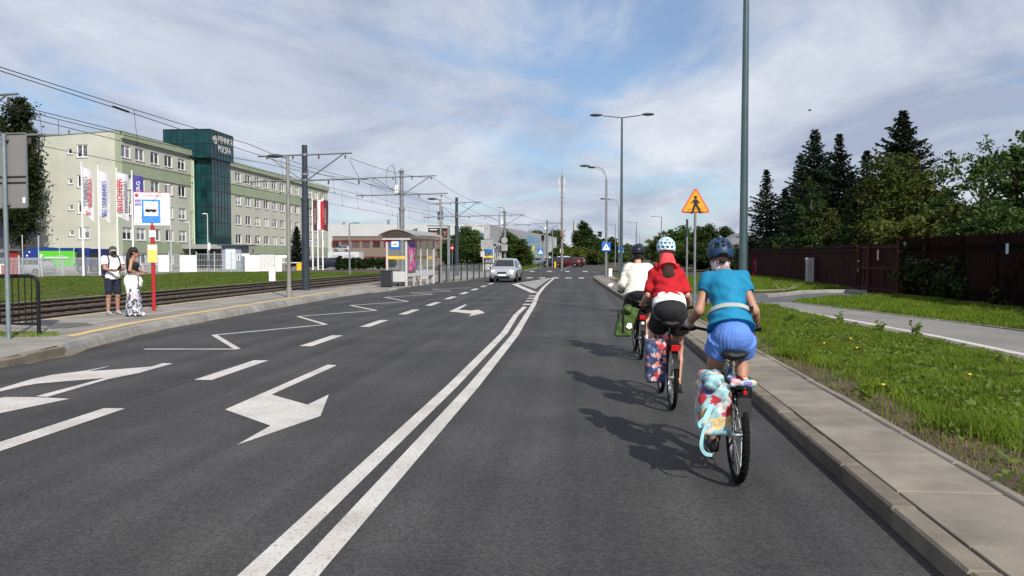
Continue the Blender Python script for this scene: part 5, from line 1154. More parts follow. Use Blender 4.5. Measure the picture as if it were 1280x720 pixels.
spruce(1032, 22.5, 196, 3.4, 'spruce half hidden between the tall cabinet spruce and its slender neighbour', 18, 1.2)
spruce(980, 22.0, 236, 3.0, 'low spruce filling the gap right of the thin sparse one', 19, 1.1)
spruce(1062, 23.0, 214, 3.0, 'spruce standing back behind the yew nearest the gate', 20, 1.2)
spruce(1125, 21.0, 139, 4.7, 'broadest and highest spruce dominating the right side', 15, 1.35, .18)
def bl(px, X, top, base_r, label, ells, mat, seed, **k):
    Y = AX(px, 320, X).y; H = ZT(px, top, (X, Y)) - VZ
    e = [((c[0] * H, c[1] * H, c[2] * H), (r[0] * H, r[1] * H, r[2] * H)) for c, r in ells]
    return broadleaf('broadleaf_tree', label, (X, Y, VZ - .03), H, e, mat, seed=seed, **k)
bl(1130, 17.0, 188, 0, 'olive green rounded tree in front of the broadest spruce', [((0, 0, .72), (.33, .33, .27)), ((.12, -.2, .45), (.36, .4, .25)), ((-.2, -.25, .42), (.25, .3, .22))], lf_olive, 21, nclump=260, per=70, leaf=.13, crad=.38, group='broadleaf trees behind the fence')
bl(1228, 17.6, 180, 0, 'loose leafy tree with open branches at the right edge', [((-.10, 0, .80), (.2, .22, .18)), ((.16, .1, .86), (.22, .25, .16)), ((-.22, 0, .6), (.22, .25, .14)), ((.2, 0, .55), (.35, .35, .22)), ((-.05, -.1, .4), (.4, .4, .16))], lf_mid, 22, nclump=140, per=55, leaf=.12, crad=.34, group='broadleaf trees behind the fence', shell=.62, nlimb=60)
bl(1292, 17.0, 168, 0, 'tall leafy tree cut off by the right picture edge', [((0, 0, .8), (.25, .25, .2)), ((0, .1, .5), (.38, .38, .28))], lf_mid, 23, nclump=210, per=60, leaf=.12, crad=.36, group='broadleaf trees behind the fence', nlimb=60)
bl(1200, 15.4, 246, 0, 'yellowish low bushy tree above the gate end of the pickets', [((0, 0, .68), (.55, .55, .28)), ((.3, .3, .55), (.4, .4, .22)), ((-.4, .3, .6), (.4, .4, .25))], lf_yel, 24, nclump=200, per=60, leaf=.12, crad=.36, group='broadleaf trees behind the fence')
for k, (px_, X_, top_, lab) in enumerate(((1013, 15.3, 226, 'narrow columnar yew left of the pair behind the board fence'), (1073, 15.2, 214, 'narrow columnar yew nearest the gate behind the board fence'), (1040, 15.4, 262, 'short pale columnar shrub between the two yews'))):
    bl(px_, X_, top_, 0, lab, [((0, 0, .52), (.19, .19, .50)), ((.03, 0, .3), (.23, .23, .3))], lf_olive if k == 2 else lf_dark, 30 + k, nclump=190, per=50, leaf=.10, crad=.22, group='columnar shrubs behind the fence')
# dark shrubbery filling in behind the fences
for k, (px_, X_, top_, w) in enumerate(((935, 16.5, 296, .9), (965, 16.2, 290, 1.0), (990, 16.0, 283, .9), (1032, 16.2, 280, .9), (1060, 16.2, 270, .9), (1100, 15.6, 270, .9), (1150, 14.9, 268, 1.0), (1178, 15.0, 258, 1.1), (1215, 14.7, 262, 1.1), (1245, 14.8, 258, 1.1), (1285, 14.6, 262, 1.1), (1330, 15.0, 255, 1.1))):
    bl(px_, X_, top_, 0, ['dark dense shrub behind the board fence, %s from its far end', 'dark dense shrub behind the picket fence, %s from the gate'][k > 5] % ['first', 'second', 'third', 'fourth', 'fifth', 'sixth'][k % 6],
       [((0, 0, .55), (.36 * w, .42 * w, .42)), ((.1, .25, .35), (.4, .45, .35))], lf_dark if k % 3 else lf_mid, 40 + k, nclump=130, per=60, leaf=.13, crad=.4, group='shrubs behind the brown fences', cat='shrub', nlimb=12)
P = xyz(1215, 384); bl(1205, 13.0, 335, 0, 'low dark bramble bush leaning through the picket fence', [((0, 0, .5), (.6, 1.5, .5)), ((.1, 1.2, .6), (.5, 1.0, .6))], lf_dark, 61, nclump=170, per=60, leaf=.11, crad=.28, cat='shrub', trunk=True, nlimb=14)
for k, (px_, X_, top_) in enumerate(((1137, 13.2, 312), (1158, 13.0, 302), (1182, 13.1, 304), (1214, 13.1, 312), (1275, 13.0, 350))):
    bl(px_, X_, top_, 0, 'dark leafy bush growing in front of the picket fence, %s from the gate' % ['first', 'second', 'third', 'fourth', 'fifth'][k], [((0, 0, .5), (.42, .75, .5)), ((.05, .4, .45), (.4, .6, .45))], lf_dark, 400 + k, nclump=120, per=60, leaf=.11, crad=.3, group='bushes before the picket fence', cat='shrub', nlimb=16)
for k, (X_, Y_, H_) in enumerate(((19.0, 21.5, 6.6), (17.6, 18.0, 7.2), (16.4, 14.5, 6.8), (17.5, 8.5, 7.0))):
    broadleaf('broadleaf_tree', ['leafy tree of the right hand row nearest the picture edge', 'leafy tree of the right hand row, just outside the picture', 'second tree of the right hand row outside the picture', 'third tree of the right hand row outside the picture'][k], (X_, Y_, VZ - .03), H_, [((-.4, 0, H_ * .62), (H_ * .36, H_ * .38, H_ * .36)), ((-1.6, 0, H_ * .42), (H_ * .22, H_ * .36, H_ * .16))], lf_mid if k % 2 else lf_dark, 330, 45, .14, .42, 420 + k, 'broadleaf trees behind the fence', nlimb=30)
# left: poplars by the gable
def poplar(px, Y, top, w, label, seed, mat=lf_pop):
    x = DX(px, Y); H = ZT(px, top, (x, Y)); e = [((0, 0, H * .62), (w, w, H * .38)), ((w * .4, 0, H * .45), (w * .85, w, H * .3)), ((-w * .4, .3, H * .6), (w * .7, w, H * .3))]
    broadleaf('poplar_tree', label, (x, Y, -.02), H, e, mat, nclump=300, per=90, leaf=.22, crad=.75, seed=seed, r=.33, bk_=bark_pale, group='poplars at the yard', nlimb=40)
poplar(9, 84, 124, 2.0, 'tall dark poplar behind the large grey sign back', 71); poplar(30, 86.5, 117, 1.5, 'tall dark poplar against the left corner of the gable', 72)
x = DX(371, 96); a, b = spruce_meshes(ZT(371, 284, (x, 96)), 1.35, 81, .9); a.materials.append(sp_m); b.materials.append(bark)
t = thing('spruce_tree', 'small lone spruce between gate and dark tram pole', 'tree', (x, 96, -.02)); link('crown', a, None, t); link('trunk', b, None, t)
# hedge before the workshop
for k in range(9):
    Yh = 96 + k * .6; px_ = 424 + k * 8.2; x = DX(px_, Yh); H = ZT(px_, 321.5 - (k == 0) * 1.5, (x, Yh))
    broadleaf('hedge_bush', 'clipped dark hedge bush before the workshop, number %s from the flags' % ['one', 'two', 'three', 'four', 'five', 'six', 'seven', 'eight', 'nine'][k], (x, Yh, -.02), H, [((0, 0, H * .5), (.48, .5, H * .5))], hedge_m, 70, 45, .1, .2, 90 + k, 'hedge bushes before the workshop', 'hedge', .04, nlimb=6, shell=.4)
def gtree(px, Y, top, w, label, seed, mat=lf_far, lo=.25, n=150, per=55, leaf=.2, crad=.5, group='roadside trees beyond the junction', name='roadside_tree', sq=1.0):
    x = DX(px, Y); H = ZT(px, top, (x, Y)); rng = np.random.default_rng(seed); e = [((0, 0, H * (lo + 1) / 2), (w, w, H * (1 - lo) / 2))]
    for i in range(4): a = rng.uniform(0, 6.28); e.append(((w * .55 * cos(a), w * .55 * sin(a), H * rng.uniform(lo + .15, .85)), (w * .55, w * .55, H * .17 * sq)))
    return broadleaf(name, label, (x, Y, 0), H, e, mat, n, per, leaf, crad, seed, group, r=.12 + H * .012, nlimb=14)
gtree(583, 84, 284, 1.75, 'bushy green tree behind the dark tram pole by the railing', 101, lf_mid, .12, 260, 80, .13, .36); gtree(566, 86, 296, 1.5, 'lower bushy tree left of the dark tram pole', 102, lf_dark, .1, 180, 70, .13, .36)
gtree(598, 88, 293, 1.3, 'reddish green bush right of the dark tram pole', 103, lf_olive, .1, 160, 70, .13, .34)
gtree(634, 110, 284, 1.3, 'narrow pointed tree behind the lamp above the car', 104, lf_mid, .1, 170, 60, .16, .36); gtree(646, 112, 295, 1.7, 'conical tree right of the lamp above the car', 105, lf_olive, .1, 190, 60, .16, .4); gtree(655, 116, 306, 1.2, 'small tree at the foot of the mural', 106, lf_mid, .1, 120, 60, .16, .36)
for k, (px_, top, Y_, w_, m_) in enumerate(((664, 287, 330, 3.4, lf_far), (671, 288, 335, 3.2, lf_far), (691, 286.5, 330, 4.5, lf_far), (681, 292, 332, 3, lf_far))):
    gtree(px_, Y_, top, w_, 'far treetop over the warehouse roof, number %s from the left' % ['one', 'two', 'four', 'three'][k], 110 + k, m_, .4, 110, 40, .5, 1.0)
gtree(730.5, 165, 275, 2.0, 'tall dark poplar past the junction left of the curved lamps', 120, lf_dark, .12, 260, 60, .28, .6, sq=1.6); gtree(741, 175, 296, 1.6, 'shorter dark tree right of the tall far poplar', 121, lf_dark, .1, 140, 60, .26, .55); gtree(749, 185, 290, 1.5, 'slim conical far tree between poplar and lamp post', 122, lf_dark, .05, 130, 60, .26, .45)
gtree(764, 200, 296, 1.9, 'dark far tree behind the lamp posts', 123, lf_dark, .08, 130, 55, .28, .6)
for k, (px_, top, Y_, w_, m_) in enumerate(((704, 306, 150, 2.6, lf_olive), (714, 311, 146, 2.4, lf_yel), (723, 309, 150, 2.3, lf_mid), (734, 312, 150, 2.6, lf_olive), (744, 316, 150, 2.2, lf_mid), (756, 314, 190, 3, lf_dark), (777, 303, 240, 4.5, lf_far), (786, 306, 260, 5, lf_far), (798, 312, 300, 5, lf_far), (807, 315, 320, 5, lf_far), (790, 314, 220, 3.4, lf_far), (772, 316, 200, 3.2, lf_mid))):
    gtree(px_, Y_, top, w_, '%s far roadside tree or bush counted from the telecom mast' % ['first', 'second', 'third', 'fourth', 'fifth', 'sixth', 'eighth', 'ninth', 'eleventh', 'twelfth', 'tenth', 'seventh'][k], 130 + k, m_, .06, 120, 50, .3, .65)
for k, (px_, top, Y_, w_, m_) in enumerate(((815, 300, 190, 2.6, lf_far), (833, 288, 120, 2.4, lf_olive), (851, 281, 118, 2.5, lf_mid), (846, 303, 100, 2.3, lf_mid), (869, 283, 125, 2.4, lf_mid), (884, 277, 118, 1.9, lf_dark), (868, 304, 96, 2.4, lf_dark), (896, 306, 94, 2.4, lf_dark), (908, 283, 170, 1.6, lf_dark), (828, 310, 150, 2.4, lf_far), (935, 318, 105, 2.6, lf_dark), (916, 318, 100, 2.4, lf_dark))):
    gtree(px_, Y_, top, w_, 'tree behind the riders, %s of the group right of the lamp line' % ['first', 'third', 'fifth', 'fourth', 'seventh', 'eighth', 'sixth', 'ninth', 'tenth', 'second', 'twelfth', 'eleventh'][k], 150 + k, m_, .08, 150, 55, .2, .5, 'trees behind the riders')
t = thing('distant_house', 'small grey roofed house behind the rider in blue', 'building', (DX(918, 140), 140, 0)); ob('wall', MB().bx((-2, 0, 0), (4, 8, 3.6)), M('house_wall', (.3, .29, .28), .9), t); ob('roof', MB().add([(-2.3, -.3, 3.6), (4.3, -.3, 3.6), (4.3, 8.3, 3.6), (-2.3, 8.3, 3.6), (1, -.3, 5.6), (1, 8.3, 5.6)], [(0, 1, 4), (1, 2, 5, 4), (2, 3, 5), (3, 0, 4, 5)]), M('house_roof', (.2, .2, .21), .8), t); ob('chimney', MB().bx((2, 3, 4.4), (2.6, 3.6, 6.2)), bk_m, t)
wood = ob('far_woods', MB(), None) if 0 else None
rng = np.random.default_rng(5); n = 2600; X_ = rng.uniform(-700, 700, n); Y_ = rng.uniform(520, 760, n); Z_ = rng.uniform(1, 1, n) * (7 + 4 * np.sin(X_ * .02) + rng.normal(size=n) * 2) * rng.uniform(.2, 1, n)
keep = np.abs(X_ - 18) > 14; V, F = quads_at(np.stack([X_, Y_, Z_], 1)[keep], 5.5, rng, .2, 1.2); o = link('far_woods', np_mesh('far_woods', V, F, lf_far)); stuff(o); tag(o, 'distant belt of woods along the horizon', 'woods')

# ---- grass
def blades(XY, Z, h, w, rng, lean=.35):
    n = len(XY); a = rng.uniform(0, 2 * pi, n); b = rng.uniform(0, 2 * pi, n); h = h * rng.uniform(.45, 1.35, n); w = w * rng.uniform(.6, 1.3, n); lx = np.cos(b) * h * lean * rng.uniform(.1, 1.6, n); ly = np.sin(b) * h * lean * rng.uniform(.1, 1.6, n)
    cx, cy = np.cos(a) * w / 2, np.sin(a) * w / 2; x, y = XY[:, 0], XY[:, 1]
    V = np.stack([np.stack([x - cx, y - cy, Z], 1), np.stack([x + cx, y + cy, Z], 1), np.stack([x - cx * .8 + lx * .4, y - cy * .8 + ly * .4, Z + h * .6], 1), np.stack([x + cx * .8 + lx * .4, y + cy * .8 + ly * .4, Z + h * .6], 1), np.stack([x + lx * 1.3, y + ly * 1.3, Z + h * .95], 1)], 1).reshape(-1, 3)
    k = np.arange(n) * 5; F = np.concatenate([np.stack([k, k + 1, k + 3], 1), np.stack([k, k + 3, k + 2], 1), np.stack([k + 2, k + 3, k + 4], 1)]); return V, F
def vnoise(x, y, s, seed=0):
    return (np.sin(x * s + 1.3 * np.sin(y * s * .7 + seed)) + np.sin(y * s * 1.17 + 1.7 * np.sin(x * s * .61 + seed * 2)) + np.sin((x + y) * s * .53 + seed)) / 3
def grass(name, label, n, samp, zf, h, w, mat, seed, thin=None, cluster=True):
    rng = np.random.default_rng(seed); XY = samp(rng, n)
    if thin is not None: XY = XY[rng.uniform(size=len(XY)) < thin(XY)]
    hh = h * (1 + .55 * vnoise(XY[:, 0], XY[:, 1], 2.3, seed) + .3 * vnoise(XY[:, 0], XY[:, 1], 6.1, seed + 3)); V, F = blades(XY, np.full(len(XY), zf), hh, w, rng)
    o = link(name, np_mesh(name, V, F, mat)); stuff(o); return tag(o, label, 'grass')
gr_m = leaf_mat('grass_blades', (.085, .14, .012), (.19, .27, .03), .4, 1.6); gr_m2 = leaf_mat('grass_left', (.07, .11, .017), (.15, .21, .036), .4, .5)
itp = lambda tab, y: np.interp(y, [a for a, b in tab], [b for a, b in tab])
KR_ = [(a, b + .93) for a, b in KR]
def s_verge(rng, n):
    y = 3.4 + (25.6 - 3.4) * rng.uniform(0, 1, n) ** 1.5; u = rng.uniform(0, 1, n); x0, x1 = itp(KR_, y), itp(PATH_L, y) + .03; return np.stack([x0 + (x1 - x0) * u, y], 1)
def t_verge(XY):
    d = XY[:, 0] - itp(KR_, XY[:, 1]); e = .36 + .32 * vnoise(XY[:, 0] * 0 + 2, XY[:, 1], 1.25, 2) + .2 * vnoise(XY[:, 0], XY[:, 1], 5, 1); return np.clip((d - e) / .25, .035, 1)
grass('verge_grass', 'thick green grass on the verge between slabs and cycle path', 300000, s_verge, VZ - .005, .09, .0095, gr_m, 1, t_verge)
def s_v2(rng, n):
    y = rng.uniform(12, 31, n); x0, x1 = itp(PATH_R, y) + .06, np.minimum(13.6, 9.4 + (y - 12) * 1.2); ok = np.ones(n, bool)
    x = x0 + (13.45 - x0) * rng.uniform(0, 1, n); ok = (x - 7) * 1.55 + 27.3 > y; return np.stack([x, y], 1)[ok]
grass('gate_side_grass', 'green grass between cycle path and picket fence', 90000, s_v2, VZ - .005, .12, .016, gr_m, 2)
def s_v3(rng, n):
    y = rng.uniform(33.5, 62, n); x = rng.uniform(2.6, 14, n); ok = (y > 33.6 + np.maximum(0, (x - 6)) * .75) & (x > itp(KR_, y)); return np.stack([x, y], 1)[ok]
grass('far_verge_grass', 'green grass in front of the board fence past the driveway', 75000, s_v3, VZ - .005, .14, .026, gr_m, 3)
def s_l(rng, n): y = 17 + (62 - 17) * rng.uniform(0, 1, n) ** .9; x = rng.uniform(-42, -19.05, n); ok = x > -.84 * y; return np.stack([x, y], 1)[ok]
grass('tramside_grass', 'wide green grass strip between tram tracks and white fence', 170000, s_l, -.015, .065, .022, gr_m2, 4)
def s_l2(rng, n): y = rng.uniform(62, 78, n); x = rng.uniform(-38, -18.2, n); return np.stack([x, y], 1)
grass('yard_edge_grass', 'thin grass before the gate and hedge', 40000, s_l2, -.015, .09, .04, gr_m2, 5)
def s_l3(rng, n): y = rng.uniform(10.5, 16.2, n) ; x = rng.uniform(-12.2, -10.2, n); ok = (x < -10.45 + .18 * vnoise(x, y, 3)) & (y < 15.3 + .3 * vnoise(x, y, 4)); return np.stack([x, y], 1)[ok]
grass('railing_grass', 'small tuft of grass at the foot of the black railing', 6000, s_l3, .112, .10, .014, gr_m, 6) if 0 else None
P = G(49, 421.5, .115)
def s_l4(rng, n): x = P.x + rng.uniform(-3.2, .55, n); y = P.y + rng.uniform(-.55, .35, n) + 0 * x; ok = (y - P.y) < .3 - .5 * np.maximum(0, x - P.x); return np.stack([x, y], 1)[ok]
grass('railing_grass', 'small tuft of grass at the foot of the black railing', 5200, s_l4, .112, .11, .016, gr_m, 6)
def s_m(rng, n): y = rng.uniform(90, 150, n); x = rng.uniform(-16, -6.5, n) + (y - 90) * .03; return np.stack([x, y], 1)
grass('median_grass_blades', 'grass strip beside the road past the junction', 22000, s_m, .025, .2, .08, gr_m2, 7)
straw = leaf_mat('straw_blades', (.16, .115, .05), (.30, .23, .11), .3, 3)
def s_edge(rng, n): y = 3.4 + 20 * rng.uniform(0, 1, n) ** 1.4; x = itp(KR_, y) + np.abs(rng.normal(size=n)) * .42; return np.stack([x, y], 1)
grass('dry_straw', 'dry straw and dead stalks on the bare earth behind the edging stones', 9000, s_edge, VZ - .008, .035, .006, straw, 8)
grass('dry_straw_tufts', 'scattered pale dry stalks standing in the verge grass', 1400, s_verge, VZ, .15, .005, straw, 9)
def leafmass(name, label, n, samp, z, size, mat, seed, hmax):
    rng = np.random.default_rng(seed); C0 = samp(rng, n); k = rng.integers(5, 16, len(C0)); idx = np.repeat(np.arange(len(C0)), k); P3 = np.concatenate([C0[idx] + rng.normal(size=(len(idx), 2)) * .05, (z + rng.uniform(.01, hmax, len(idx)))[:, None]], 1)
    V, F = quads_at(P3, size, rng, .5, 1.7); o = link(name, np_mesh(name, V, F, mat)); stuff(o); return tag(o, label, 'ground cover')
broad = leaf_mat('broad_weed_leaves', (.075, .125, .02), (.16, .22, .045), .35, 3)
leafmass('verge_weeds', 'low broad leaved weeds mixed through the verge grass', 1500, lambda r, n: (lambda a: a[r.uniform(size=len(a)) < np.clip(t_verge(a) + .12, 0, 1)])(s_verge(r, n)), VZ, .042, broad, 14, .10)
leafmass('tramside_weeds', 'low broad leaved weeds in the tramside grass', 900, s_l, -.01, .06, broad, 15, .07)
cl_m = M('clod_earth', (.07, .05, .034), .95, var=.3, scale=30); rng = np.random.default_rng(3); C0 = s_edge(rng, 700); mbk = MB()
for x_, y_ in C0: r_ = rng.uniform(.008, .03); mbk.ball((x_, y_, VZ), (r_ * rng.uniform(.7, 1.4), r_, r_ * .7), 5, 3)
o = ob('earth_clods', mbk, cl_m); stuff(o); tag(o, 'small brown clods of earth along the edging stones', 'soil')
# weeds, dandelions, twig
def weed(px, py, h, label, seed):
    P = G(px, py, VZ); rng = np.random.default_rng(seed); t = thing('weed_plant', label, 'plant', (P.x, P.y, VZ - .01), 0, 'tall weeds on the verge'); m = MB(); C = []
    for i in range(7):
        a = rng.uniform(0, 6.28); l_ = h * rng.uniform(.5, 1); top = Vector((cos(a) * l_ * .35, sin(a) * l_ * .35, l_)); m.tube([(0, 0, 0), top * .5 + Vector((0, 0, .05 * h)), top], [.006, .005, .002], 5)
        for k in range(7): f = rng.uniform(.2, 1); C.append(np.array(top) * f + rng.normal(size=3) * .03)
    ob('stems', m, M('weed_stem', (.10, .13, .04), .8), t); V, F = quads_at(np.array(C), .05, rng, .3, 1.9); link('leaves', np_mesh('leaves', V, F, gr_m), None, t)
weed(1144, 421, .36, 'tall leafy weed at the edge of the cycle path', 1); weed(1050, 405, .3, 'bushy weed on the verge nearer the driveway', 2); weed(1100, 418, .28, 'low leafy weed midway along the cycle path edge', 3); weed(990, 402, .26, 'small weed right of the rider in blue', 4); weed(1083, 497, .16, 'pale rosette weed on the bare earth by the edging', 5); weed(1040, 455, .14, 'pale low weed on bare earth behind the slabs', 6)
dan = M('dandelion_yellow', (.75, .5, .02), .7)
for k, (px_, py_, lab) in enumerate(((1104, 484, 'nearest yellow dandelion on the verge'), (1071, 437, 'yellow dandelion in mid verge'), (1063, 425, 'yellow dandelion farthest along the verge'), (1212, 471, 'yellow dandelion at the right of the verge'), (1030, 431, 'yellow dandelion close to the slabs'))):
    P = G(px_, py_, VZ + .1); t = thing('dandelion', lab, 'flower', (P.x, P.y, VZ), 0, 'dandelions on the verge'); ob('head', MB().ball((0, 0, .13), (.022, .022, .012), 8, 5), dan, t); ob('stalk', MB().cyl((0, 0, 0), (0, 0, .125), .003, n=5), M('weed_stem', (.1, .13, .04), .8), t)
P = G(965, 365.5, VZ); t = thing('broken_branch', 'pale broken branch lying in grass before the brown fence', 'branch', (P.x, P.y, VZ)); br_ = M('dead_wood', (.27, .23, .19), .9); t.scale = (.75, .75, .75)
ob('stem', MB().tube([(-1.0, 0, .1), (0, .1, .12), (1.0, .25, .18), (1.5, .2, .5)], [.035, .03, .025, .012], 6), br_, t)
for a, b in (((.5, .1, .15), (.1, .2, .6)), ((1.0, .25, .18), (1.7, .5, .35)), ((.9, .2, .18), (.6, .1, .5))): ob('twig', MB().tube([a, b], [.02, .008], 5), br_, t)
# ================================================================ VEHICLES
def car_paint(name, c, metal=.5): return M(name, c, .28, metal=metal, var=.04, scale=2, coat=.6)
lamp_on, _t3, _b3 = new_mat('headlamp_lit'); _b3.inputs['Base Color'].default_value = (.8, .8, .8, 1); _b3.inputs['Emission Color'].default_value = (1, .97, .9, 1); _b3.inputs['Emission Strength'].default_value = 1.6
lamp_off = M('headlamp_clear', (.55, .57, .58), .1, var=.1, scale=20); tail_m = M('tail_lamp', (.35, .01, .012), .2)
def make_car(label, paint, loc, rz, lit=False, group=None, s=1.0):
    t = thing('car', label, 'car', loc, rz, group); t.scale = (s, s, s)
    ST = [(-1.97, .34, .72, .80, .66, .55), (-1.93, .24, .86, 1.00, .77, .62), (-1.80, .2, .92, 1.18, .81, .62), (-1.52, .18, .95, 1.40, .825, .57), (-.9, .18, .94, 1.455, .83, .565), (0, .18, .93, 1.45, .83, .56), (.42, .18, .92, 1.37, .83, .56),
          (1.02, .18, .90, .955, .825, .70), (1.45, .18, .84, .885, .81, .67), (1.75, .2, .74, .785, .78, .62), (1.90, .24, .62, .66, .72, .58), (1.97, .34, .52, .545, .62, .5)]
    m = MB(); ring = []
    for y, zb, zl, zr, w, wr in ST:
        p = [(0, zb), (w * .86, zb), (w * .97, zb + .10), (w, (zb + zl) / 2 + .05), (w * .965, zl - .04), (w * .93, zl), (wr + (w - wr) * .10, zr - .07 if zr - zl > .2 else zr - .01), (wr * .9, zr), (0, zr + .02)]
        ring.append([(x, y, z) for x, z in p] + [(-x, y, z) for x, z in p[-2:0:-1]])
    k = len(ring[0]); vs = [v for r in ring for v in r]
    fs = [(i * k + j, i * k + (j + 1) % k, (i + 1) * k + (j + 1) % k, (i + 1) * k + j) for i in range(len(ring) - 1) for j in range(k)]
    fs = [f[::-1] for f in fs]; fs += [tuple(range(k)), tuple(range((len(ring) - 1) * k + k - 1, (len(ring) - 1) * k - 1, -1))]
    m.add(vs, fs); ob('body', m, paint, t, True)
    gl = M('car_glass', (.018, .022, .025), .05, spec=.8, var=.3, scale=3)
    def q(name, pts, mat): return ob(name, MB().add(pts, [tuple(range(len(pts)))]), mat, t)
    e = .014
    q('windscreen', [(-.62, 1.0 + e, .975 + e), (.62, 1.0 + e, .975 + e), (.50, .47 + e, 1.355 + e), (-.50, .47 + e, 1.355 + e)], gl)
    q('rear_window', [(.58, -1.83 - e, 1.13), (-.58, -1.83 - e, 1.13), (-.50, -1.56 - e, 1.385 + e), (.50, -1.56 - e, 1.385 + e)], gl)
    for s_ in (-1, 1):
        for a, b, top0, top1 in ((-.28, .86, -.28, .42), (-1.45, -.34, -1.38, -.34)):
            pts = [(s_ * (.787 + e), a, .95), (s_ * (.785 + e), b, .95), (s_ * (.60 + e), top1, 1.335), (s_ * (.60 + e), top0, 1.345)]
            q('side_window', pts if s_ > 0 else pts[::-1], gl)
        ob('mirror', MB().ball((s_ * .90, .72, .98), (.10, .06, .07), 8, 6), paint, t, True)
        ob('headlight', MB().ball((s_ * .56, 1.80, .665), (.15, .10, .085), 12, 8), lamp_on if lit else lamp_off, t, True)
        ob('tail_light', MB().ball((s_ * .70, -1.86, .86), (.08, .08, .16), 8, 6), tail_m, t, True)
        ob('fog_lamp', MB().ball((s_ * .56, 1.86, .36), (.07, .05, .05), 8, 6), lamp_off, t, True)
        ob('door_seam', MB().box((s_ * .832, -.31, .62), (.006, .012, .6)).box((s_ * .825, .86, .6), (.006, .012, .5)), black_plastic, t)
        for y in (-1.22, 1.22):
            wh = ob('wheel', MB().lathe([(.19, -.09), (.29, -.10), (.31, -.07), (.31, .07), (.29, .10), (.19, .09)], n=20, axis='X'), rubber, t, True, (s_ * .735, y, .31))
            r = MB().lathe([(0, .085), (.06, .095), (.19, .075), (.195, .03)], n=16, axis='X')
            if s_ < 0: r.v = [(-x, y_, z) for x, y_, z in r.v]; r.f = [f[::-1] for f in r.f]
            ob('rim', r, chrome, wh, True)
            ob('wheel_arch', MB().lathe([(0, 0), (.36, 0), (.36, .006)], (s_ * .815, y, .33), 20, 'X'), black_plastic, t)
    ob('grille', MB().box((0, 1.93, .585), (.58, .08, .10)), black_plastic, t); ob('grille_rim', MB().tube([(-.3, 1.965, .64), (.3, 1.965, .64), (.26, 1.975, .53), (-.26, 1.975, .53), (-.3, 1.965, .64)], .012, 5), chrome, t)
    ob('emblem', MB().cyl((0, 1.93, .68), (0, 1.955, .69), .035, n=10), chrome, t); ob('air_intake', MB().box((0, 1.95, .34), (.95, .08, .11)), black_plastic, t)
    pl2 = ob('number_plate', MB().box((0, 1.99, .45), (.48, .015, .1)), white_sign, t)
    ob('bumper_strip', MB().box((0, 1.965, .475), (1.2, .03, .035)).box((0, -1.985, .5), (1.3, .03, .06)), M('bumper_grey', (.1, .1, .1), .6), t)
    ob('wiper', MB().cyl((-.5, 1.03, 1.0), (.1, .96, 1.04), .008, n=5).cyl((0, 1.03, 1.0), (.5, .96, 1.03), .008, n=5), black_plastic, t)
    return t
silver = car_paint('paint_silver', (.46, .48, .50))
c_ = G(629, 353.2); make_car('silver hatchback driving towards the camera with headlights on', silver, (c_.x, c_.y + 2.0, .002), pi - .035, True, s=1.03)
par = 'cars parked past the junction'
for px_, Y_, col, rz_, lab in ((708.5, 118, (.07, .006, .01), 1.5, 'dark red car parked right of the telecom mast'), (716, 124, (.05, .005, .008), 1.45, 'second dark red car parked under the far bushes'), (692, 122, (.012, .014, .022), 1.6, 'black car parked behind the yellow post'), (700, 135, (.6, .6, .6), 1.5, 'white van like car behind the dark red one'),
                            (681, 128, (.55, .55, .55), 1.0, 'white car parked before the painted wall'), (675.5, 130, (.3, .32, .34), 1.0, 'grey car parked before the painted wall'), (669, 128, (.2, .22, .24), 1.2, 'dark grey car leftmost before the painted wall')):
    make_car(lab, car_paint('paint_%d' % px_, col, .2), (DX(px_, Y_), Y_, .03), rz_, False, par, 1.1 if px_ == 700 else 1.0)
make_car('silver car parked behind the white bar fence', silver, (DX(38, 66), 66, -.02), 1.45, False, None, 1.0); make_car('dark blue car parked beside the three flags', car_paint('paint_navy', (.012, .018, .04), .2), (DX(414, 105), 105, -.02), 1.5, False, 'cars at the office end'); make_car('black car parked between the flags and the hedge', car_paint('paint_blk', (.01, .011, .013), .2), (DX(396, 112), 112, -.02), 1.4, False, 'cars at the office end')
make_car('small silver car on the workshop ramp above the garage', silver, (DX(424, 146.4) , 148.2, 2.46), 1.57, False, None, .8)
x = DX(694, 112); t = thing('yellow_post', 'short yellow post at the tram crossing', 'bollard', (x, 112, .02)); ob('body', MB().cham(-.12, .12, -.12, .12, 0, .85, .03), M('barrier_yellow', (.72, .45, .02), .5), t); ob('cap', MB().cham(-.14, .14, -.14, .14, .851, .92, .02), black_plastic, t)
# refuse truck
Yt = 70; x0 = DX(29.5, Yt)
t = thing('refuse_truck', 'blue and green refuse truck parked behind the white fence', 'truck', (x0, Yt, 0)); tb = M('truck_blue', (.012, .035, .20), .4, var=.08); tgn = M('truck_green', (.10, .50, .03), .45, var=.06)
def tz(y): return ZT(60, y, (DX(60, Yt), Yt))
X_ = lambda p: DX(p, Yt) - x0
m = MB(); zt2, zb2 = tz(308), tz(337); m.add([(X_(30), 0, tz(313)), (X_(47), 0, tz(309)), (X_(49), 0, tz(330)), (X_(46), 0, zb2), (X_(30), 0, tz(334)), (X_(30), 2.4, tz(313)), (X_(47), 2.4, tz(309)), (X_(49), 2.4, tz(330)), (X_(46), 2.4, zb2), (X_(30), 2.4, tz(334))], [(4, 3, 2, 1, 0), (0, 1, 6, 5), (1, 2, 7, 6), (4, 0, 5, 9)])
ob('loader', m, tb, t); ob('container', MB().bx((X_(49), 0, tz(333)), (X_(92.5), 2.4, tz(313.5))), tgn, t); ob('container_roof', MB().bx((X_(47.5), -.02, tz(313.4)), (X_(93.5), 2.42, tz(309.8))), tb, t)
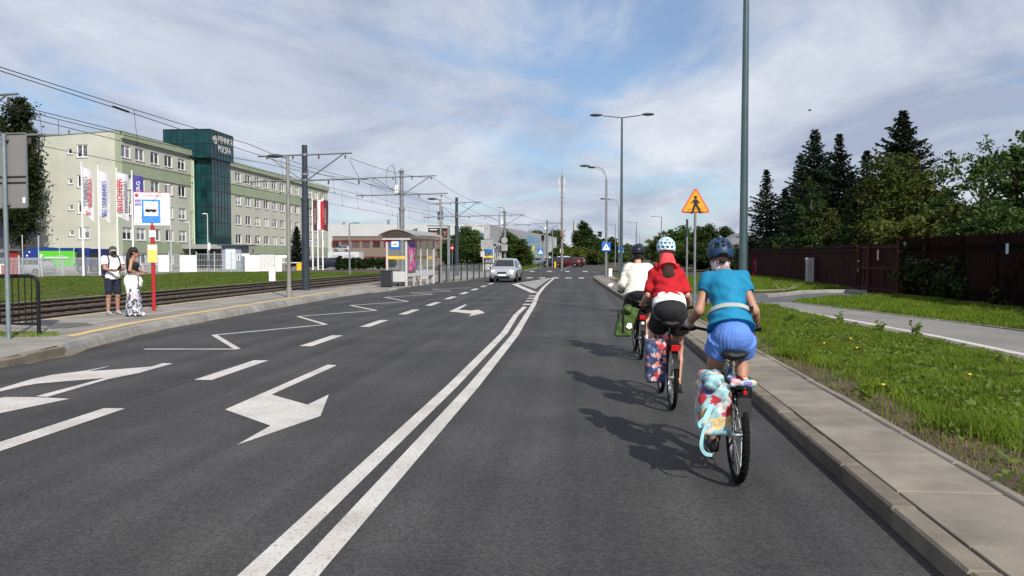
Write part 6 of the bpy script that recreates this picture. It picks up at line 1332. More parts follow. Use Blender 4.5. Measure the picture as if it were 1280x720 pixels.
ob('lettering', MB().bx((X_(56), -.012, tz(322.3)), (X_(85), -.003, tz(321.2))), white_sign, t); ob('logo', MB().bx((X_(50), -.012, tz(324)), (X_(53.5), -.003, tz(318))), white_sign, t); ob('loader_marks', MB().box((X_(37), -.02, tz(315)), (.14, .02, .12)).box((X_(34), -.02, tz(319.5)), (.16, .02, .14)), white_sign, t)
ob('frame', MB().bx((X_(48), .3, .75), (X_(122), 2.1, 1.05)), M('truck_frame', (.10, .16, .3), .6), t); ob('cab', MB().cham(X_(108), X_(125), .05, 2.35, .8, tz(311), .1), tb, t); ob('cab_window', MB().bx((X_(112), .03, tz(325)), (X_(122), .045, tz(316))), dark_win, t)
ob('pump_unit', MB().box((X_(99), 1.2, tz(318)), (.5, 1.8, .9)).box((X_(105), 1.2, tz(315)), (.3, 1.8, .5)).cyl((X_(96), .3, 1), (X_(96), .3, tz(311)), .06), tb, t); ob('hose_rack', MB().box((X_(101), .3, 1.5), (.9, .5, .9)), M('truck_dark', (.02, .02, .03), .6), t)
for p in (50, 60, 100, 116): w_ = ob('wheel', MB().lathe([(.28, -.14), (.46, -.15), (.5, -.1), (.5, .1), (.46, .15), (.28, .14)], n=18, axis='Y'), rubber, t, True, (X_(p), .3, .5)); ob('rim', MB().lathe([(0, -.13), (.28, -.13)], n=14, axis='Y'), galv, w_)
# ================================================================ PEOPLE AND BICYCLES
# implicit surfaces (smooth unions of tapered limbs) meshed with surface nets
def v3(*a): return Vector(a)
class SDF:
    def __init__(s, lo, hi, vox):
        s.lo = np.array(lo, np.float32); s.vox = vox; s.n = (np.ceil((np.array(hi) - s.lo) / vox)).astype(int) + 1; s.a = np.full(s.n, .5, np.float32)
    def block(s, lo, hi):
        i0 = np.clip(((lo - s.lo) / s.vox).astype(int), 0, s.n - 1); i1 = np.clip(((hi - s.lo) / s.vox).astype(int) + 2, 1, s.n)
        sl = tuple(slice(a, b) for a, b in zip(i0, i1)); g = np.meshgrid(*[s.lo[k] + s.vox * np.arange(i0[k], i1[k], dtype=np.float32) for k in range(3)], indexing='ij'); return sl, g
    def comb(s, sl, d, k, sub=False):
        a = s.a[sl]
        if sub: s.a[sl] = np.maximum(a, -d); return
        if k <= 0: s.a[sl] = np.minimum(a, d); return
        h = np.clip(.5 + .5 * (a - d) / k, 0, 1); s.a[sl] = a * (1 - h) + d * h - k * h * (1 - h)
    def cap(s, a, b, ra, rb=None, k=.03, sub=False, flat=False, sx=1.0):
        a = np.array(a, np.float32); b = np.array(b, np.float32); rb = ra if rb is None else rb; R = max(ra, rb) / min(1, sx) + .05 + k
        sl, (X, Y, Z) = s.block(np.minimum(a, b) - R, np.maximum(a, b) + R); d = b - a; L2 = float(d @ d) + 1e-9
        h = ((X - a[0]) * d[0] + (Y - a[1]) * d[1] + (Z - a[2]) * d[2]) / L2; hc = np.clip(h, 0, 1) if not flat else np.clip(h, -.5, 1.5)
        q = np.sqrt(((X - a[0] - hc * d[0]) * sx) ** 2 + (Y - a[1] - hc * d[1]) ** 2 + (Z - a[2] - hc * d[2]) ** 2) - (ra + np.clip(hc, -.2, 1.2) * (rb - ra))
        if flat: q = np.maximum(q, np.maximum(-h, h - 1) * math.sqrt(L2))
        s.comb(sl, q, k, sub); return s
    def ell(s, c, r, k=.03, rx=0.0, sub=False, rz=0.0):
        c = np.array(c, np.float32); r = np.array(r, np.float32); R = r.max() + .05 + k; sl, (X, Y, Z) = s.block(c - R, c + R)
        X = X - c[0]; Y = Y - c[1]; Z = Z - c[2]
        if rz: X, Y = X * cos(rz) + Y * sin(rz), -X * sin(rz) + Y * cos(rz)
        if rx: Y, Z = Y * cos(rx) + Z * sin(rx), -Y * sin(rx) + Z * cos(rx)
        k0 = np.sqrt((X / r[0]) ** 2 + (Y / r[1]) ** 2 + (Z / r[2]) ** 2); k1 = np.sqrt((X / r[0] ** 2) ** 2 + (Y / r[1] ** 2) ** 2 + (Z / r[2] ** 2) ** 2) + 1e-6
        s.comb(sl, k0 * (k0 - 1) / k1, k, sub); return s
    def grid(s): return np.meshgrid(*[s.lo[k] + s.vox * np.arange(s.n[k], dtype=np.float32) for k in range(3)], indexing='ij')
    def plane(s, n, p, soft=0):          # keep the side where n.(x-p) < 0
        X, Y, Z = s.grid(); n = np.array(n, float); n /= np.linalg.norm(n); s.a = np.maximum(s.a, ((X - p[0]) * n[0] + (Y - p[1]) * n[1] + (Z - p[2]) * n[2]).astype(np.float32)); return s
    def rough(s, amp, f, seed=0, dirz=1.0):   # cloth folds
        X, Y, Z = s.grid(); w = np.sin(X * f * .8 + 2 * np.sin(Z * f * .35 + seed)) * np.sin(Z * f * dirz + 1.7 * np.sin(X * f * .4 + seed) + Y * f * .6) + .6 * np.sin((X + Y) * f * 1.3 + Z * f * dirz * 1.6 + seed) + .5 * (1 - 2 * np.abs(np.sin(X * f * .5 + Z * f * dirz * .9 + 1.5 * np.sin(Z * f * .3 + Y * f * .5))))
        s.a = s.a + (amp * w).astype(np.float32); return s
    def verts_faces(s):
        A = s.a; S = A < 0; n = A.shape; c = np.zeros((n[0] - 1, n[1] - 1, n[2] - 1), np.int8)
        for i in (0, 1):
            for j in (0, 1):
                for k in (0, 1): c += S[i:n[0] - 1 + i, j:n[1] - 1 + j, k:n[2] - 1 + k]
        act = (c > 0) & (c < 8); I, J, K = np.nonzero(act); idx = np.full(c.shape, -1, np.int64); idx[I, J, K] = np.arange(len(I)); acc = np.zeros((len(I), 3), np.float32); cnt = np.zeros(len(I), np.float32)
        cs = [(i, j, k) for i in (0, 1) for j in (0, 1) for k in (0, 1)]
        for a in cs:
            for b in cs:
                if a < b and sum(abs(x - y) for x, y in zip(a, b)) == 1:
                    va = A[I + a[0], J + a[1], K + a[2]]; vb = A[I + b[0], J + b[1], K + b[2]]; m = (va < 0) != (vb < 0); t = np.where(m, va / np.where(m, va - vb, 1), 0)
                    for q in range(3): acc[:, q] += np.where(m, a[q] + t * (b[q] - a[q]), 0)
                    cnt += m
        V = (acc / cnt[:, None] + np.stack([I, J, K], 1)) * s.vox + s.lo; F = []
        for ax in range(3):
            u, w = [(1, 2), (2, 0), (0, 1)][ax]; sl0 = [slice(None)] * 3; sl1 = [slice(None)] * 3; sl0[ax] = slice(0, -1); sl1[ax] = slice(1, None); a0, a1 = S[tuple(sl0)], S[tuple(sl1)]; x = np.stack(np.nonzero(a0 != a1), 1)
            ok = np.ones(len(x), bool)
            for q in (u, w): ok &= (x[:, q] > 0) & (x[:, q] < c.shape[q])
            ok &= x[:, ax] < c.shape[ax]; x = x[ok]; e = np.eye(3, dtype=int)
            q = [x - e[u] - e[w], x - e[w], x, x - e[u]]; q = np.stack([idx[p[:, 0], p[:, 1], p[:, 2]] for p in q], 1); ins = S[x[:, 0], x[:, 1], x[:, 2]]; q = np.where(ins[:, None], q, q[:, ::-1]); F.append(q)
        F = np.concatenate(F); F = F[(F >= 0).all(1)]; return V, F
    def obj(s, name, mat, parent):
        V, F = s.verts_faces(); return link(name, np_mesh(name, V, F, mat, True), None, parent)
def ik(a, b, l1, l2, pole):
    a, b, pole = Vector(a), Vector(b), Vector(pole); d = b - a; D = min(d.length, (l1 + l2) * .999); u = d.normalized(); x = (l1 * l1 - l2 * l2 + D * D) / (2 * D); h = math.sqrt(max(0, l1 * l1 - x * x)); p = (pole - u * pole.dot(u)).normalized(); return a + u * x + p * h
skin = M('skin', (.50, .27, .19), .55, var=.08, scale=6); skin2 = M('skin_tan', (.36, .19, .13), .55, var=.08, scale=6)

# ---------------------------------------------------------------- bicycle
WR = .345
def bicycle(loc, rz, label, frame_mat, style):
    t = thing('bicycle', label, 'bicycle', loc, rz, 'bicycles of the three riders'); WB = 1.08
    spk = MB()
    for i in range(28):
        a = 2 * pi * i / 28; s_ = 1 if i % 2 else -1; b = a + .35 * (1 if i % 4 < 2 else -1); spk.cyl((s_ * .028, .022 * cos(b), .022 * sin(b)), (0, (WR - .045) * cos(a), (WR - .045) * sin(a)), .0016, n=4, caps=False)
    tw2 = .023 if style != 'wide' else .027
    prof = []
    for i in range(13): a = 2 * pi * i / 12; prof.append((WR - tw2 + tw2 * cos(a), tw2 * sin(a)))
    tyre = MB().lathe(prof, n=40, axis='X'); knob = MB()
    for i in range(64):
        a = 2 * pi * i / 64
        for s_ in (-1, 0, 1): knob.box((s_ * .013 + (.004 if i % 2 else -.004), (WR - .001 - abs(s_) * .004) * cos(a), (WR - .001 - abs(s_) * .004) * sin(a)), (.009, .012, .010), rot=Matrix.Rotation(a - pi / 2, 3, 'X'))
    rimp = MB().lathe([(WR - .062, -.011), (WR - .044, -.013), (WR - .044, .013), (WR - .062, .011), (WR - .062, -.011)], n=36, axis='X')
    for nm, y in (('rear', 0), ('front', WB)):
        w = ob('wheel', MB().lathe([(.0, -.05), (.012, -.05), (.024, -.034), (.024, -.026), (.016, -.02), (.016, .02), (.024, .026), (.024, .034), (.012, .05), (0, .05)], n=12, axis='X'), galv, t, True, (0, y, WR))
        ob('tyre', tyre, rubber, w, True); ob('rim', rimp, chrome if style == 'step' else M('rim_dark', (.06, .06, .065), .35, metal=.6), w, True); ob('spokes', spk, grey_steel, w)
        if style == 'wide': stuff(ob('tread', knob, rubber, w))
    BB = Vector((0, .455, .285)); ST = Vector((0, .285, .80)); HT = Vector((0, .835, .90)); HB = Vector((0, .885, .74)); R0 = Vector((0, 0, WR))
    f = MB().cyl(BB, ST, .017, n=10).cyl(BB, HB, .022, n=10).cyl(HT, HB, .021, n=10)
    if style == 'step': f.tube([HB + Vector((0, -.01, .04)), (0, .62, .47), (0, .42, .48), tuple(BB.lerp(ST, .4))], .018, 8)
    else: f.cyl(ST - Vector((0, -.01, .06)), HT - Vector((0, 0, .03)), .018, n=10)
    for s_ in (-1, 1): f.tube([BB + Vector((s_ * .03, -.03, 0)), BB + Vector((s_ * .055, -.12, .01)), R0 + Vector((s_ * .065, 0, 0))], .010, 8).tube([ST + Vector((s_ * .012, 0, -.04)), R0 + Vector((s_ * .06, .16, .27)), R0 + Vector((s_ * .065, 0, .01))], .008, 8)
    ob('frame', f, frame_mat, t, True)
    fk = MB().cyl(HT + Vector((0, -.01, .06)), HB + Vector((0, .01, -.05)), .016, n=10)
    for s_ in (-1, 1): fk.tube([HB + Vector((0, .01, -.04)), HB + Vector((s_ * .055, .02, -.06)), (s_ * .06, WB - .05, WR + .12), (s_ * .058, WB, WR)], [.016, .016, .013, .009], 8)
    ob('fork', fk, frame_mat, t, True)
    ob('seat_post', MB().cyl(ST, (0, .262, .875), .0135, n=10).cyl((0, .262, .865), (0, .262, .885), .02, n=8), black_plastic if style == 'dark' else galv, t, True)
    sd_ = SDF((-.14, .06, .84), (.14, .46, 1.0), .007); sd_.ell((0, .17, .915), (.092, .095, .034), .0).cap((0, .2, .918), (0, .40, .908), .042, .02, .05).ell((-.045, .15, .925), (.05, .07, .028), .02).ell((.045, .15, .925), (.05, .07, .028), .02); sd_.obj('saddle', M('saddle_black', (.012, .012, .013), .55), t)
    hb = MB().tube([(-.31, .74, 1.06), (-.2, .80, 1.065), (-.06, .835, 1.035), (.06, .835, 1.035), (.2, .80, 1.065), (.31, .74, 1.06)], .0125, 8).cyl(HT + Vector((0, -.01, .05)), (0, .835, 1.035), .018, n=8)
    h = ob('handlebar', hb, black_plastic, t, True)
    for s_ in (-1, 1): ob('grip', MB().cyl((s_ * .20, .80, 1.065), (s_ * .325, .733, 1.06), .018, n=10), rubber, h, True); ob('brake_lever', MB().tube([(s_ * .17, .825, 1.06), (s_ * .2, .86, 1.04), (s_ * .29, .835, 1.02)], .006, 6), black_plastic, h, True)
    MG = [radians(55 + i * (6 if style == 'wide' else 8.5)) for i in range(13)]; ob('rear_mudguard', MB().strip([(-.032, 1.0 * 0 + (WR + .022) * cos(a), WR + (WR + .022) * sin(a)) for a in MG], [(.032, (WR + .022) * cos(a), WR + (WR + .022) * sin(a)) for a in MG]), black_plastic, t, True)
    rk = MB()
    for s_ in (-1, 1):
        rk.tube([(s_ * .055, .26, .715), (s_ * .055, -.20, .725), (s_ * .02, -.23, .725)], .006, 6); rk.cyl((s_ * .06, .0, .715), (s_ * .068, .0, WR), .005, n=6).cyl((s_ * .06, -.17, .72), (s_ * .068, -.02, WR), .005, n=6).cyl((s_ * .05, .24, .715), (s_ * .01, .29, .74), .005, n=6)
    for y in (.2, .05, -.1, -.21): rk.cyl((-.055, y, .72), (.055, y, .72), .005, n=6)
    rk.box((0, .02, .727), (.06, .40, .006)); ob('rack', rk, black_plastic, t)
    tl = ob('tail_light', MB().cham(-.045, .045, -.265, -.235, .665, .725, .008) if style != 'wide' else MB().cham(-.012, .012, -.262, -.24, .69, .715, .006), M('reflector_red', (.45, .01, .012), .2), t)
    if style == 'wide': ob('mud_flap', MB().add([(-.045, -.235, .66), (.045, -.235, .66), (.05, -.275, .53), (-.05, -.275, .53)], [(0, 1, 2, 3)]).add([(-.045, -.23, .66), (.045, -.23, .66), (.05, -.27, .53), (-.05, -.27, .53)], [(3, 2, 1, 0)]), black_plastic, t)
    th = {'wide': pi, 'step': 0.0, 'dark': -.9}[style]          # left crank angle from straight up (pi = left foot down)
    cr = MB().cyl((-.055, BB.y, BB.z), (.055, BB.y, BB.z), .02, n=10); ped = {}
    for s_, a in ((-1, th), (1, th + pi)):
        e = Vector((s_ * .075, BB.y + .17 * sin(a), BB.z + .17 * cos(a))); cr.cyl((s_ * .06, BB.y, BB.z), e, .012, .010, n=8); ped[s_] = Vector((s_ * .13, e.y, e.z))
    c = ob('crankset', cr, black_plastic if style != 'step' else galv, t, True)
    for s_ in (-1, 1): p = ped[s_]; ob('pedal', MB().box((p.x - s_ * .0, p.y, p.z), (.09, .085, .02)).cyl((s_ * .07, p.y, p.z), (p.x, p.y, p.z), .007, n=6), black_plastic, c)
    ob('chainring', MB().lathe([(.055, -.003), (.09, -.003), (.09, .003), (.055, .003), (.055, -.003)], (.058, BB.y, BB.z), 28, 'X'), galv, t)
    ob('chain', MB().tube([(.058, BB.y, BB.z + .09), (.05, 0, WR + .045)], .005, 5).tube([(.058, BB.y, BB.z - .09), (.055, .04, WR - .12), (.05, 0, WR - .04)], .005, 5), grey_steel, t)
    ob('derailleur', MB().box((.065, .01, WR - .08), (.015, .05, .1)).cyl((.055, .02, WR - .13), (.07, .02, WR - .13), .024, n=10).cyl((.055, .005, WR - .05), (.07, .005, WR - .05), .024, n=10), black_plastic, t)
    ob('front_mudguard', MB().strip([(-.03, WB + (WR + .02) * cos(a), WR + (WR + .02) * sin(a)) for a in [radians(20 + i * 12) for i in range(12)]], [(.03, WB + (WR + .02) * cos(a), WR + (WR + .02) * sin(a)) for a in [radians(20 + i * 12) for i in range(12)]]), black_plastic, t, True)
    return t, ped

# ---------------------------------------------------------------- helmets
def helmet(parent, c, mat, style, tilt=-.25):
    s = SDF((c[0] - .17, c[1] - .21, c[2] - .15), (c[0] + .17, c[1] + .21, c[2] + .19), .006); cx, cy, cz = c
    s.ell((cx, cy, cz + .02), (.118, .148, .118), .0).ell((cx, cy - .06, cz - .02), (.10, .085, .10), .03); s.plane((0, -.25, -1), (cx, cy - .02, cz - .045)); s.ell((cx, cy, cz - .025), (.095, .118, .112), 0, sub=True)
    def vent(az, ph, r): az, ph = radians(az), radians(ph); s.ell((cx + .118 * sin(az) * cos(ph), cy - .148 * cos(az) * cos(ph), cz + .02 + .118 * sin(ph)), r, 0, sub=True, rz=-az)
    if style == 'three':
        for az in (-34, 34): vent(az, 24, (.027, .03, .028)); vent(az * 2.6, 22, (.022, .03, .02)); vent(az * 1.2, 62, (.018, .03, .03))
        for ph in (24, 40, 58): vent(0, ph, (.018, .03, .011))
        s.cap((cx, cy - .19, cz - .014), (cx, cy - .12, cz - .014), .02, .02, 0, sub=True, sx=.45)
        for az in (150, 210, 180): vent(az, 35, (.02, .03, .025))
    else:
        for ph, st in ((-2, 30), (22, 30), (46, 42), (68, 62)):
            for k_ in range(int(360 / st)): vent(k_ * st + (st / 2 if ph in (22, 68) else 0), ph, (.0225 if ph < 40 else .018, .024, .0105 if ph < 40 else .013))
    h = s.obj('helmet', mat, parent)
    l_ = SDF((cx - .15, cy - .19, cz - .13), (cx + .15, cy + .19, cz + .17), .007); l_.ell((cx, cy, cz + .02), (.107, .136, .106), 0).ell((cx, cy - .06, cz - .02), (.089, .074, .089), .03); l_.plane((0, -.25, -1), (cx, cy - .02, cz - .040)); l_.obj('helmet_lining', M('lining_black', (.008, .008, .009), .8), h)
    for s_ in (-1, 1): ob('helmet_strap', MB().tube([(cx + s_ * .088, cy + .0, cz - .05), (cx + s_ * .085, cy + .02, cz - .12), (cx + s_ * .06, cy + .05, cz - .17)], .006, 5), black_plastic, h)
    ob('fit_dial', MB().ball((cx, cy - .118, cz - .062), (.034, .016, .016), 10, 6), black_plastic, h, True)
    return h
def grip_hand(s, g, ax, wrist, sd):
    """a hand closed round a grip: g centre, ax unit axis pointing to the thumb side"""
    g, ax, wrist = Vector(g), Vector(ax).normalized(), Vector(wrist); up = (Vector((0, 0, 1)) - ax * ax.z).normalized(); fwd = up.cross(ax).normalized()
    if fwd.y < 0: fwd = -fwd
    pc = g + up * .022 - fwd * .028; s.cap(wrist, pc, .023, .026, .02); s.cap(pc - ax * .03, pc + ax * .03, .020, .020, .015); k = g + up * .03 + fwd * .0; s.cap(k - ax * .032, k + ax * .03, .0135, .0145, .012)
    for i, (o, l_) in enumerate(((.032, .95), (.011, 1.05), (-.011, 1.0), (-.032, .85))):
        c = g + ax * o; R = .027; P = [c + up * R * cos(a * l_) + fwd * R * sin(a * l_) for a in (0.1, 1.0, 1.9, 2.8)]
        for a, b in zip(P, P[1:]): s.cap(a, b, .0095, .0088, .004)
    th = [pc + ax * .028 - fwd * .005, g + ax * .055 - fwd * .012 + up * .012, g + ax * .062 + fwd * .012 - up * .012, g + ax * .05 + fwd * .024 - up * .018]
    for a, b, r in zip(th, th[1:], (.013, .011, .0095)): s.cap(a, b, r, r * .92, .006)
def head_prims(s, c, face=True, k=.02):
    cx, cy, cz = c; s.ell((cx, cy, cz + .025), (.076, .096, .092), k).ell((cx, cy + .025, cz - .055), (.058, .070, .068), .03)
    s.cap((cx, cy + .09, cz + .005), (cx, cy + .112, cz - .028), .010, .015, .012); s.cap((cx - .022, cy + .082, cz - .068), (cx + .022, cy + .082, cz - .068), .011, .011, .008); s.ell((cx, cy + .075, cz - .105), (.028, .026, .022), .02)
    for s_ in (-1, 1): s.ell((cx + s_ * .078, cy - .005, cz - .012), (.012, .024, .034), .006); s.ell((cx + s_ * .033, cy + .089, cz + .018), (.017, .014, .011), 0, sub=True); s.ell((cx + s_ * .033, cy + .080, cz + .017), (.013, .013, .0115), .002); s.ell((cx + s_ * .034, cy + .082, cz + .036), (.022, .012, .009), .01)

def rider(loc, rz, label, ped, cfg):
    t = thing('person', label, 'person', loc, rz); hip = Vector((0, .235, .985)); sh = Vector((0, cfg.get('shy', .60), cfg.get('shz', 1.47))); ax = (sh - hip).normalized(); lean = -atan2(ax.y, ax.z); hd = Vector((cfg.get('hx', 0), cfg.get('hy', .69), cfg.get('hz', 1.675)))
    lo, hi = (-.50, -.15, -.02), (.50, 1.15, 1.95); gx = cfg.get('gx', .265); sxw = cfg.get('sxw', .142); S_ = {-1: Vector((-sxw, sh.y, sh.z - .045)), 1: Vector((sxw, sh.y, sh.z - .045))}; GR = {s_: Vector((s_ * gx, .766, 1.0625)) for s_ in (-1, 1)}; gax = {s_: Vector((-s_ * .125, .067, .005)).normalized() for s_ in (-1, 1)}
    WRI = {s_: GR[s_] + Vector((s_ * .015, -.075, .035)) for s_ in (-1, 1)}; EL = {s_: ik(S_[s_], WRI[s_], .285, .255, (s_ * .28, -.6, -.75)) for s_ in (-1, 1)}
    HP = {s_: hip + Vector((s_ * .095, .03, -.015)) for s_ in (-1, 1)}; AN = {s_: ped[s_] + Vector((-s_ * .012, -.075, .085)) for s_ in (-1, 1)}; KN = {s_: ik(HP[s_], AN[s_], .43, .43, (s_ * .18, 1, .2)) for s_ in (-1, 1)}
    b = SDF(lo, hi, .0085); fat = cfg.get('fat', 1.0)
    b.ell(hip + Vector((0, 0, .05)), (.150 * fat, .115, .10), .0, lean); b.ell(hip.lerp(sh, .38), (.135 * fat, .10, .17), .06, lean); b.ell(hip.lerp(sh, .72), (.158 * fat, .11, .17), .06, lean); b.cap(S_[-1], S_[1], .062, .062, .05)
    nk = hd + Vector((0, -.03, -.09)); b.cap(sh + Vector((0, -.01, 0)), nk, .058, .052, .04); head_prims(b, hd)
    for s_ in (-1, 1):
        b.cap(S_[s_], EL[s_], .052 * fat, .040, .03); b.cap(EL[s_], EL[s_].lerp(WRI[s_], .3), .040, .041, .015); b.cap(EL[s_].lerp(WRI[s_], .3), WRI[s_], .041, .025, .012); grip_hand(b, GR[s_], gax[s_], WRI[s_], s_)
        b.cap(HP[s_], HP[s_].lerp(KN[s_], .35), .070 * fat, .078 * fat, .02); b.cap(HP[s_].lerp(KN[s_], .35), KN[s_], .078 * fat, .058, .02); b.ell(KN[s_], (.056, .058, .058), .02); cf = KN[s_].lerp(AN[s_], .32) + Vector((0, -.02, 0)); b.cap(KN[s_], cf, .052, .057, .03); b.cap(cf, AN[s_], .056, .036, .02); b.cap(AN[s_], AN[s_] + Vector((0, -.03, -.045)), .033, .034, .02); b.cap(AN[s_] + Vector((0, -.02, -.05)), ped[s_] + Vector((-s_ * .01, .06, .028)), .034, .03, .02)
    b.obj('body', cfg['skin'], t)
    for s_ in (-1, 1):                     # shoes
        f = SDF(ped[s_] + v3(-.08, -.19, -.02), ped[s_] + v3(.08, .17, .16), .006); p = ped[s_] + Vector((-s_ * .01, 0, 0)); f.cap(p + Vector((0, -.105, .046)), p + Vector((0, .09, .040)), .040, .042, 0); f.ell(p + Vector((0, -.10, .07)), (.042, .045, .05), .02); f.ell(p + Vector((0, .0, .06)), (.044, .10, .038), .02); f.plane((0, 0, -1), p + Vector((0, 0, .013)))
        if cfg.get('sandal'): f.ell(p + Vector((0, .03, .10)), (.034, .05, .04), 0, sub=True)
        sh_ = f.obj('shoe', cfg['shoe'], t); ob('sole', MB().prism([(p.x + .042 * cos(a) * (1 if -.5 < sin(a) else .85), p.y - .01 + .135 * sin(a)) for a in [i * 2 * pi / 16 for i in range(16)]], p.z + .0105, p.z + .024), cfg.get('sole', white_paint), sh_)
        if cfg.get('sock'):
            k_ = SDF(AN[s_] + v3(-.08, -.1, -.09), AN[s_] + v3(.08, .1, .14), .007); k_.cap(AN[s_] + Vector((0, -.01, -.03)), AN[s_].lerp(KN[s_], .22), .042, .045, 0, flat=True); k_.obj('sock', cfg['sock'], t)
    # shorts
    so = cfg.get('sh_off', .02); q = SDF((-.34, -.06, .60), (.34, .80, 1.25), .008)
    q.ell(hip + Vector((0, -.01, .045)), (.165 * fat + so, .138 + so, .115 + so * .6), 0, lean); q.ell(hip + ax * .14, (.145 * fat + so, .115 + so, .13), .05, lean)
    for s_ in (-1, 1):
        kd_ = (KN[s_] - HP[s_]).normalized(); kd_ = Vector((s_ * .16, kd_.y * .75, -.75 if kd_.z > -.75 else kd_.z)).normalized()
        q.cap(HP[s_] + Vector((s_ * .002, -.02, .055)), HP[s_] + Vector((s_ * .0, 0, .03)) + kd_ * cfg.get('leg', .14), .098 * fat + so, (.095 * fat + so * 1.25) * cfg.get('flare', 1), .035, flat=True)
    X, Y, Z = q.grid(); an_ = np.arctan2(Y - hip.y, X); q.a += (cfg.get('fold', .003) * np.sin(an_ * 30 + 2.5 * np.sin(Z * 14)) * np.clip((Z - .84) / .12, .15, 1)).astype(np.float32); q.rough(.0018, 40, 2, .4); q.plane(tuple(ax), hip + ax * cfg.get('waist', .20)); q.plane((0, 0, -1), (0, 0, cfg.get('sh_min', .62))); sho = q.obj('shorts', cfg['shorts'], t)
    # shirt
    of = cfg.get('so', .014); q = SDF((-.42, -.02, .90), (.42, .92, 1.62), .008); hem = cfg['hem']; wl_ = cfg.get('wl', .30)
    q.ell(hip.lerp(sh, .74) + Vector((0, -.012, 0)), (.160 * fat + of, .115 + of, .185), 0, lean); q.ell(hip.lerp(sh, .42) + Vector((0, -.01, 0)), (.140 * fat + of, .108 + of, .20), .06, lean); q.cap(S_[-1] + Vector((.012, -.01, -.01)), S_[1] + Vector((-.012, -.01, -.01)), .064 + of, .064 + of, .05)
    r_ = .122 + of; q.cap(hip + ax * (hem + .17) + Vector((0, -.012, 0)), hip + ax * (hem - .01) + Vector((0, -.012, 0)), r_, r_ + cfg.get('hemw', .02), .03, flat=True, sx=.80 / fat)
    for s_ in (-1, 1):
        e = cfg['sleeve']
        if e <= 1: q.cap(S_[s_] + (EL[s_] - S_[s_]) * -.05, S_[s_].lerp(EL[s_], e), .053 + of, .054 + of * .9, .045, flat=True)
        else: q.cap(S_[s_], EL[s_], .058 + of, .052 + of, .04); q.cap(EL[s_], EL[s_].lerp(WRI[s_], e - 1), .052 + of, .042 + of * .8, .02, flat=True)
    q.rough(cfg.get('sfold', .0028), 26, cfg.get('seed', 1), 1.2); q.plane(tuple(-ax), hip + ax * hem); q.cap(sh + Vector((0, .0, .04)), nk + Vector((0, .02, .06)), .066, .075, 0, sub=True, flat=True); sht = q.obj('shirt', cfg['shirt'], t)
    helmet(t, hd + Vector((0, -.004, .055)), cfg['helm'], cfg['hstyle']); return t, dict(hip=hip, sh=sh, ax=ax, lean=lean, hd=hd, nk=nk, WRI=WRI, EL=EL, S=S_, GR=GR, fat=fat)

def flower_mat(name, base, petals, scale=13, rough=.55):
    m, tt, b = new_mat(name); n = tt.nodes; l = tt.links; g = n.new('ShaderNodeTexCoord'); vo = n.new('ShaderNodeTexVoronoi'); vo.inputs['Scale'].default_value = scale; vo.inputs['Randomness'].default_value = .9
    nz = n.new('ShaderNodeTexNoise'); nz.inputs['Scale'].default_value = scale * 2.2; nz.inputs['Detail'].default_value = 3; l.new(g.outputs['Object'], nz.inputs['Vector'])
    ad = n.new('ShaderNodeMix'); ad.data_type = 'RGBA'; ad.blend_type = 'LINEAR_LIGHT'; ad.inputs[0].default_value = .03; l.new(g.outputs['Object'], ad.inputs[6]); l.new(nz.outputs['Color'], ad.inputs[7]); l.new(ad.outputs[2], vo.inputs['Vector'])
    sc = n.new('ShaderNodeSeparateColor'); l.new(vo.outputs['Color'], sc.inputs[0]); r = n.new('ShaderNodeValToRGB'); r.color_ramp.interpolation = 'CONSTANT'; l.new(sc.outputs[0], r.inputs[0]); e = r.color_ramp.elements; e[0].color = (*petals[0], 1); e[0].position = 0; e[1].position = 1 / len(petals); e[1].color = (*petals[1], 1)
    for i, c in enumerate(petals[2:], 2): x = e.new(i / len(petals)); x.color = (*c, 1)
    dr = n.new('ShaderNodeValToRGB'); dr.color_ramp.interpolation = 'CONSTANT'; l.new(vo.outputs['Distance'], dr.inputs[0]); dr.color_ramp.elements[0].color = (0, 0, 0, 1); dr.color_ramp.elements[1].position = .53; dr.color_ramp.elements[1].color = (1, 1, 1, 1)
    mx_ = n.new('ShaderNodeMix'); mx_.data_type = 'RGBA'; l.new(dr.outputs[0], mx_.inputs[0]); l.new(r.outputs[0], mx_.inputs[6]); mx_.inputs[7].default_value = (*base, 1)
    ce = n.new('ShaderNodeValToRGB'); ce.color_ramp.interpolation = 'CONSTANT'; l.new(vo.outputs['Distance'], ce.inputs[0]); ce.color_ramp.elements[0].color = (1, 1, 1, 1); ce.color_ramp.elements[1].position = .14; ce.color_ramp.elements[1].color = (0, 0, 0, 1); mc = n.new('ShaderNodeMix'); mc.data_type = 'RGBA'; l.new(ce.outputs[0], mc.inputs[0]); l.new(mx_.outputs[2], mc.inputs[6]); mc.inputs[7].default_value = (.25, .10, .05, 1); mx_ = mc
    sh_ = n.new('ShaderNodeValToRGB'); l.new(nz.outputs[0], sh_.inputs[0]); sh_.color_ramp.elements[0].position = .35; sh_.color_ramp.elements[0].color = (.55, .55, .55, 1); sh_.color_ramp.elements[1].position = .6; sh_.color_ramp.elements[1].color = (1.15, 1.1, 1.1, 1)
    ml = n.new('ShaderNodeMix'); ml.data_type = 'RGBA'; ml.blend_type = 'MULTIPLY'; ml.inputs[0].default_value = .9; l.new(mx_.outputs[2], ml.inputs[6]); l.new(sh_.outputs[0], ml.inputs[7]); l.new(ml.outputs[2], b.inputs['Base Color']); b.inputs['Roughness'].default_value = rough; MATS[name] = m; return m

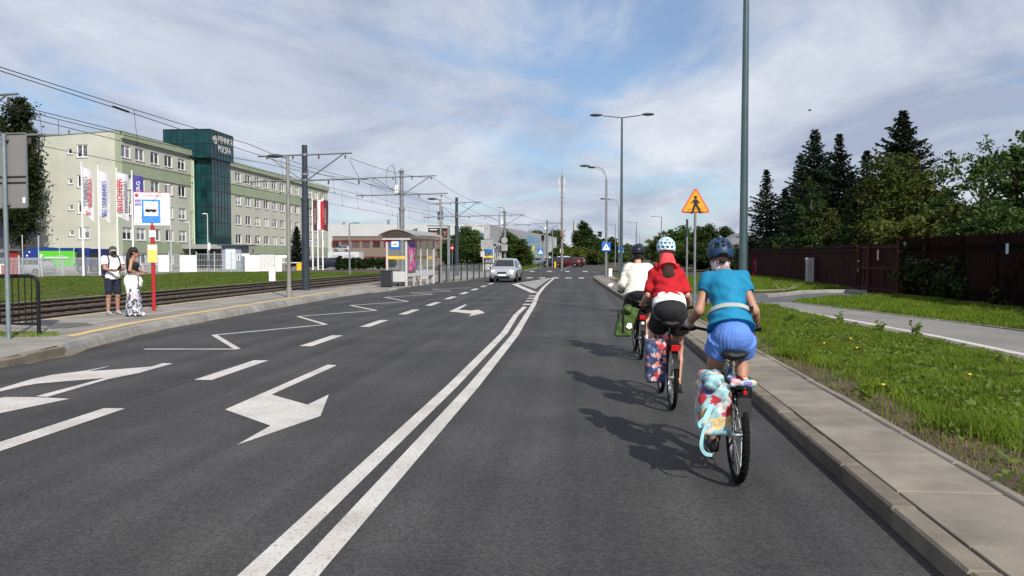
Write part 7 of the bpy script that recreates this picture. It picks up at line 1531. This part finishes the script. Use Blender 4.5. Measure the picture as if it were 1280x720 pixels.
# ---------------------------------------------------------------- the three riders
b3 = G(921, 602); b2 = G(840, 511.5); b1 = G(801, 449)
blue_f = M('frame_blue', (.03, .12, .2), .35, coat=.4); blk_f = M('frame_black', (.012, .012, .014), .35, coat=.3)
L3, L2_, L1_ = (b3.x, b3.y, 0), (b2.x, b2.y, 0), (b1.x, b1.y, 0)
k3, p3_ = bicycle(L3, .0, 'trekking bicycle with knobbly tyres ridden by the person in blue', blue_f, 'wide'); k2, p2_ = bicycle(L2_, .01, 'step through bicycle ridden by the person in red', M('frame_dark_red', (.10, .012, .014), .35), 'step'); k1, p1_ = bicycle(L1_, .015, 'dark bicycle ridden by the leading person in white', blk_f, 'dark')
teal = M('shirt_teal', (.005, .19, .35), .8, var=.08, scale=14, bump=.7, bscale=15); peri = M('shorts_periwinkle', (.095, .21, .58), .8, var=.08, scale=10, bump=.7, bscale=22)
r3, d3 = rider(L3, .0, 'rider in turquoise shirt and periwinkle shorts nearest the camera', p3_, dict(skin=skin2, shorts=peri, shirt=teal, shoe=M('sandal_black', (.012, .012, .014), .6), sandal=True, sole=M('sole_pale', (.5, .45, .4), .7), helm=M('helmet_navy', (.008, .036, .085), .5), hstyle='three', hem=.125, hemw=.05, sleeve=.45, leg=.095, sh_off=.016, flare=1.03, fold=.0019, fat=.90, hx=-.02, gx=.292, hz=1.622, shz=1.52, shy=.585, hy=.70, seed=3, sfold=.0055, waist=.2))
r3.scale = (.90, 1, 1); t = r3; hp, ax_ = d3['hip'], d3['ax']
q = SDF((-.30, .02, .98), (.30, .66, 1.48), .007); q.cap(hp + ax_ * .245 + Vector((0, -.012, 0)), hp + ax_ * .285 + Vector((0, -.012, 0)), .161, .157, 0, flat=True, sx=.84); q.obj('waist_strap', M('strap_grey', (.34, .37, .35), .7), t)
ob('strap_buckle', MB().box((.165, .30, 1.25), (.03, .05, .05)), black_plastic, t)
ob('sports_cuff', MB().cyl(d3['WRI'][-1].lerp(d3['EL'][-1], .08), d3['WRI'][-1].lerp(d3['EL'][-1], .30), .034, .038, 14), M('cuff_pale', (.55, .56, .6), .8), t, True)
ob('watch', MB().cyl(d3['WRI'][1].lerp(d3['EL'][1], .08), d3['WRI'][1].lerp(d3['EL'][1], .16), .031, .032, 14), black_plastic, t, True)
q = SDF(d3['nk'] + v3(-.14, -.15, -.14), d3['nk'] + v3(.14, .15, .15), .007); q.cap(d3['nk'] + Vector((0, -.01, -.05)), d3['nk'] + Vector((0, .008, .075)), .070, .084, 0, flat=True); q.rough(.002, 60, 1); q.obj('neck_scarf', flower_mat('scarf_print', (.72, .68, .66), [(.1, .1, .14), (.5, .4, .4), (.3, .32, .4)], 45), t)
# rider in red
red = M('hoodie_red', (.40, .004, .010), .85, var=.1, scale=10, bump=.8, bscale=14)
r2, d2 = rider(L2_, .01, 'rider in red hooded top and black shorts in the middle', p2_, dict(skin=skin, shorts=M('shorts_black', (.010, .010, .012), .8), shirt=red, shoe=M('shoe_black', (.012, .012, .013), .6), sole=black_plastic, helm=M('helmet_pale_blue', (.44, .60, .70), .45, var=.25, scale=22), hstyle='many', hem=.20, hemw=.02, sleeve=.95, leg=.20, sh_off=.022, so=.022, flare=1.03, fold=.002, fat=.98, hz=1.69, shz=1.50, hy=.67, seed=8, sfold=.007, waist=.2, gx=.282))
r2.scale = (.92, 1, 1); t = r2; hp, ax_ = d2['hip'], d2['ax']; sh = d2['sh']
q = SDF((-.32, .0, .98), (.32, .62, 1.40), .008); q.cap(hp + ax_ * .09 + Vector((0, -.012, 0)), hp + ax_ * .30 + Vector((0, -.012, 0)), .168, .150, 0, flat=True, sx=.80); q.rough(.003, 30, 4); q.plane(tuple(ax_), hp + ax_ * .24); q.plane(tuple(-ax_), hp + ax_ * .115); q.obj('white_undershirt', M('cotton_white', (.78, .78, .78), .85, var=.03), t)
q = SDF((-.24, .24, 1.22), (.24, .72, 1.68), .008); q.cap((-.13, sh.y - .05, sh.z + .05), (0, sh.y - .19, sh.z - .12), .030, .035, 0); q.cap((.13, sh.y - .05, sh.z + .05), (0, sh.y - .19, sh.z - .12), .030, .035, .04); q.ell((0, sh.y - .19, sh.z - .16), (.12, .035, .07), .04, d2['lean']); q.rough(.004, 30, 6); q.obj('hood', red, t)
q = SDF((-.17, .30, 1.48), (.17, .80, 1.82), .007); hd = d2['hd']; q.ell(hd + Vector((0, -.06, -.075)), (.088, .062, .075), 0); q.cap(hd + Vector((0, -.09, -.04)), hd + Vector((0, -.20, -.17)), .078, .112, .04, flat=True, sx=.95); q.cap(hd + Vector((0, -.02, -.06)), hd + Vector((0, -.10, -.26)), .07, .10, 0, flat=True, sub=True); q.rough(.002, 50, 2, .2); q.obj('neck_flap', M('flap_coral', (.68, .055, .06), .75, bump=.2, bscale=120), t)
q = SDF((-.16, .26, 1.32), (.16, .72, 1.74), .007); q.cap(hd + Vector((0, -.12, -.10)), hd + Vector((0, -.235, -.24)), .070, .078, 0); q.ell(hd + Vector((0, -.255, -.28)), (.078, .035, .085), .03); q.rough(.003, 90, 5, .1); q.obj('hair', M('hair_brown', (.045, .020, .012), .6, var=.4, scale=60, stretch=(6, 6, .6), bump=.8, bscale=120), t)
# leading rider in white
r1, d1 = rider(L1_, .015, 'rider in loose cream white shirt leading the group', p1_, dict(skin=skin, shorts=M('shorts_black', (.01, .01, .012), .8), shirt=M('shirt_cream', (.66, .63, .56), .85, var=.05, scale=6, bump=.7, bscale=14), shoe=M('shoe_grey', (.05, .05, .055), .6), sock=M('cotton_white', (.78, .78, .78), .85), helm=M('helmet_black_blue', (.010, .014, .03), .35), hstyle='many', hem=-.0, hemw=.03, sleeve=1.75, leg=.26, sh_off=.02, so=.045, fat=1.12, hz=1.675, shz=1.48, hy=.70, seed=5, sfold=.0045, gx=.27, sxw=.15))
q = SDF(d1['hd'] + v3(-.12, -.14, -.12), d1['hd'] + v3(.12, .14, .14), .007); q.ell(d1['hd'] + Vector((0, -.018, .0)), (.084, .096, .092), 0); q.ell(d1['hd'] + Vector((0, .09, -.03)), (.08, .085, .09), 0, sub=True); q.rough(.003, 70, 2); q.obj('hair', M('hair_dark', (.02, .016, .014), .7, var=.4, scale=60), r1)
m = MB().tube([(-.325, .735, 1.06), (-.37, .74, 1.12), (-.41, .76, 1.15)], .006, 6).ball((-.44, .76, 1.16), (.055, .012, .035), 10, 8); ob('mirror', m, M('mirror_pale', (.7, .7, .72), .2), k1, True)
ob('rear_lamp', MB().ball((0, -.27, .60), .03, 10, 8), M('lamp_white', (.75, .72, .66), .3), k1, True)
# ---------------------------------------------------------------- panniers
def pannier(loc, rz, label, c, dims, mat, strap=None, roll=False, tilt=0.0, seed=1, flapmat=None):
    t = thing('pannier_bag', label, 'bag', loc, rz, 'panniers on the bicycles'); x, y, z = c; dx, dy, dz = dims
    q = SDF((x - dx, y - dy, z - dz), (x + dx, y + dy, z + dz * 1.35), .007); X, Y, Z = q.grid(); r = .035; xs = X - x - (Z - z) * tilt; wd = dx / 2 * (1 + .12 * np.cos((Z - z) * 6)); qx, qy, qz = np.abs(xs) - (wd - r), np.abs(Y - y) - (dy / 2 - r), np.abs(Z - z) - (dz / 2 - r)
    q.a = (np.sqrt(np.maximum(qx, 0) ** 2 + np.maximum(qy, 0) ** 2 + np.maximum(qz, 0) ** 2) + np.minimum(np.maximum(qx, np.maximum(qy, qz)), 0) - r).astype(np.float32); q.rough(.0045, 24, seed, .9); q.obj('bag_body', mat, t)
    if roll:
        q = SDF((x - dx, y - dy, z + dz * .25), (x + dx, y + dy, z + dz * .95), .006); q.cap((x - .035, y - dy * .5, z + dz * .56), (x - .035, y + dy * .5, z + dz * .56), .058, .052, 0, sx=1.0); q.cap((x + .02, y - dy * .48, z + dz * .62), (x + .04, y + dy * .48, z + dz * .62), .03, .03, .03); q.rough(.005, 45, 2); q.obj('rolled_top', flapmat or mat, t)
    for k_ in (-1, 1): ob('side_strap', MB().box((x - dx / 2 - .002, y + k_ * dy * .28, z + dz * .15), (.008, .022, dz * .55)), black_plastic, t)
    ob('handle', MB().tube([(x, y - .06, z + dz * .52), (x - .01, y - .03, z + dz * .62), (x - .01, y + .03, z + dz * .62), (x, y + .06, z + dz * .52)], .009, 6), black_plastic, t, True)
    ob('hook_rail', MB().box((x + dx / 2 + .008, y, z + dz * .34), (.016, dy * .8, .03)).box((x + dx / 2 + .004, y, z), (.01, dy * .6, dz * .5)), black_plastic, t)
    return t
fl3 = flower_mat('fabric_turquoise_floral', (.30, .52, .56), [(.48, .03, .055), (.70, .52, .24), (.72, .36, .38), (.14, .10, .30), (.60, .62, .60)], 10.0)
pb = pannier(L3, 0, 'turquoise floral roll top pannier on the nearest bicycle', (-.175, .02, .545), (.205, .32, .37), fl3, roll=True, seed=2)
def smooth_line(P, k=5):
    o = []
    for i in range(len(P) - 1):
        a, b, c, d = [Vector(P[min(max(i + j, 0), len(P) - 1)]) for j in (-1, 0, 1, 2)]
        for u in [j / k for j in range(k)]: o.append(tuple(.5 * ((2 * b) + (c - a) * u + (2 * a - 5 * b + 4 * c - d) * u * u + (3 * b - a - 3 * c + d) * u ** 3)))
    return o + [tuple(P[-1])]
ob('ribbon', MB().strip(smooth_line([(-.235, -.18, .60), (-.275, -.2, .52), (-.315, -.2, .475), (-.30, -.2, .435), (-.265, -.19, .46), (-.29, -.19, .39), (-.30, -.19, .30), (-.265, -.17, .235), (-.21, -.16, .22)]), smooth_line([(-.20, -.18, .61), (-.245, -.2, .50), (-.29, -.2, .465), (-.285, -.2, .45), (-.24, -.19, .475), (-.265, -.19, .40), (-.275, -.19, .31), (-.25, -.17, .26), (-.2, -.16, .245)])), M('ribbon_aqua', (.30, .58, .64), .6), pb)
t = thing('rack_bag', 'floral cloth folded over the rack of the nearest bicycle', 'bag', L3); q = SDF((-.15, -.3, .66), (.16, .3, .84), .006); q.cap((-.06, -.15, .755), (.085, -.13, .745), .028, .022, 0); q.cap((-.05, .0, .76), (.06, .02, .755), .026, .022, .04); q.rough(.004, 40, 3); q.obj('folded_cloth', fl3, t); ob('strap', MB().box((.0, -.06, .781), (.02, .2, .006)), black_plastic, t)
fl2 = flower_mat('fabric_navy_floral', (.035, .06, .15), [(.55, .05, .07), (.60, .20, .18), (.05, .16, .30), (.66, .42, .40), (.04, .05, .13)], 17)
pannier(L2_, .01, 'navy and red floral pannier on the middle bicycle', (-.175, .06, .52), (.20, .26, .46), fl2, seed=5)
gp = pannier(L1_, .015, 'olive green roll bag pannier with white reflector on the leading bicycle', (-.235, .05, .60), (.26, .32, .46), M('bag_olive', (.045, .085, .015), .6, var=.12), roll=False, tilt=.28, seed=7)
q = SDF((-.46, -.2, .72), (.0, .3, .98), .008); q.cap((-.22, -.10, .80), (-.20, .18, .80), .075, .075, 0); q.rough(.006, 35, 3); q.obj('rolled_top', M('bag_olive', (.045, .085, .015), .6), gp)
ob('reflector', plate([(-.05, -.02), (-.02, .045), (.04, .04), (.05, -.03), (0, -.055)], -.135, -.125, (-.20, .55)), white_sign, gp); ob('bag_strap', MB().box((-.29, -.13, .62), (.025, .012, .34)), black_plastic, gp)

# ---------------------------------------------------------------- two people at the stop
def hand_simple(s, w, d, n, sd, curl=.5):
    w, d, n = Vector(w), Vector(d).normalized(), Vector(n).normalized(); x = d.cross(n).normalized() * sd; s.cap(w, w + d * .045, .024, .028, .015); s.cap(w + d * .05 - x * .026, w + d * .05 + x * .026, .016, .016, .012)
    for i, (o, l_) in enumerate(((-.03, .062), (-.010, .075), (.010, .07), (.03, .055))):
        p = w + d * .078 + x * o; a = p + (d * cos(curl) + n * sin(curl)) * l_ * .5; b = a + (d * cos(curl * 2.4) + n * sin(curl * 2.4)) * l_ * .5; s.cap(w + d * .05 + x * o, p, .0105, .010, .008); s.cap(p, a, .0098, .0092, .003); s.cap(a, b, .009, .008, .003)
    a = w + d * .03 - x * .038; b = a + d * .035 - x * .022 + n * .02; s.cap(w + d * .015 - x * .02, a, .015, .013, .01); s.cap(a, b, .0125, .010, .004); s.cap(b, b + d * .026 + n * .012, .010, .0085, .003)
F1 = G(141.5, 393.2, PZ)
man = thing('person', 'person in white T-shirt and cap looking at a phone by the stop', 'person', (F1.x, F1.y, PZ), -2.2)      # faces right, slightly to the camera
def stand(H=1.75):
    k = H / 1.75; return k
b = SDF((-.42, -.32, -.01), (.42, .55, 1.80), .0085)
hp = {-1: Vector((-.095, 0, .90)), 1: Vector((.095, 0, .90))}; kn = {-1: Vector((-.11, .03, .49)), 1: Vector((.105, .02, .49))}; an = {-1: Vector((-.12, -.01, .085)), 1: Vector((.12, .0, .085))}
shd = {-1: Vector((-.19, -.015, 1.43)), 1: Vector((.19, -.015, 1.43))}; wr = {-1: Vector((-.075, .30, 1.13)), 1: Vector((.085, .31, 1.12))}; el = {s_: ik(shd[s_], wr[s_], .29, .25, (s_ * .7, -.4, -.6)) for s_ in (-1, 1)}; hd = Vector((0, .06, 1.605))
b.ell((0, 0, .95), (.155, .115, .13), 0).ell((0, .01, 1.12), (.14, .105, .18), .06).ell((0, 0, 1.30), (.165, .115, .17), .06).cap(shd[-1], shd[1], .06, .06, .05).cap((0, .0, 1.44), hd + Vector((0, -.02, -.07)), .058, .052, .04); head_prims(b, hd)
for s_ in (-1, 1):
    b.cap(shd[s_], el[s_], .052, .042, .03); b.cap(el[s_], wr[s_], .043, .026, .015); hand_simple(b, wr[s_], (-s_ * .55, .8, .2), (0, -.25, 1), -s_, .45)
    b.cap(hp[s_], kn[s_], .082, .055, .05); b.cap(kn[s_], kn[s_].lerp(an[s_], .3) + Vector((0, -.02, 0)), .052, .056, .03); b.cap(kn[s_].lerp(an[s_], .3) + Vector((0, -.02, 0)), an[s_], .055, .036, .02); b.cap(an[s_] + Vector((0, -.03, -.05)), an[s_] + Vector((0, .13, -.06)), .032, .027, .02)
b.obj('body', skin2, man)
q = SDF((-.40, -.28, .86), (.40, .4, 1.55), .0085); q.ell((0, .005, .97), (.175, .14, .16), 0).ell((0, .01, 1.12), (.162, .128, .2), .06).ell((0, -.002, 1.30), (.182, .132, .18), .06).cap(shd[-1], shd[1], .072, .072, .05)
for s_ in (-1, 1): q.cap(shd[s_], shd[s_].lerp(el[s_], .66), .068, .074, .04, flat=True)
q.rough(.004, 24, 2, 1.0); q.plane((0, 0, -1), (0, 0, .90)); q.cap((0, .0, 1.46), (0, .03, 1.58), .068, .08, 0, sub=True, flat=True); q.obj('t_shirt', M('cotton_white', (.78, .78, .78), .85), man)
q = SDF((-.3, -.25, .42), (.3, .3, 1.0), .0085); q.ell((0, 0, .94), (.168, .13, .12), 0)
for s_ in (-1, 1): q.cap(hp[s_] + Vector((0, 0, .02)), kn[s_] + Vector((0, 0, .03)), .10, .088, .03, flat=True)
q.rough(.004, 24, 5); q.obj('shorts', M('shorts_navy', (.012, .016, .035), .85), man)
for s_ in (-1, 1):
    f = SDF(an[s_] + v3(-.08, -.12, -.1), an[s_] + v3(.08, .24, .06), .007); f.cap(an[s_] + Vector((0, -.045, -.043)), an[s_] + Vector((0, .14, -.048)), .042, .042, 0); f.ell(an[s_] + Vector((0, .02, -.02)), (.045, .09, .045), .02); f.plane((0, 0, -1), an[s_] + Vector((0, 0, -.083))); f.obj('shoe', M('shoe_grey_cloth', (.32, .32, .31), .8), man)
q = SDF(hd + v3(-.14, -.16, -.02), hd + v3(.14, .24, .17), .007); q.ell(hd + Vector((0, -.005, .045)), (.092, .11, .095), 0); q.plane((0, -.1, -1), hd + Vector((0, 0, .035))); c_ = q.obj('cap', M('cap_dark', (.05, .045, .042), .8), man)
ob('cap_brim', MB().strip([(.085 * sin(a), .06 + .09 * cos(a) + hd.y - .06 + .03, hd.z + .045) for a in [radians(-80 + 16 * i) for i in range(11)]], [(.095 * sin(a), hd.y + .055 + .14 * cos(a), hd.z + .015) for a in [radians(-80 + 16 * i) for i in range(11)]]), M('cap_brim_pale', (.34, .33, .28), .8), c_)
q = SDF(hd + v3(-.1, -.05, -.16), hd + v3(.1, .16, .03), .006); q.ell(hd + Vector((0, .03, -.068)), (.066, .079, .066), 0); q.cap(hd + Vector((0, .095, -.015)), hd + Vector((0, .115, -.03)), .018, .024, .02); q.plane((0, .0, 1), hd + Vector((0, 0, -.012))); q.plane((0, -1, .2), hd + Vector((0, .0, 0))); q.obj('face_mask', M('mask_black', (.016, .015, .015), .85), man)
ob('phone', MB().box((.0, .40, 1.175), (.075, .15, .01), rot=Matrix.Rotation(.5, 3, 'X')), black_plastic, man); ob('watch', MB().cyl(wr[1].lerp(el[1], .1), wr[1].lerp(el[1], .24), .033, n=12), black_plastic, man)
bp_ = thing('backpack', 'grey blue backpack on the back of the person in the cap', 'backpack', (F1.x, F1.y, PZ), -2.2)
q = SDF((-.24, -.42, .86), (.24, -.0, 1.48), .009); X, Y, Z = q.grid(); qx, qy, qz = np.abs(X) - .10, np.abs(Y + .235) - .04, np.abs(Z - 1.15) - .17; q.a = (np.sqrt(np.maximum(qx, 0) ** 2 + np.maximum(qy, 0) ** 2 + np.maximum(qz, 0) ** 2) - .055).astype(np.float32); q.rough(.004, 22, 1); q.obj('pack', M('pack_blue', (.06, .09, .16), .8), bp_)
for s_ in (-1, 1): ob('shoulder_strap', MB().tube([(s_ * .11, -.17, 1.36), (s_ * .12, -.08, 1.505), (s_ * .125, .04, 1.50), (s_ * .13, .135, 1.40), (s_ * .145, .145, 1.25), (s_ * .17, .02, 1.08), (s_ * .13, -.17, 1.0)], [.016] * 7, 6), M('strap_black', (.02, .02, .025), .8), bp_, True)
# woman with wrapped white cardigan
F2 = G(167.5, 395, PZ); wm = thing('person', 'person with long dark hair in black top and patterned wide trousers', 'person', (F2.x, F2.y, PZ), -1.15)
b = SDF((-.42, -.30, -.01), (.42, .45, 1.76), .0085); hd = Vector((.0, .03, 1.575)); shd = {-1: Vector((-.165, -.01, 1.385)), 1: Vector((.165, -.01, 1.385))}; wr = {-1: Vector((-.13, .22, 1.10)), 1: Vector((.15, .13, 1.06))}; el = {s_: ik(shd[s_], wr[s_], .275, .24, (s_ * .8, -.6, -.5)) for s_ in (-1, 1)}
b.ell((0, -.01, .93), (.165, .125, .13), 0).ell((0, 0, 1.08), (.118, .09, .16), .06).ell((0, 0, 1.26), (.14, .10, .16), .06).ell((-.06, .085, 1.26), (.055, .05, .055), .04).ell((.06, .085, 1.26), (.055, .05, .055), .04).cap(shd[-1], shd[1], .05, .05, .05).cap((0, 0, 1.40), hd + Vector((0, -.015, -.07)), .048, .045, .04); head_prims(b, hd)
for s_ in (-1, 1):
    b.cap(shd[s_], el[s_], .046, .037, .03); b.cap(el[s_], wr[s_], .037, .023, .015); hand_simple(b, wr[s_], (-s_ * .55, .6, -.35), (0, .3, 1), -s_, .6); b.cap((s_ * .09, 0, .88), (s_ * .09, .02, .48), .08, .052, .05); b.cap((s_ * .09, .02, .48), (s_ * .09, 0, .07), .05, .034, .03); b.cap((s_ * .09, -.03, .035), (s_ * .10, .13, .03), .03, .026, .02)
b.obj('body', skin2, wm)
q = SDF((-.26, -.22, 1.08), (.26, .26, 1.44), .0075); q.ell((0, 0, 1.14), (.132, .105, .12), 0).ell((0, 0, 1.26), (.150, .112, .15), .05).ell((-.06, .085, 1.26), (.064, .06, .064), .04).ell((.06, .085, 1.26), (.064, .06, .064), .04); q.plane((0, 0, 1), (0, 0, 1.345)); q.plane((0, 0, -1), (0, 0, 1.115)); q.cap((-.095, .06, 1.32), (-.10, -.06, 1.42), .02, .02, .01).cap((.095, .06, 1.32), (.10, -.06, 1.42), .02, .02, .01).cap((-.10, -.06, 1.42), (-.09, -.11, 1.32), .02, .02, .01).cap((.10, -.06, 1.42), (.09, -.11, 1.32), .02, .02, .01); q.obj('tank_top', M('top_black', (.014, .012, .016), .85), wm)
pat = flower_mat('fabric_mono_print', (.50, .50, .54), [(.03, .035, .06), (.62, .62, .64), (.05, .06, .10), (.16, .19, .28)], 15)
q = SDF((-.36, -.36, .0), (.36, .36, 1.08), .0095)
for s_ in (-1, 1): q.cap((s_ * .07, 0, 1.0), (s_ * .135, .01, .022), .10, .19, .03, flat=True, sx=1.1)
X, Y, Z = q.grid(); an_ = np.arctan2(Y, X - np.sign(X) * .1); q.a += (.012 * np.sin(an_ * 7 + 2 * np.sign(X)) * np.clip((1 - Z), 0, 1)).astype(np.float32); q.obj('wide_trousers', pat, wm)
q = SDF((-.36, -.36, .55), (.36, .36, 1.12), .009); q.ell((0, -.01, .99), (.172, .138, .07), 0); q.ell((-.02, -.055, .86), (.175, .12, .17), .04); q.ell((-.11, -.05, .74), (.085, .11, .18), .03); q.ell((.06, -.09, .76), (.05, .08, .16), .03); q.ell((-.17, .03, .80), (.04, .08, .19), .03); q.ell((.10, -.05, .85), (.12, .16, .19), .03); q.ell((.15, .02, .72), (.06, .08, .19), .03); q.ell((.13, -.1, .66), (.05, .06, .16), .03); q.rough(.010, 24, 3, .25); q.plane((0, 0, 1), (0, 0, 1.055)); q.obj('tied_cardigan', M('cotton_white', (.78, .78, .78), .85), wm)
ob('sleeve_knot', MB().tube([(.05, .15, .99), (.07, .17, .9), (.09, .16, .75)], [.03, .035, .02], 8).tube([(.0, .15, .99), (-.02, .18, .88), (-.02, .17, .72)], [.03, .035, .02], 8), M('cotton_white', (.78, .78, .78), .85), wm, True)
q = SDF((-.22, -.26, 1.06), (.22, .20, 1.74), .0075); q.ell(hd + Vector((0, -.022, .035)), (.098, .112, .104), 0); q.ell((0, -.085, 1.42), (.12, .06, .20), .05); q.ell((-.03, -.11, 1.24), (.11, .045, .18), .05); q.ell(hd + Vector((0, .085, -.03)), (.068, .07, .095), 0, sub=True); q.rough(.006, 55, 2, .12); q.obj('hair', M('hair_black', (.012, .009, .008), .5, var=.5, scale=50, stretch=(6, 6, .5), bump=.8, bscale=90), wm)
g_ = MB()
for s_ in (-1, 1): g_.ball(hd + Vector((s_ * .034, .098, .018)), (.027, .008, .02), 10, 6).cyl(hd + Vector((s_ * .06, .092, .022)), hd + Vector((s_ * .08, .0, .018)), .004, n=5)
ob('sunglasses', g_.cyl(hd + Vector((-.012, .104, .022)), hd + Vector((.012, .104, .022)), .004, n=5), M('glasses_brown', (.03, .015, .012), .2), wm, True)
for s_ in (-1, 1):
    f = SDF((s_ * .10 - .07, -.12, -.005), (s_ * .10 + .09, .28, .10), .007); f.cap((s_ * .12, -.04, .042), (s_ * .125, .21, .036), .042, .038, 0); f.ell((s_ * .12, .05, .055), (.045, .10, .04), .02); f.plane((0, 0, -1), (0, 0, .004)); f.obj('shoe', white_paint, wm)
